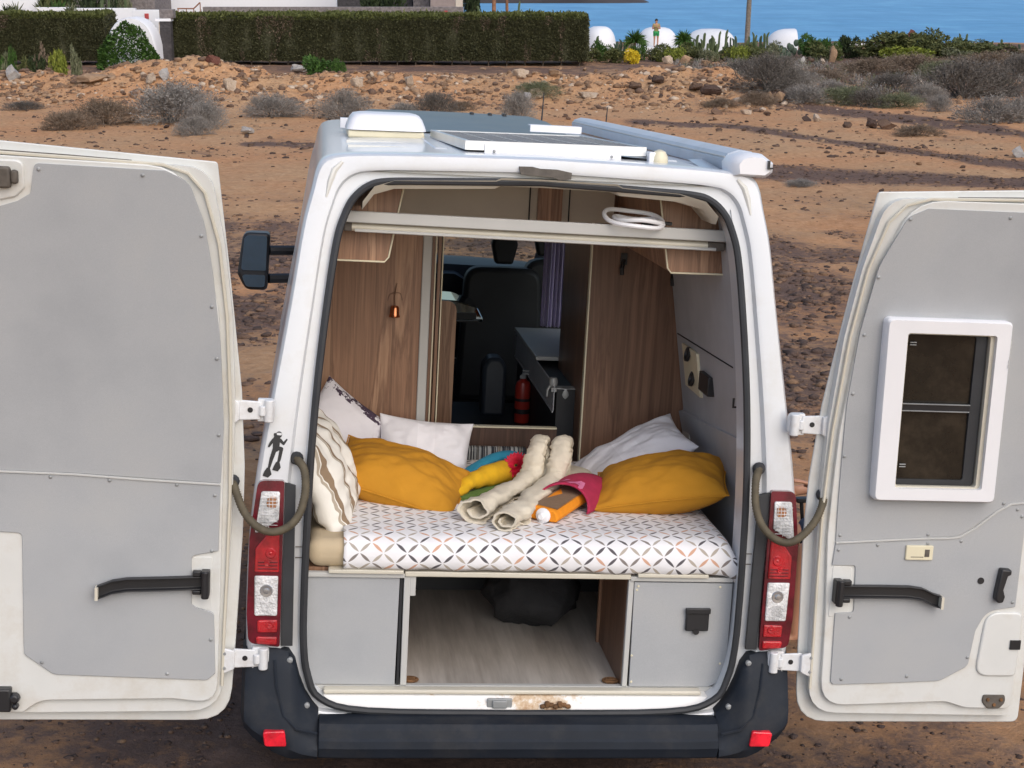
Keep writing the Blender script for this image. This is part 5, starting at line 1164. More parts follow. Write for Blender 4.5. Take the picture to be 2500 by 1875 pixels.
rgl = part(MB().loft(rg_, closed=False), 'roof_window', MT['roofglass'], ang=50)
for x0, x1, z0, z1 in ((-.705, -.60, 2.520, 2.566), (.185, .43, 2.545, 2.578)): part(MB().box(x0, x1, 2.0, 2.02, z0, z1).box(x0, x1, 2.02, 2.10, z1-.006, z1), 'bracket', MT['whiteplastic'], rgl, bevel=.002)
for x in (.02, .12, .20): part(MB().box(x, x+.02, 3.30, 3.36, 2.57, 2.592), 'roof_window_clip', MT['black'], rgl, bevel=.004)
MT['awn'] = pm('grey_blue_anodised', (.50, .54, .60), .4, var=.05, dirt=(.40, .38, .34), dirtamt=.4, dscale=5)
# -- awning cassette along the right roof edge
aw = MB()
sec = [(-.066, -.034), (-.072, .004), (-.058, .026), (-.02, .040), (.03, .036), (.066, .012), (.066, -.018), (.045, -.036)]
def awc(y): t = (y-.2)/3.7; return Vector((.765-.03*t, y, 2.532+.010*t))
aw.loft([[awc(y)+Vector((a, 0, b)) for a, b in sec] for y in (.30, 1.2, 2.4, 3.8)], True, True, True)
awn = part(aw, 'awning_cassette', MT['awn'], ang=30)
ec = MB().loft([[awc(y)+Vector((a*k+.006, 0, b*k-.010)) for a, b in sec] for y, k in ((.31, 1.16), (.25, 1.22), (.205, 1.20), (.165, 1.06), (.145, .84))], True, True, True)
part(ec, 'awning_end_cap', MT['whiteplastic'], awn, ang=45)
part(MB().tube([awc(y)+Vector((-.068, 0, .012)) for y in (.31, 2, 3.79)], .004, 6).tube([awc(y)+Vector((-.062, 0, -.02)) for y in (.31, 2, 3.79)], .005, 6), 'awning_grooves', MT['greybar'], awn)
part(MB().box(.815, .823, .135, .148, 2.515, 2.545).box(.823, .836, .135, .148, 2.515, 2.521), 'cap_mark', MT['black'], awn)
part(MB().box(.62, .72, .42, .48, 2.487, 2.497).box(.62, .70, 1.9, 1.96, 2.487, 2.50).box(.62, .70, 3.3, 3.36, 2.487, 2.50), 'awning_brackets', MT['alu'], awn)
part(MB().add([Vector(p) for p in ((.60, .20, 2.497), (.69, .20, 2.489), (.68, .60, 2.520), (.63, .62, 2.515))], [(0, 1, 2, 3)]), 'awning_flashing', MT['alu'], awn)
part(MB().lathe([(.030, 0), (.034, .01), (.032, .03), (.022, .048), (.006, .055)], 14, T(.474, .42, 2.500)), 'cable_gland', MT['ivory'])
part(MB().box(.43, .455, .40, .45, 2.50, 2.545), 'cable_box', MT['whiteplastic'], bevel=.004)
part(MB().tube(catmull([(.45, .42, 2.515), (.38, .50, 2.512), (.30, .56, 2.516), (.24, .62, 2.512)], 5), .005, 6).tube(catmull([(.47, .45, 2.51), (.52, .62, 2.508), (.48, .9, 2.515), (.50, 1.3, 2.515)], 5), .006, 6), 'roof_cable', MT['rubber'])

# -- rear doors, folded right back: s=-1 left, s=1 right
OUTL = rpoly([(1.128, 2.47, .014), (1.085, 2.10, 0), (1.040, 1.68, .2), (1.026, 1.40, .2), (1.028, 1.15, .2), (1.046, .74, .1), (1.062, .445, .13), (1.95, .445, .03), (1.95, 2.515, .02)])
INNL = rpoly([(1.150, 2.452, .10), (1.100, 2.20, .3), (1.072, 1.95, .2), (1.060, 1.62, .2), (1.066, 1.2, .2), (1.082, .74, .15), (1.092, .500, .12), (1.90, .490, .02), (1.90, 2.478, .02)])
def D(pts, s): return [(s*x, z) for x, z in pts]
def door(s):
    d = leaf('rear_door', D(OUTL, s), .002, .014, MT['paint_in'], van, bevel=.004)
    leaf('door_frame', D(INNL, s), -.040, .004, MT['paint_in'], d, bevel=.020, seg=4)
    if s > 0:
        press = rpoly([(1.225, 2.452, .16), (1.118, 1.98, .3), (1.096, 1.60, .2), (1.098, 1.2, .2), (1.118, .90, .1), (1.130, .535, .10), (1.62, .555, .1), (1.70, .530, .1), (1.885, .526, .03), (1.885, 2.458, .03)])
        up = rpoly([(1.291, 2.424, .0), (1.225, 2.392, .06), (1.149, 2.216, .2), (1.117, 1.973, .2), (1.107, 1.703, .2), (1.129, 1.181, .004), (1.471, 1.203, 0), (1.602, 1.210, .1), (1.735, 1.314, .1), (1.786, 1.343, .04), (1.86, 1.350, .004), (1.83, 2.10, .01), (1.85, 2.30, .03), (1.80, 2.425, .03)])
        lo = rpoly([(1.129, 1.171, .004), (1.471, 1.193, 0), (1.602, 1.199, .1), (1.735, 1.303, .1), (1.786, 1.333, .04), (1.852, 1.340, .004), (1.852, .936, .004), (1.74, .918, .09), (1.705, .840, .04), (1.690, .700, .03), (1.586, .640, .06), (1.43, .632, 0), (1.160, .622, .02), (1.152, .904, .004), (1.223, .908, .012), (1.213, 1.089, .012), (1.123, 1.089, .004)])
        seam = [(1.129, 1.176), (1.30, 1.187), (1.471, 1.198), (1.56, 1.200), (1.602, 1.206), (1.66, 1.243), (1.735, 1.308), (1.786, 1.338), (1.856, 1.345)]
    else:
        press = rpoly([(1.225, 2.452, .16), (1.118, 1.98, .3), (1.096, 1.60, .2), (1.098, 1.2, .2), (1.100, .90, .1), (1.105, .535, .10), (1.26, .553, .05), (1.72, .545, .1), (1.78, .50, .03), (1.885, .500, .03), (1.885, 2.466, .03)])
        up = rpoly([(1.702, 2.444, .02), (1.290, 2.438, 0), (1.215, 2.405, .07), (1.165, 2.268, .2), (1.138, 2.110, .2), (1.110, 1.86, .2), (1.096, 1.56, .1), (1.104, 1.356, .004), (1.60, 1.382, .0), (1.88, 1.388, .0), (1.88, 2.277, .004), (1.76, 2.318, .02), (1.718, 2.345, .012)])
        lo = rpoly([(1.105, 1.346, .004), (1.60, 1.372, .0), (1.88, 1.378, .0), (1.88, 1.165, .004), (1.778, 1.162, .02), (1.774, .720, .02), (1.672, .645, .05), (1.139, .627, .025), (1.112, .653, .012), (1.120, .880, .02), (1.180, .897, .02), (1.198, .911, .012), (1.200, 1.088, .015), (1.108, 1.108, .004)])
        seam = [(1.106, 1.351), (1.372, 1.363), (1.605, 1.377), (1.88, 1.383)]
    leaf('door_pressing', D(press, s), -.062, -.038, MT['paint_in'], d, bevel=.013, seg=4)
    leaf('upper_panel', D(up, s), -.069, -.058, MT['panel'], d, bevel=.002, seg=2)
    leaf('lower_panel', D(lo, s), -.069, -.058, MT['panel'], d, bevel=.002, seg=2)
    part(MB().tube([(s*x, -yr(z)-.070, z) for x, z in seam], .0045, 6), 'seam_trim', MT['greybar'], d)
    # weatherstrip and grime line along the frame edge
    part(MB().tube([(s*x, -yr(z)-.050, z) for x, z in ([(1.088, .60), (1.085, .8), (1.079, 1.0), (1.073, 1.3), (1.074, 1.6), (1.090, 1.95), (1.118, 2.2), (1.165, 2.37), (1.22, 2.432), (1.30, 2.456), (1.6, 2.466), (1.88, 2.474)])], .006, 6), 'drip_seam', MT['creambar'], d)
    scs = ([(1.232, 2.385), (1.590, 2.405), (1.152, 2.175), (1.134, 1.965), (1.123, 1.746), (1.124, 1.508), (1.143, 1.205), (1.142, 1.149), (1.479, 1.213), (1.482, 1.179), (1.290, 1.170), (1.756, 1.340), (1.813, 1.317), (1.834, 1.290), (1.838, .955), (1.685, .735), (1.454, .658), (1.20, .645), (1.209, .890), (1.610, 1.190)]
           if s > 0 else [(1.689, 2.425), (1.362, 2.420), (1.175, 2.227), (1.140, 1.986), (1.122, 1.804), (1.113, 1.531), (1.680, 1.366), (1.482, 1.358), (1.254, 1.347), (1.124, 1.311), (1.131, 1.108), (1.130, .780), (1.280, .651), (1.713, .690)])
    for x, z in scs:
        part(MB().lathe([(.0070, 0), (.0066, .003), (.0038, .005), (.001, .0055)], 10, T(s*x, -yr(z)-.068, z) @ RX(PI/2)), 'screw', MT['steel'], d)
    # check arm (black pressed channel)
    az = .995 if s < 0 else .994
    arm = [(1.165, 0), (1.30, .002), (1.42, .002), (1.47, -.004), (1.515, -.024), (1.545, -.032)] if s > 0 else [(1.16, .002), (1.30, -.004), (1.42, -.008), (1.47, -.016), (1.50, -.028), (1.522, -.036)]
    rg = [[Vector((s*x, y-.002*i, az+dz+h)) for y, h in ((-.074, -.024), (-.098, -.024), (-.098, -.020), (-.080, -.018), (-.080, .018), (-.098, .020), (-.098, .024), (-.074, .024))] for i, (x, dz) in enumerate(arm)]
    ca = part(MB().loft(rg, True, True, True), 'check_arm', MT['black'], d, bevel=.002)
    e = arm[-1]; part(MB().box(*sorted((s*(e[0]-.006), s*(e[0]+.004))), -.118, -.082, az+e[1]-.023, az+e[1]+.023), 'arm_stop', MT['creambar'], d)
    part(MB().box(*sorted((s*1.135, s*1.165)), -.105, -.06, az-.045, az+.045).box(*sorted((s*1.165, s*1.195)), -.10, -.075, az-.040, az-.024).box(*sorted((s*1.165, s*1.195)), -.10, -.075, az+.026, az+.046).lathe([(.014, -.05), (.014, .05)], 10, T(s*1.15, -.108, az)), 'arm_pivot', MT['black'], d, bevel=.004)
    if s > 0:
        wx0, wx1, wz0, wz1 = 1.215, 1.678, 1.352, 2.036
        def slant(z): return .0
        def wfr(name, a, b, y0, y1, mat, bev=.012):
            """frame between two rounded rectangles"""
            A = rpoly([(a[0], a[2], .02), (a[1], a[2], .02), (a[1], a[3], .02), (a[0], a[3], .02)]); B = rpoly([(b[0], b[2], .012), (b[1], b[2], .012), (b[1], b[3], .012), (b[0], b[3], .012)])
            mb = MB(); rr = [[Vector((x+(1.69-z)*.062, y, z)) for x, z in P] for P, y in ((A, y1), (A, y0+bev), ([(x+(.006 if x < 1.45 else -.006), z+(.006 if z < 1.7 else -.006)) for x, z in A], y0), (B, y0), (B, y1))]
            mb.loft(rr); o = mb.build(name, mat, d, smooth=False)
            for v in o.data.vertices: v.co.y -= yr(v.co.z)
            o.data.polygons.foreach_set('use_smooth', [True]*len(o.data.polygons)); o.data.set_sharp_from_angle(angle=R(35)); return o
        wf = wfr('window_frame', (wx0, wx1, wz0, wz1), (1.292, 1.622, 1.402, 1.985), -.118, -.055, MT['whiteplastic'])
        wfr('window_guide', (1.290, 1.624, 1.400, 1.987), (1.300, 1.606, 1.408, 1.979), -.100, -.055, MT['creambar'], .004)
        sh_ = lambda P: [(x+(1.69-z)*.062, z) for x, z in P]
        leaf('window_recess', sh_([(1.292, 1.402), (1.622, 1.402), (1.622, 1.985), (1.292, 1.985)]), -.0715, -.0700, MT['black'], d)
        leaf('window_pane', sh_([(1.300, 1.408), (1.595, 1.408), (1.595, 1.979), (1.300, 1.979)]), -.0775, -.0745, MT['winref'], d)
        wfr('pane_seal', (1.298, 1.602, 1.406, 1.981), (1.300, 1.560, 1.430, 1.975), -.084, -.072, MT['rubber'], .003)
        leaf('blind_bar', [(1.302, 1.690), (1.558, 1.690), (1.558, 1.722), (1.302, 1.722)], -.094, -.0785, MT['black'], d, bevel=.003)
        mb = MB()
        for z in (1.693, 1.719): mb.tube([(1.303, -yr(z)-.096, z), (1.556, -yr(z)-.096, z)], .0022, 5)
        part(mb, 'bar_highlights', MT['steel'], d)
        mb = MB()
        for z in (1.937, 1.946, 1.478, 1.487): mb.tube([(1.315+(1.69-z)*.062, -yr(z)-.086, z), (1.338+(1.69-z)*.062, -yr(z)-.086, z)], .0022, 5)
        part(mb, 'catch', MT['steel'], d)
        mb = MB()
        for k in range(6): mb.box(1.660-.0015, 1.660+.0015, -yr(1.93)-.1195, -yr(1.93)-.117, 1.870+.017*k, 1.882+.017*k)
        part(mb, 'frame_marks', MT['greybar'], d)
        part(MB().prism(rpoly([(1.398, 1.116, .005), (1.503, 1.116, .005), (1.503, 1.172, .005), (1.398, 1.172, .005)]), -.078, -.066), 'flush_latch', MT['ivory'], d, bevel=.003)
        part(MB().prism([(1.470, 1.130), (1.488, 1.130), (1.488, 1.158), (1.470, 1.158)], -.0795, -.075).prism([(1.418, 1.128), (1.466, 1.128), (1.466, 1.130), (1.418, 1.130)], -.0795, -.075), 'latch_slot', MT['tape'], d)
        hp = [(1.768, 1.092), (1.808, 1.089), (1.808, 1.068), (1.796, 1.066), (1.784, 1.010), (1.793, .985), (1.788, .962), (1.770, .958), (1.756, .972), (1.757, .995)]
        part(MB().prism(hp, -.100, -.066), 'door_handle', MT['black'], d, bevel=.008, seg=3)
        part(MB().lathe([(.013, 0), (.013, .004), (.006, .004)], 14, T(1.703, -.068, 1.038) @ RX(PI/2)), 'lock_hole', MT['black'], d)
        part(MB().lathe([(.013, 0), (.013, .002)], 16, T(1.783, -.0615, .843) @ RX(PI/2)), 'access_hole', MT['black'], d)
        part(MB().prism(rpoly([(1.72, .66, .05), (1.884, .66, .02), (1.884, .915, .03), (1.74, .915, .06)]), -.072, -.058), 'lock_boss', MT['paint_in'], d, bevel=.010, seg=3)
        part(MB().box(1.845, 1.886, -.078, -.07, .770, .806), 'side_latch', MT['black'], d)
        part(MB().prism(rpoly([(1.762, .556, .03), (1.788, .528, .02), (1.835, .528, .02), (1.858, .556, .03), (1.852, .584, .01), (1.766, .584, .01)]), -.068, -.060), 'latch_plate', MT['tape'], d, bevel=.003)
        mb = MB()
        for x, z in ((1.785, .566), (1.838, .566), (1.812, .545)): mb.lathe([(.008, 0), (.006, .008)], 8, T(x, -.066, z) @ RX(PI/2))
        part(mb, 'latch_bolts', MT['rust'], d)
    else:
        lt = part(MB().box(-1.95, -1.775, -.100, -.066, 2.36, 2.43).box(-1.775, -1.752, -.095, -.066, 2.375, 2.42), 'top_latch', MT['tape'], d, bevel=.008)
        for v in lt.data.vertices: v.co.y -= yr(v.co.z)
        bs = part(MB().prism(D(rpoly([(1.765, 2.330, .03), (1.93, 2.29, .02), (1.93, 2.452, .01), (1.735, 2.452, .03), (1.735, 2.36, .02)]), s), -.070, -.058), 'latch_boss', MT['paint_in'], d, bevel=.008)
        for v in bs.data.vertices: v.co.y -= yr(v.co.z)
        part(MB().box(-1.94, -1.815, -.100, -.060, .515, .600).lathe([(.02, 0), (.016, .03)], 10, T(-1.803, -.075, .565) @ RX(PI/2)).lathe([(.012, 0), (.01, .03)], 10, T(-1.80, -.075, .535) @ RX(PI/2)), 'bottom_latch', MT['black'], d, bevel=.006)
    part(MB().prism(D(rpoly([(1.128, .885, .01), (1.205, .900, .02), (1.205, 1.085, .02), (1.128, 1.085, .01)]), s), -.064, -.058), 'arm_boss', MT['paint_in'], d, bevel=.003)
    # black scuff where the seal rubbed along the top
    part(MB().tube([(s*x, -yr(z)-.042, z) for x, z in ((1.40, 2.462), (1.60, 2.470), (1.80, 2.476), (1.90, 2.478))], .005, 6), 'top_scuff', MT['tape'], d)
    # hinges: plate on the body, knuckle, arm on the door
    for z in (1.608, .696):
        h = MB(); y0 = -.012
        h.prism([(s*x, z+dz) for x, dz in rpoly([(.925, -.040, .02), (.985, -.040, .0), (.985, .040, .0), (.925, .040, .02)])], y0-.016, y0+.012)
        h.lathe([(.017, -.04), (.017, .04)], 12, T(s*.945, y0-.022, z)); h.lathe([(.012, -.018), (.012, .018)], 10, T(s*.968, y0-.024, z))
        h.prism([(s*x, z+dz) for x, dz in ((.972, -.032), (1.052, -.036), (1.052, .036), (.972, .032))], y0-.022, y0-.010)
        h.prism([(s*x, z+dz) for x, dz in ((1.050, -.036), (1.075, -.048), (1.092, -.052), (1.092, .046), (1.070, .040), (1.050, .036))], y0-.040, y0-.026)
        h.box(*sorted((s*1.046, s*1.056)), y0-.040, y0-.012, z-.034, z+.034)
        hg = part(h, 'hinge', MT['hinge'], d, bevel=.004)
        b2 = MB().lathe([(.0095, 0), (.0095, .003)], 14, T(s*1.010, y0-.021, z+.002) @ RX(PI/2))
        part(b2, 'hinge_hole', MT['black'], d)
        bo = MB()
        for dx, dz in ((1.082, .025), (1.082, -.03)): bo.lathe([(.007, 0), (.005, .005)], 8, T(s*dx, y0-.039, z+dz) @ RX(PI/2))
        part(bo, 'hinge_bolts', MT['steel'], d)
    return d
m, nt, b = nodes('dark_window_pane'); nn = tex(nt, 'ShaderNodeTexNoise', 5, coord(nt), 6, .7)
nt.links.new(ramp(nt, nn.outputs[0], [(.3, (.006, .006, .006)), (.55, (.020, .017, .013)), (.75, (.045, .036, .026))]).outputs[0], b.inputs['Base Color']); b.inputs['Roughness'].default_value = .06; MT['winref'] = m  # brown mottling is the ground's reflection, put into the pane colour
for s in (-1, 1): door(s)
# -- ribbed cable hoses between body and doors
def hose(pts, s):
    c = catmull(pts, 16); L = len(c)
    r = [.0130+(.0026 if i % 2 else 0) for i in range(L)]
    h = part(MB().tube(c, r, 10), 'cable_hose', MT['hose'], ang=80)
    for p in (c[0], c[-1]): part(MB().lathe([(.022, -.012), (.025, 0), (.018, .012)], 12, T(*p) @ RX(PI/2)), 'hose_boot', MT['rubber'], h)
hose([(.845, .030, 1.425), (.822, -.02, 1.385), (.823, -.045, 1.30), (.848, -.07, 1.232), (.895, -.085, 1.190), (.945, -.09, 1.180), (.995, -.085, 1.206), (1.045, -.07, 1.262), (1.072, -.05, 1.32), (1.078, -.022, 1.345)], 1)
hose([(-.846, .030, 1.425), (-.818, -.02, 1.395), (-.812, -.045, 1.32), (-.832, -.07, 1.245), (-.872, -.085, 1.202), (-.925, -.09, 1.187), (-.978, -.085, 1.206), (-1.022, -.07, 1.252), (-1.052, -.05, 1.318), (-1.066, -.022, 1.350)], -1)
# chevron-shaped dashes printed on the pillars are paint seams
mb = MB()
for s in (-1, 1):
    for z in (2.02, 1.10, 1.06): mb.box(*sorted((s*.818, s*.842)), .020+yr(z), .0225+yr(z), z-.0015, z+.0015)
part(mb, 'paint_seams', MT['tape'])

# ================================================================== INTERIOR (fixed furniture)
part(MB().add([Vector(p) for p in ((-.80, .105, .533), (.80, .105, .533), (.80, 3.2, .533), (-.80, 3.2, .533))], [(0, 1, 2, 3)]), 'floor_panel', MT['asphaltgrey'], smooth=False)
# wall lining follows the tumblehome of the shell
def liner(s, y0, y1, name, off=.05, mat='lining'):
    zs = [.56, .8, 1.15, 1.38, 1.656, 1.98, 2.235, 2.36]; xs = [np.interp(z, [p[1] for p in OUT[4:15]][::-1], [p[0] for p in OUT[4:15]][::-1])-off for z in zs]
    return part(MB().loft([[Vector((s*x, y, z)) for x, z in zip(xs, zs)] for y in (y0, y1)], closed=False), name, MT[mat])
for s, a, b_ in ((-1, .165, 3.75), (1, .165, 2.44), (1, 3.31, 3.75)): liner(s, a, b_, 'wall_lining', .06)
part(MB().add([Vector(p) for p in ((-.76, .18, 2.44), (.76, .18, 2.44), (.76, 3.8, 2.44), (-.76, 3.8, 2.44))], [(0, 1, 2, 3)]), 'headlining', MT['beige'], smooth=False)
wx = lambda z: float(np.interp(z, [p[1] for p in OUT[4:15]][::-1], [p[0] for p in OUT[4:15]][::-1]))-.125
rw = liner(1, .17, 1.345, 'side_wall_panel', .125, 'lining')
# folds of the right wall: lower ledge and angled pillar cover
part(MB().add([Vector(p) for p in ((.875, .30, 1.48), (.875, 1.34, 1.37), (.84, 1.34, 1.36), (.84, .30, 1.47), (.90, .30, 1.12), (.90, 1.34, 1.12))], [(0, 1, 2, 3), (3, 2, 5, 4)]), 'wall_ledge', MT['lining'], smooth=False)
part(MB().box(.862, .90, 1.20, 1.335, 1.12, 1.38), 'pillar_cover', MT['greybar'], bevel=.004)
part(MB().tube([(wx(1.745)-.001, .34, 1.745), (wx(1.715)-.001, 1.32, 1.715)], .003, 5), 'wall_seam', MT['dark'])
sk_ = part(MB().loft([[Vector((wx(z)-o_, y, z)) for o_, y in ((.012, .92), (.012, 1.20), (-.01, 1.20), (-.01, .92))] for z in (1.505, 1.60, 1.695)], True, True, True), 'socket_plate', MT['ivory'], bevel=.004)
for y_, z_ in ((1.07, 1.665), (1.03, 1.565)): part(MB().lathe([(.032, 0), (.032, .012), (.026, .014), (.02, .004)], 16, T(wx(z_)-.012, y_, z_) @ RY(-PI/2+.17)), 'power_socket', MT['black'], sk_)
part(MB().box(wx(1.595)-.025, wx(1.595)+.01, .70, .86, 1.555, 1.635), 'switch_box', MT['black'], bevel=.004)
part(MB().tube([(.83, .30, 1.60), (.80, .29, 1.60), (.80, .29, 1.635)], .005, 6), 'wall_hook', MT['black'])
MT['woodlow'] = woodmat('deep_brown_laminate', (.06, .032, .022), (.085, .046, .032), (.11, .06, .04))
# partition walls at the foot of the bed
def hug(s, x_in, off=.035): return [(s*(np.interp(z, [p[1] for p in OUT[4:15]][::-1], [p[0] for p in OUT[4:15]][::-1])-off), z) for z in (.56, .92, 1.15, 1.38, 1.656, 1.98, 2.235, 2.36, 2.42)] + [(s*x_in, 2.42), (s*x_in, .56)]
part(MB().prism(hug(-1, .340), 1.355, 1.385), 'partition_board', MT['wood'])
part(MB().box(-.340, -.300, 1.345, 1.395, .56, 2.42), 'partition_edge', MT['greybar'], bevel=.004)
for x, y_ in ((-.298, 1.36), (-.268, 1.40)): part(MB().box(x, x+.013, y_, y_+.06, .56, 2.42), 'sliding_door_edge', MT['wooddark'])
for x, y_ in ((-.284, 1.355), (-.250, 1.395)): part(MB().box(x, x+.0045, y_, y_+.065, .56, 2.42), 'edge_strip', MT['ivory'])
part(MB().prism(hug(1, .406), 1.355, 1.385), 'right_partition', MT['wooddark'])  # darker than the left partition: the shade on this side is in its colour
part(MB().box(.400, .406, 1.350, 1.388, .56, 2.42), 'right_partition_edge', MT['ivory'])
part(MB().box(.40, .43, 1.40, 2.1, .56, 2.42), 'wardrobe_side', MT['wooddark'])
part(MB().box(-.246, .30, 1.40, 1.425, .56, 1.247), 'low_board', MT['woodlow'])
part(MB().box(-.246, .30, 1.396, 1.43, 1.247, 1.253), 'low_board_edge', MT['ivory'])
bp = rpoly([(-.30, .56, 0), (-.136, .56, 0), (-.132, 1.74, .05), (-.30, 1.745, 0)])
part(MB().prism(bp, 1.90, 1.925), 'seat_side_board', MT['wood'])
# kitchen unit
part(MB().prism([(.315, .56), (.62, .56), (.62, 1.40), (.315, 1.40)], 1.55, 3.0), 'kitchen_unit', MT['dark'])
part(MB().box(.295, .66, 2.15, 3.05, 1.425, 1.445), 'worktop', MT['greybar'], bevel=.003)
part(MB().box(.300, .304, 1.55, 3.0, 1.30, 1.415).box(.296, .302, 1.55, 3.0, 1.415, 1.424).box(.296, .302, 1.55, 3.0, 1.292, 1.298), 'drawer_front', MT['lining'])
part(MB().tube([(.388, 1.60, .98), (.388, 1.60, 1.375)], .020, 12), 'table_post', MT['alu'])
part(MB().tube([(.425, 1.60, .98), (.425, 1.60, 1.36)], .012, 10), 'post_sleeve', MT['lining'])
part(MB().box(.29, .40, 1.56, 1.62, 1.385, 1.405).lathe([(.018, -.02), (.022, 0), (.016, .02)], 12, T(.30, 1.58, 1.43)).tube([(.29, 1.58, 1.42), (.275, 1.58, 1.39), (.275, 1.58, 1.36)], .006, 8).lathe([(.02, -.02), (.026, 0), (.02, .03)], 12, T(.355, 1.57, 1.375)), 'post_clamp', MT['steel'], bevel=.002)
# overhead lockers
for s in (-1, 1):
    lp = rpoly([(s*.535, 2.095, .018), (s*.82, 2.095, 0), (s*.76, 2.425, 0), (s*.475, 2.425, 0)])
    lk = part(MB().prism(lp, .40, 1.35), 'overhead_locker', MT['wood'])
    part(MB().tube([(s*.475, .396, 2.425), (s*.530, .396, 2.112), (s*.545, .396, 2.094), (s*.80, .396, 2.095)], .0035, 6), 'locker_edging', MT['ivory'], lk)
cl = part(MB().box(-.46, .46, 1.20, 1.215, 2.20, 2.44), 'cross_locker', MT['beige'])
part(MB().box(.128, .232, 1.180, 1.20, 2.20, 2.44), 'locker_post', MT['wood'], cl)
for x in (.092, .262): part(MB().box(x, x+.005, 1.192, 1.20, 2.20, 2.44), 'locker_gap', MT['dark'], cl)
for x in (.03, .28): part(MB().box(x, x+.06, 1.18, 1.20, 2.36, 2.38), 'locker_hinge', MT['steel'], cl, bevel=.002)
# bar and blind cassette across the opening
part(MB().add([Vector((x, y, z)) for x, z0, z1 in ((-.712, 2.246, 2.288), (.768, 2.228, 2.272)) for y in (.29, .31) for z in (z0, z1)], [(0, 1, 3, 2), (4, 6, 7, 5), (0, 4, 5, 1), (2, 3, 7, 6), (0, 2, 6, 4), (1, 5, 7, 3)]), 'cross_bar', MT['greybar'], bevel=.004)
bc = part(MB().loft([[Vector((x, .335+.022*math.cos(a), z+.017*math.sin(a))) for a in np.linspace(0, 2*PI, 14)[:-1]] for x, z in ((-.675, 2.228), (.70, 2.210))], True, True, True), 'blind_cassette', MT['creambar'])
part(MB().box(-.700, -.672, .31, .36, 2.212, 2.246).box(.66, .725, .31, .36, 2.192, 2.226), 'cassette_end', MT['tape'], bc, bevel=.004)
part(MB().tube([(-.66, .310, 2.216), (.69, .310, 2.198)], .006, 6), 'blind_pull', MT['greybar'], bc)
# bed base
part(MB().box(-.80, .80, .13, 1.34, .976, .992), 'bed_base', MT['wood'])
fr = MB().box(-.44, .405, .085, .115, .972, .992)
part(fr, 'bed_rail', MT['creambar'], bevel=.004)
for x in ((-.72, -.445), (.43, .70)): part(MB().box(*x, .075, .13, .984, .998), 'bed_slat_end', MT['creambar'], bevel=.003)
for x in ((-.80, -.44), (.405, .80)): part(MB().box(*x, .088, .115, .965, .983), 'locker_rail', MT['greybar'], bevel=.003)
lp = part(MB().prism(rpoly([(-.795, .575, .03), (-.76, .548, .03), (-.462, .546, .002), (-.458, .963, .002), (-.80, .963, .002)]), .098, .112), 'left_locker_front', MT['panel'], bevel=.002)
rp_ = part(MB().prism(rpoly([(.428, .546, .006), (.75, .546, .07), (.80, .60, .04), (.80, .960, .002), (.422, .960, .002)]), .094, .110), 'right_locker_front', MT['panel'], bevel=.002)
for x, z in ((.433, .93), (.430, .67), (.435, .565), (.775, .64), (.752, .945), (.437, .945)): part(MB().lathe([(.005, 0), (.003, .003)], 8, T(x, .094, z) @ RX(PI/2)), 'screw', MT['ivory'], rp_)
sb = part(MB().box(.626, .715, .076, .094, .775, .862), 'socket_flap', MT['black'], rp_, bevel=.005)
part(MB().box(.622, .718, .070, .084, .845, .866), 'flap_hinge', MT['black'], rp_, bevel=.003)
part(MB().lathe([(.012, 0), (.012, .014)], 12, T(.668, .090, .773) @ RX(PI/2)), 'flap_tab', MT['black'], rp_)
part(MB().box(-.456, -.446, .10, .75, .546, .965), 'left_locker_side', MT['dark'])
part(MB().box(-.442, -.418, .094, .118, .546, .972).box(-.420, -.398, .094, .118, .895, .972), 'left_upright', MT['greybar'], bevel=.003)
part(MB().box(.400, .420, .094, .118, .546, .972), 'right_upright', MT['greybar'], bevel=.003)
part(MB().box(-.44, -.425, .12, 1.0, .534, .97), 'left_divider', MT['wooddark'])
part(MB().box(.40, .415, .12, .62, .534, .97), 'right_divider', MT['wooddark'])
part(MB().box(.388, .399, .60, .618, .534, .97), 'divider_post', MT['wood'])
part(MB().box(-.44, .9, 1.25, 1.27, .534, .97), 'underbed_back', MT['dark'])
part(MB().prism(rpoly([(-.78, .524, 0), (.78, .524, 0), (.78, .545, 0), (-.78, .545, 0)]), .100, .12), 'locker_plinth', MT['greybar'])
for x in (-.40, .37):
    part(MB().tube([Vector((x+.028*math.cos(a), .17+.028*math.sin(a)*.8, .540)) for a in np.linspace(0, 2*PI, 13)[:-1]], .006, 6, closed=True).box(x-.02, x+.02, .165, .175, .534, .548), 'lashing_ring', MT['rust'])
# cab furniture
part(MB().loft([[Vector((x, y, z+.02*math.cos(x*3))) for x in np.linspace(-.86, .86, 9)] for y, z in ((4.15, 1.05), (4.12, 1.52), (4.2, 1.625), (4.4, 1.64), (4.9, 1.60), (4.95, 1.2))], closed=False), 'dashboard', MT['dash'])
part(MB().loft([[Vector((-.06+.17*a, 4.10-.02*b, 1.50+.10*b)) for a, b in ((-1, -1), (-1, .6), (-.6, 1), (.6, 1), (1, .6), (1, -1))], [Vector((-.06+.17*a, 4.3, 1.56+.06*b)) for a, b in ((-1, -1), (-1, .6), (-.6, 1), (.6, 1), (1, .6), (1, -1))]], True, True), 'instrument_hood', MT['dash'])
part(MB().tube([Vector((-.40+.19*math.cos(a), 3.95-.07*math.sin(a), 1.45+.18*math.sin(a))) for a in np.linspace(0, 2*PI, 25)[:-1]], .016, 8, closed=True).tube([(-.58, 3.95, 1.45), (-.22, 3.95, 1.45)], .02, 8).tube([(-.40, 3.95, 1.45), (-.40, 4.2, 1.35)], .03, 8), 'steering_wheel', MT['dash'])
part(MB().box(-.95, .95, 3.85, 4.2, .55, .60), 'cab_floor', MT['dark'])
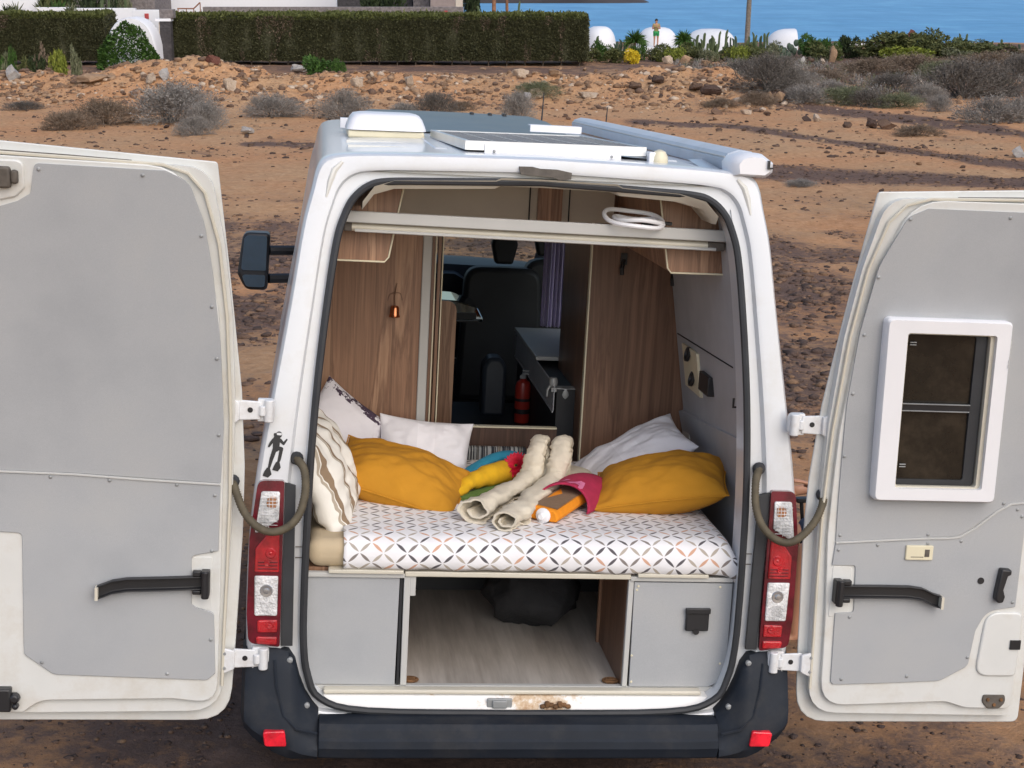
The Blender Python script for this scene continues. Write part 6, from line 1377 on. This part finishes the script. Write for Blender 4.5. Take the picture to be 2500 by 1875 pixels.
def seat(x, y, zt, hx):
    st = part(MB().prism(rpoly([(x-.25, .95, .04), (x+.25, .95, .04), (x+.22, zt-.03, .10), (x-.22, zt-.03, .10)]), y, y+.14), 'cab_seat', MT['dark'], bevel=.03)
    part(MB().box(x-.25, x+.25, y+.1, y+.6, .82, .98), 'seat_cushion', MT['dark'], st, bevel=.04)
    part(MB().prism(rpoly([(hx-.05, zt-.01, .02), (hx+.05, zt-.01, .02), (hx+.075, zt+.10, .04), (hx+.065, zt+.15, .03), (hx-.065, zt+.15, .03), (hx-.075, zt+.10, .04)]), y+.02, y+.11), 'headrest', MT['dark'], st, bevel=.02)
seat(.27, 3.45, 1.75, .27); seat(-.48, 3.45, 1.72, -.48); seat(.62, 3.5, 1.80, .52)
part(MB().prism(rpoly([(-.13, 1.468, .01), (.125, 1.474, .02), (.08, 1.555, .03), (-.04, 1.588, .03), (-.13, 1.592, 0)]), 3.0, 3.35), 'folded_table', MT['glassdark'], bevel=.006)
for a, b_, z0, z1 in ((-.10, .075, 1.490, 1.525), (-.10, .09, 1.472, 1.482)): part(MB().box(a, b_, 2.992, 3.0, z0, z1), 'table_slot', MT['dark'])
part(MB().prism(rpoly([(.062, 1.08, 0), (.186, 1.08, 0), (.186, 1.34, .05), (.155, 1.385, .04), (.093, 1.385, .04), (.062, 1.34, .05)]), 2.40, 2.55), 'folding_seat', MT['dash'], bevel=.02)
part(MB().box(-.60, .55, 2.35, 2.9, .60, 1.05), 'bench_box', MT['dark'])
# lilac curtain behind the kitchen
cv = []
for k in range(60):
    x = .44+.16*k/59; cv.append((x, 3.08+.018*math.sin(k*.8)+.01*math.sin(k*.31)))
part(MB().loft([[Vector((x, y, z)) for x, y in cv] for z in (1.45, 1.75, 2.1)], closed=False), 'curtain', MT['curtain'])
for x, z in ((.545, 2.03), (.775, 1.99)): part(MB().box(x-.014, x+.014, 1.335, 1.353, z-.02, z+.03).tube([(x, 1.34, z), (x-.012, 1.318, z-.035), (x-.008, 1.322, z-.062)], .010, 8), 'coat_hook', MT['black'])

# ================================================================== THINGS LYING IN THE VAN
def frame(c, X, Y):
    X = Vector(X).normalized(); Y = Vector(Y); Y = (Y-X*X.dot(Y)).normalized(); Z = X.cross(Y)
    m = Matrix.Identity(4)
    for i, v in enumerate((X, Y, Z)):
        for j in range(3): m[j][i] = v[j]
    return M_VAN @ T(*c) @ m
ma = MB()
o = ma.box(-.795, .795, .096, 1.330, .994, 1.101).build('mattress', MT['tan'], bevel=.045, seg=5, mw=M_VAN); tag(o, 'tan foam mattress on the bed base inside the van', 'mattress')
# printed sheet over it
prof = [(.088, .992), (.076, 1.006), (.072, 1.035), (.076, 1.062), (.089, 1.086), (.112, 1.103), (.145, 1.112), (.18, 1.116)]+[(y, 1.117) for y in np.arange(.205, 1.30, .028)]+[(1.315, 1.113), (1.335, 1.095), (1.343, 1.06)]
us = np.concatenate([np.arange(-.668, .755, .0145), [.762, .775, .787, .797, .804, .806]]); sl = [0]
for a, b in zip(prof[:-1], prof[1:]): sl.append(sl[-1]+math.hypot(b[0]-a[0], b[1]-a[1]))
Ug, Sg = np.meshgrid(us, sl); Pg = np.array(prof); Yg = np.repeat(Pg[:, 0:1], len(us), 1); Zg = np.repeat(Pg[:, 1:2], len(us), 1)
wr = .004*fbm_noise(Ug/.10, Sg/.16, 3, 4)+.006*fbm_noise(Ug/.35, Sg/.25, 8, 2); front = np.clip((.10-Yg)/.03, 0, 1)
Yg = Yg-front*(np.abs(wr)*1.3+.003*np.sin(Ug*23)); Zg = Zg+(1-front)*(wr+.006)+front*np.where(Sg < .03, .005*np.sin(Ug*31)-.006*np.clip((Ug-.3)*4, -1, 1), 0)
drop = np.clip((Ug-.75)/.056, 0, 1); Zg = Zg-drop**2.2*.05*(1-front); Xg = Ug+.004*fbm_noise(Sg/.05, Ug*0, 5, 2)*(Ug < -.65)
sm2 = grid_mesh('bed_sheet', Xg, Yg, Zg); sm2.materials.append(MT['sheet'])
uvl = sm2.uv_layers.new(name='UVMap'); vi = np.zeros(len(sm2.loops), np.int32); sm2.loops.foreach_get('vertex_index', vi)
uvl.data.foreach_set('uv', np.stack([Ug.ravel()[vi], Sg.ravel()[vi]], -1).astype(np.float32).ravel())
o = link('bed_sheet', sm2, mw=M_VAN); tag(o, 'white bed sheet printed with a lattice of brown, black and orange leaves', 'bed sheet')
sd2 = o.modifiers.new('thick', 'SOLIDIFY'); sd2.thickness = .002
def pillow(w, h, t, mat, mw, label, seed, wr=.012, pinch=.09, n=44, seam=None, grp=None, sag=0, folds=None, rot=0, pw=3.2, pe=.62):
    mw = mw @ RZ(rot)
    u = np.linspace(-1, 1, n); U, V = np.meshgrid(u, u)
    X = w/2*U*(1-pinch*(1-V**2)*U**2); Y = h/2*V*(1-pinch*(1-U**2)*V**2)
    th = ((1-np.abs(U)**pw)*(1-np.abs(V)**3.0)); th = np.clip(th, 0, 1)**pe
    e = np.clip(th*2.5, 0, 1)
    n1 = fbm_noise(U*2.3+seed, V*2.3, seed, 4, .55); n2 = fbm_noise(U*1.2+seed, V*4.5, seed+5, 3)
    rad = np.sin(np.arctan2(V, U)*9+seed+2*n1)*np.clip(np.hypot(U, V)-.55, 0, 1)*.6
    crease = -np.abs(fbm_noise(U*1.6+3*seed, V*1.1+.6*U, seed+11, 2))*1.1
    W1 = wr*(1.1*n1+.7*n2+rad+ (crease if folds is None else folds(U, V)))
    Zt = t/2*th + e*W1; Zb = -t/2*th - e*wr*n2; Z0 = sag*(U**2)*-1
    me = bpy.data.meshes.new('pillow'); N = n*n; co = np.concatenate([np.stack([X, Y, Zt+Z0], -1).reshape(-1, 3), np.stack([X, Y, Zb+Z0], -1).reshape(-1, 3)])
    idx = np.arange(N).reshape(n, n); q = np.stack([idx[:-1, :-1], idx[:-1, 1:], idx[1:, 1:], idx[1:, :-1]], -1).reshape(-1, 4); q = np.concatenate([q, q[:, ::-1]+N])
    me.from_pydata(co.tolist(), [], q.tolist()); uv = me.uv_layers.new(name='UVMap'); vi = np.zeros(len(me.loops), np.int32); me.loops.foreach_get('vertex_index', vi)
    ll = np.stack([(U+1)/2, (V+1)/2], -1).reshape(-1, 2); ll = np.concatenate([ll, ll]); uv.data.foreach_set('uv', ll[vi].astype(np.float32).ravel())
    bm = bmesh.new(); bm.from_mesh(me); bmesh.ops.remove_doubles(bm, verts=bm.verts, dist=1e-4); bmesh.ops.recalc_face_normals(bm, faces=bm.faces); bm.to_mesh(me); bm.free()
    me.polygons.foreach_set('use_smooth', [True]*len(me.polygons)); me.materials.append(MT[mat]); o = link('pillow', me, mw=mw)
    s = o.modifiers.new('sub', 'SUBSURF'); s.levels = s.render_levels = 1
    tag(o, label, 'pillow', grp)
    if seam:
        rim = [Vector((w/2*a*(1-pinch*(1-b*b)*a*a), h/2*b*(1-pinch*(1-a*a)*b*b), -sag*a*a)) for a, b in [(-1+2*k/16, -1) for k in range(16)]+[(1, -1+2*k/16) for k in range(16)]+[(1-2*k/16, 1) for k in range(16)]+[(-1, 1-2*k/16) for k in range(16)]]
        MB().tube(rim, .0035, 6, closed=True).build('piping', MT[seam], o)
    return o
pillow(.60, .48, .17, 'pstripe', frame((-.735, .50, 1.275), (.10, .99, .02), (-.42, .08, .9)), 'white pillow with brown wavy stripes leaning on the left wall at the front', 3, .030, sag=.02)
pillow(.36, .34, .14, 'pfloral', frame((-.672, 1.16, 1.272), (.76, .02, -.58), (.42, .50, .72)), 'white pillow with dark flower print in the far left corner of the bed', 6, .010)
pillow(.42, .36, .16, 'pwhite', frame((-.315, 1.13, 1.165), (1, .02, -.095), (-.02, .45, 1)), 'plain white pillow propped against the wooden partition on the left', 9, .018)
pillow(.58, .42, .21, 'mustard', frame((-.438, .69, 1.192), (.517, -.150, -.125), (.06, .46, .11)), 'mustard yellow cushion on the left half of the bed', 14, .020, .10, seam='mustard', pw=2.2, pe=.62)
pillow(.52, .36, .15, 'pwhite', frame((.572, 1.00, 1.220), (.44, .02, .255), (-.10, .55, .10)), 'plain white pillow tilted over the mustard cushion on the right', 21, .014)
pillow(.56, .42, .22, 'mustard', frame((.612, .60, 1.212), (.506, -.15, .11), (.08, .48, .05)), 'mustard yellow cushion on the right half of the bed', 27, .016, .08, seam='mustard', pw=2.4, pe=.62)
Z0 = 1.124
def spiral_roll(path, radii, turns, thick, mat, name, parent=None, mw=None, flat=1.0, seed=0, fold=.004):
    path = catmull([Vector(p) for p in path], 9); L = len(path); rr = np.interp(np.linspace(0, 1, L), np.linspace(0, 1, len(radii)), radii)
    ns = 46; ang = np.linspace(0, 2*PI*turns, ns); kin = 1-(1-.42)*(np.linspace(0, 1, ns))
    rings = []; up = None
    for i, p in enumerate(path):
        d = (path[min(i+1, L-1)]-path[max(i-1, 0)]).normalized()
        if up is None: up = Vector((0, 0, 1))
        u = (up-d*up.dot(d)).normalized(); up = u; v = d.cross(u); r = rr[i]*(1+fold/.004*.035*math.sin(i*2.1+seed)+.02*math.sin(i*.9))
        from mathutils import noise
        def cr_(q): return 1+.27*noise.fractal(q*11+Vector((seed, 0, 0)), .7, 2.1, 4)+.05*math.sin((q.x*.5+q.y+q.z*1.4)*120+4*noise.noise(q*14))*min(1, i/14)
        o_ = []; inn = []
        for a, k in zip(ang, kin):
            dq = u*math.cos(a+2.6)*flat+v*math.sin(a+2.6); f = cr_(p+dq*r); o_.append(p+dq*r*k*f); inn.append(p+dq*(r*k*f-thick))
        rings.append(o_+inn[::-1])
    m = MB().loft(rings, True, True, True); return m
tw = spiral_roll([(-.168, .275, Z0+.048), (-.10, .40, Z0+.052), (-.02, .54, Z0+.055), (.055, .655, Z0+.062), (.105, .722, Z0+.085), (.118, .738, Z0+.150), (.130, .762, Z0+.186), (.146, .82, Z0+.200), (.160, .880, Z0+.165), (.165, .895, Z0+.06)], [.078, .068, .058, .064, .064, .058, .054, .050, .04], 1.35, .010, 'towel', 'towel', seed=1, flat=.70)
tw2 = spiral_roll([(-.070, .175, Z0+.040), (0, .30, Z0+.046), (.075, .46, Z0+.050), (.145, .60, Z0+.060), (.195, .69, Z0+.085), (.212, .712, Z0+.150), (.224, .736, Z0+.194), (.238, .795, Z0+.208), (.252, .855, Z0+.170), (.256, .87, Z0+.06)], [.068, .064, .058, .064, .064, .058, .054, .050, .04], 1.4, .010, 'towel', 'towel', seed=4, flat=.68)
t = empty('folded_towel', M_VAN @ T(0, .5, Z0), 'cream towel twisted into a figure with two rolled legs in the middle of the bed', 'towel')
INV = (M_VAN @ T(0, .5, Z0)).inverted() @ M_VAN
def sub_build(mb, name, mat, p, inv=INV, **k):
    mb.v = [tuple(inv @ Vector(v)) for v in mb.v]; return mb.build(name, mat, p, **k)
sub_build(tw, 'left_roll', MT['towel'], t, ang=50); sub_build(tw2, 'right_roll', MT['towel'], t, ang=50)
def lump(c, r, seed, mb=None, n=18, amp=.12, power=1.0):
    mb = mb or MB(); from mathutils import noise; rings = []
    for i in range(11):
        a = -PI/2+PI*i/10; ring_ = []
        for k in range(n):
            b = 2*PI*k/n; d = Vector((math.cos(a)*math.cos(b), math.cos(a)*math.sin(b), math.sin(a))); f = 1+amp*noise.fractal(d*1.8+Vector((seed, 0, 0)), .7, 2, 3); ring_.append(Vector((c[0]+r[0]*d.x*f, c[1]+r[1]*d.y*f, c[2]+r[2]*d.z*f)))
        rings.append(ring_)
    return mb.loft(rings, True, True, True)
sub_build(lump((.285, .93, Z0+.026), (.12, .14, .034), 3), 'towel_tail', MT['towel'], t, ang=80)
def simple(name, c, label, cat, grp=None):
    mw = M_VAN @ T(*c); return empty(name, mw, label, cat, grp), mw.inverted() @ M_VAN
t, iv = simple('yellow_towel', (-.08, .78, Z0), 'yellow towel bundle with a green underside beside the left mustard cushion', 'towel')
sub_build(MB().tube(catmull([(-.235, .615, Z0+.018), (-.185, .665, Z0+.030), (-.165, .70, Z0+.045), (-.11, .765, Z0+.050), (-.03, .85, Z0+.052), (.035, .925, Z0+.046), (.06, .955, Z0+.04)], 5), [.012]+[.024]*4+[.026]*4+[.032]*4+[.042]*4+[.052]*5+[.056]*4+[.050]*4+[.01], 14, flat=.86), 'bundle', MT['yellowt'], t, iv, ang=80)
sub_build(MB().tube(catmull([(-.20, .615, Z0+.006), (-.09, .74, Z0+.008), (.03, .86, Z0+.008)], 5), .03, 10, flat=.25), 'underside', MT['greent'], t, iv)
t, iv = simple('turquoise_towel', (0, .98, Z0), 'turquoise towel curled in an arc behind the yellow towel', 'towel')
sub_build(MB().tube(catmull([(-.155, .96, Z0+.012), (-.09, 1.00, Z0+.045), (-.01, 1.04, Z0+.075), (.06, 1.03, Z0+.085), (.095, .96, Z0+.065), (.105, .89, Z0+.03)], 5), [.012, .02]+[.03]*19+[.036]*5, 12, flat=.62), 'arc', MT['bluet'], t, iv, ang=80)
sub_build(MB().tube(catmull([(-.17, .93, Z0+.012), (-.12, .98, Z0+.02), (-.06, 1.02, Z0+.02)], 4), .018, 8, flat=.5), 'green_corner', MT['greent'], t, iv)
# flower
t, iv = simple('gerbera_flower', (.085, .90, Z0), 'crimson gerbera flower tucked beside the cream towel', 'flower')
fc = Vector((.052, .865, Z0+.085)); fn = Vector((-.42, -.62, .60)).normalized(); fq = fn.to_track_quat('Z', 'Y').to_matrix()
mb = MB(); lp_ = MB()
for ly, (cnt, ln, tilt) in enumerate(((22, .060, .12), (20, .050, .45), (16, .036, .85))):
    for k in range(cnt):
        a = 2*PI*(k+.5*ly)/cnt; rd = Vector((math.cos(a), math.sin(a), 0)); td = Vector((-math.sin(a), math.cos(a), 0)); z_ = Vector((0, 0, 1)); p0 = rd*.008; p1 = rd*ln*.6*math.cos(tilt)+z_*ln*.6*math.sin(tilt); p2 = rd*ln*math.cos(tilt*.8)+z_*ln*math.sin(tilt)*.9
        vs = [p0-td*.003, p0+td*.003, p1+td*.007, p2+td*.003, p2-td*.003, p1-td*.007]; mb.add([fc+fq @ v for v in vs], [tuple(range(6))])
sub_build(mb, 'petals', MT['petal'], t, iv, smooth=False)
for a, b in (((.10, .87, Z0+.03), .05), ((.115, .84, Z0+.05), .045), ((.085, .93, Z0+.02), .05), ((.12, .88, Z0+.015), .05)): lump(a, (b*.7, b*.5, b*.5), b*70, lp_, 10)
sub_build(lp_.tube([tuple(fc), (.11, .93, Z0+.03), (.14, .97, Z0+.01)], .005, 6), 'leaves', MT['stem'], t, iv)
# orange bag with taupe top and white stopper, half under a crimson towel
AX = Vector((.54, .84, 0)).normalized(); WX = Vector((-.84, .54, 0)).normalized(); P0 = Vector((.142, .290, Z0))
def q_(a, b, c): return P0+AX*a+WX*b+Vector((0, 0, c))
t, iv = simple('orange_bag', tuple(P0), 'orange and taupe padded bag with a white stopper, half under the crimson towel', 'bag')
rg = [[q_(a, b, c+rise) for b, c in ((0, .004), (-.006, .02), (.0, .040), (.012, .050), (.10, .058), (.115, .045), (.118, .02), (.112, .004))] for a, rise in ((0, 0), (.012, 0), (.20, .012), (.36, .018))]
sub_build(MB().loft(rg, True, True, True), 'padded_side', MT['orangef'], t, iv, bevel=.006)
sub_build(MB().add([q_(a, b, c) for a, b, c in ((.02, .008, .0535), (.02, .104, .0595), (.36, .104, .078), (.36, .008, .072))], [(0, 1, 2, 3)]).add([q_(a, b, c) for a, b, c in ((.02, .008, .050), (.02, .104, .056), (.36, .104, .074), (.36, .008, .068))], [(3, 2, 1, 0)]), 'taupe_top', MT['brownf'], t, iv, smooth=False)
km = T(*q_(-.004, .052, .027)) @ AX.to_track_quat('-Z', 'Y').to_matrix().to_4x4()
sub_build(MB().lathe([(.026, -.006), (.030, .0), (.030, .006), (.024, .010), (.012, .012)], 16, km).lathe([(.013, .012), (.016, .022), (.010, .030)], 12, km), 'stopper', MT['whiteplastic'], t, iv)
t, iv = simple('crimson_towel', tuple(q_(.28, .05, 0)), 'crimson towel with pink letters wrapped over the orange bag', 'towel')
def arch(a, tt, lift=0):
    """tt 0..1 across the bag, lying over it"""
    th = -.12+PI*1.12*tt; b = .058-.098*math.cos(th)*(1+.12*math.sin(3*a)); c = max(.006, .012+.098*math.sin(th)*(.92+.04*math.sin(a*40)))
    return q_(a, b, c+lift) if False else q_(a, b, c) + Vector((0, 0, lift))
aa = np.linspace(.185, .42, 16); bb = np.linspace(0, 1, 22)
mb = MB().loft([[arch(a+.02*math.sin(6*b), b) for b in bb] for a in aa], closed=False); cr = sub_build(mb, 'cloth', MT['pinkt'], t, iv); so = cr.modifiers.new('thick', 'SOLIDIFY'); so.thickness = .008; so.offset = 1
def stroke(mb, pts, w=.008):
    for (a0, b0), (a1, b1) in zip(pts[:-1], pts[1:]):
        for k in range(4):
            s0, s1 = k/4, (k+1)/4; A = (a0+(a1-a0)*s0, b0+(b1-b0)*s0); B = (a0+(a1-a0)*s1, b0+(b1-b0)*s1); dx, dy = B[0]-A[0], (B[1]-A[1])*.3; l = math.hypot(dx, dy); nx, ny = -dy/l*w, dx/l*w/.3
            mb.add([arch(A[0]+nx, A[1]+ny, .0095), arch(A[0]-nx, A[1]-ny, .0095), arch(B[0]-nx, B[1]-ny, .0095), arch(B[0]+nx, B[1]+ny, .0095)], [(0, 1, 2, 3)])
mb = MB()
for pts in ([(.21, .78), (.265, .72)], [(.275, .66), (.205, .585), (.285, .54)], [(.205, .45), (.29, .375), (.205, .30)], [(.24, .42), (.24, .335)], [(.195, .06), (.26, .10)]): stroke(mb, pts)
sub_build(mb, 'lettering', MT['pinkl'], t, iv, smooth=False)
# striped blanket at the far edge of the bed
o = MB().box(-.165, .165, 1.346, 1.392, 1.05, 1.168).build('striped_blanket', MT['blanket'], mw=M_VAN, bevel=.015, seg=3); tag(o, 'folded dark blanket with pale stripes behind the bed', 'blanket')
# copper bell on a thread
t, iv = simple('copper_bell', (-.453, 1.345, 1.74), 'small copper bell hanging on a thread from the wooden partition', 'bell')
sub_build(MB().lathe([(.004, .048), (.014, .046), (.019, .036), (.020, .010), (.024, 0), (.023, -.003), (.002, .0)], 16, T(-.453, 1.325, 1.748)), 'bell', MT['copper'], t, iv)
sub_build(MB().tube(catmull([(-.453, 1.325, 1.795), (-.455, 1.34, 1.83), (-.450, 1.35, 1.875), (-.446, 1.352, 1.888)], 4), .0022, 5).tube(catmull([(-.453, 1.335, 1.85), (-.475, 1.35, 1.84), (-.485, 1.352, 1.81)], 4), .0015, 5).tube(catmull([(-.453, 1.335, 1.85), (-.43, 1.35, 1.845), (-.42, 1.352, 1.815)], 4), .0015, 5), 'thread', MT['wooddark'], t, iv)
# white cable coil on the cross bar
t, iv = simple('cable_coil', (.37, .33, 2.28), 'coil of white cable hung over the grey bar at the top of the opening', 'cable')
mb = MB()
for cx, cy, cz, r, tl, rot in ((.372, .325, 2.300, .112, .22, -.05), (.392, .335, 2.296, .092, -.02, -.14)):
    mt_ = T(cx, cy, cz) @ RX(tl) @ RY(.10+rot*.5); mb.tube([mt_ @ Vector((r*math.cos(a), r*.95*math.sin(a), .004*math.sin(3*a))) for a in np.linspace(0, 2*PI, 41)[:-1]], .0085, 8, closed=True)
sub_build(mb, 'loops', MT['whiteplastic'], t, iv); sub_build(MB().tube([(.40, .30, 2.281), (.48, .33, 2.288), (.52, .335, 2.285)], .007, 6), 'plug', MT['black'], t, iv)
# black bag under the bed
o = lump((0, 0, 0), (.20, .22, .14), 5, None, 26, .30).build('cloth_bag', MT['bag'], mw=M_VAN @ T(.150, .90, .660), ang=80); tag(o, 'crumpled black cloth bag on the floor under the bed', 'bag')
# fire extinguisher
t, iv = simple('fire_extinguisher', (.275, 2.42, 1.05), 'red fire extinguisher standing in the dark aisle beyond the bed', 'fire extinguisher')
sub_build(MB().lathe([(.036, 1.052), (.040, 1.06), (.040, 1.24), (.034, 1.262), (.016, 1.275), (.012, 1.285)], 18, T(.275, 2.42, 0)), 'cylinder', MT['red'], t, iv)
sub_build(MB().lathe([(.0408, 1.10), (.0408, 1.125)], 18, T(.275, 2.42, 0)).lathe([(.0408, 1.165), (.0408, 1.18)], 18, T(.275, 2.42, 0)), 'bands', MT['black'], t, iv)
sub_build(MB().lathe([(.014, 1.28), (.014, 1.30), (.008, 1.305)], 10, T(.275, 2.42, 0)).box(.268, .31, 2.41, 2.43, 1.302, 1.312).box(.268, .315, 2.412, 2.428, 1.318, 1.326).lathe([(.010, -.006), (.010, .004)], 10, T(.262, 2.40, 1.292) @ RX(PI/2)), 'valve', MT['steel'], t, iv)
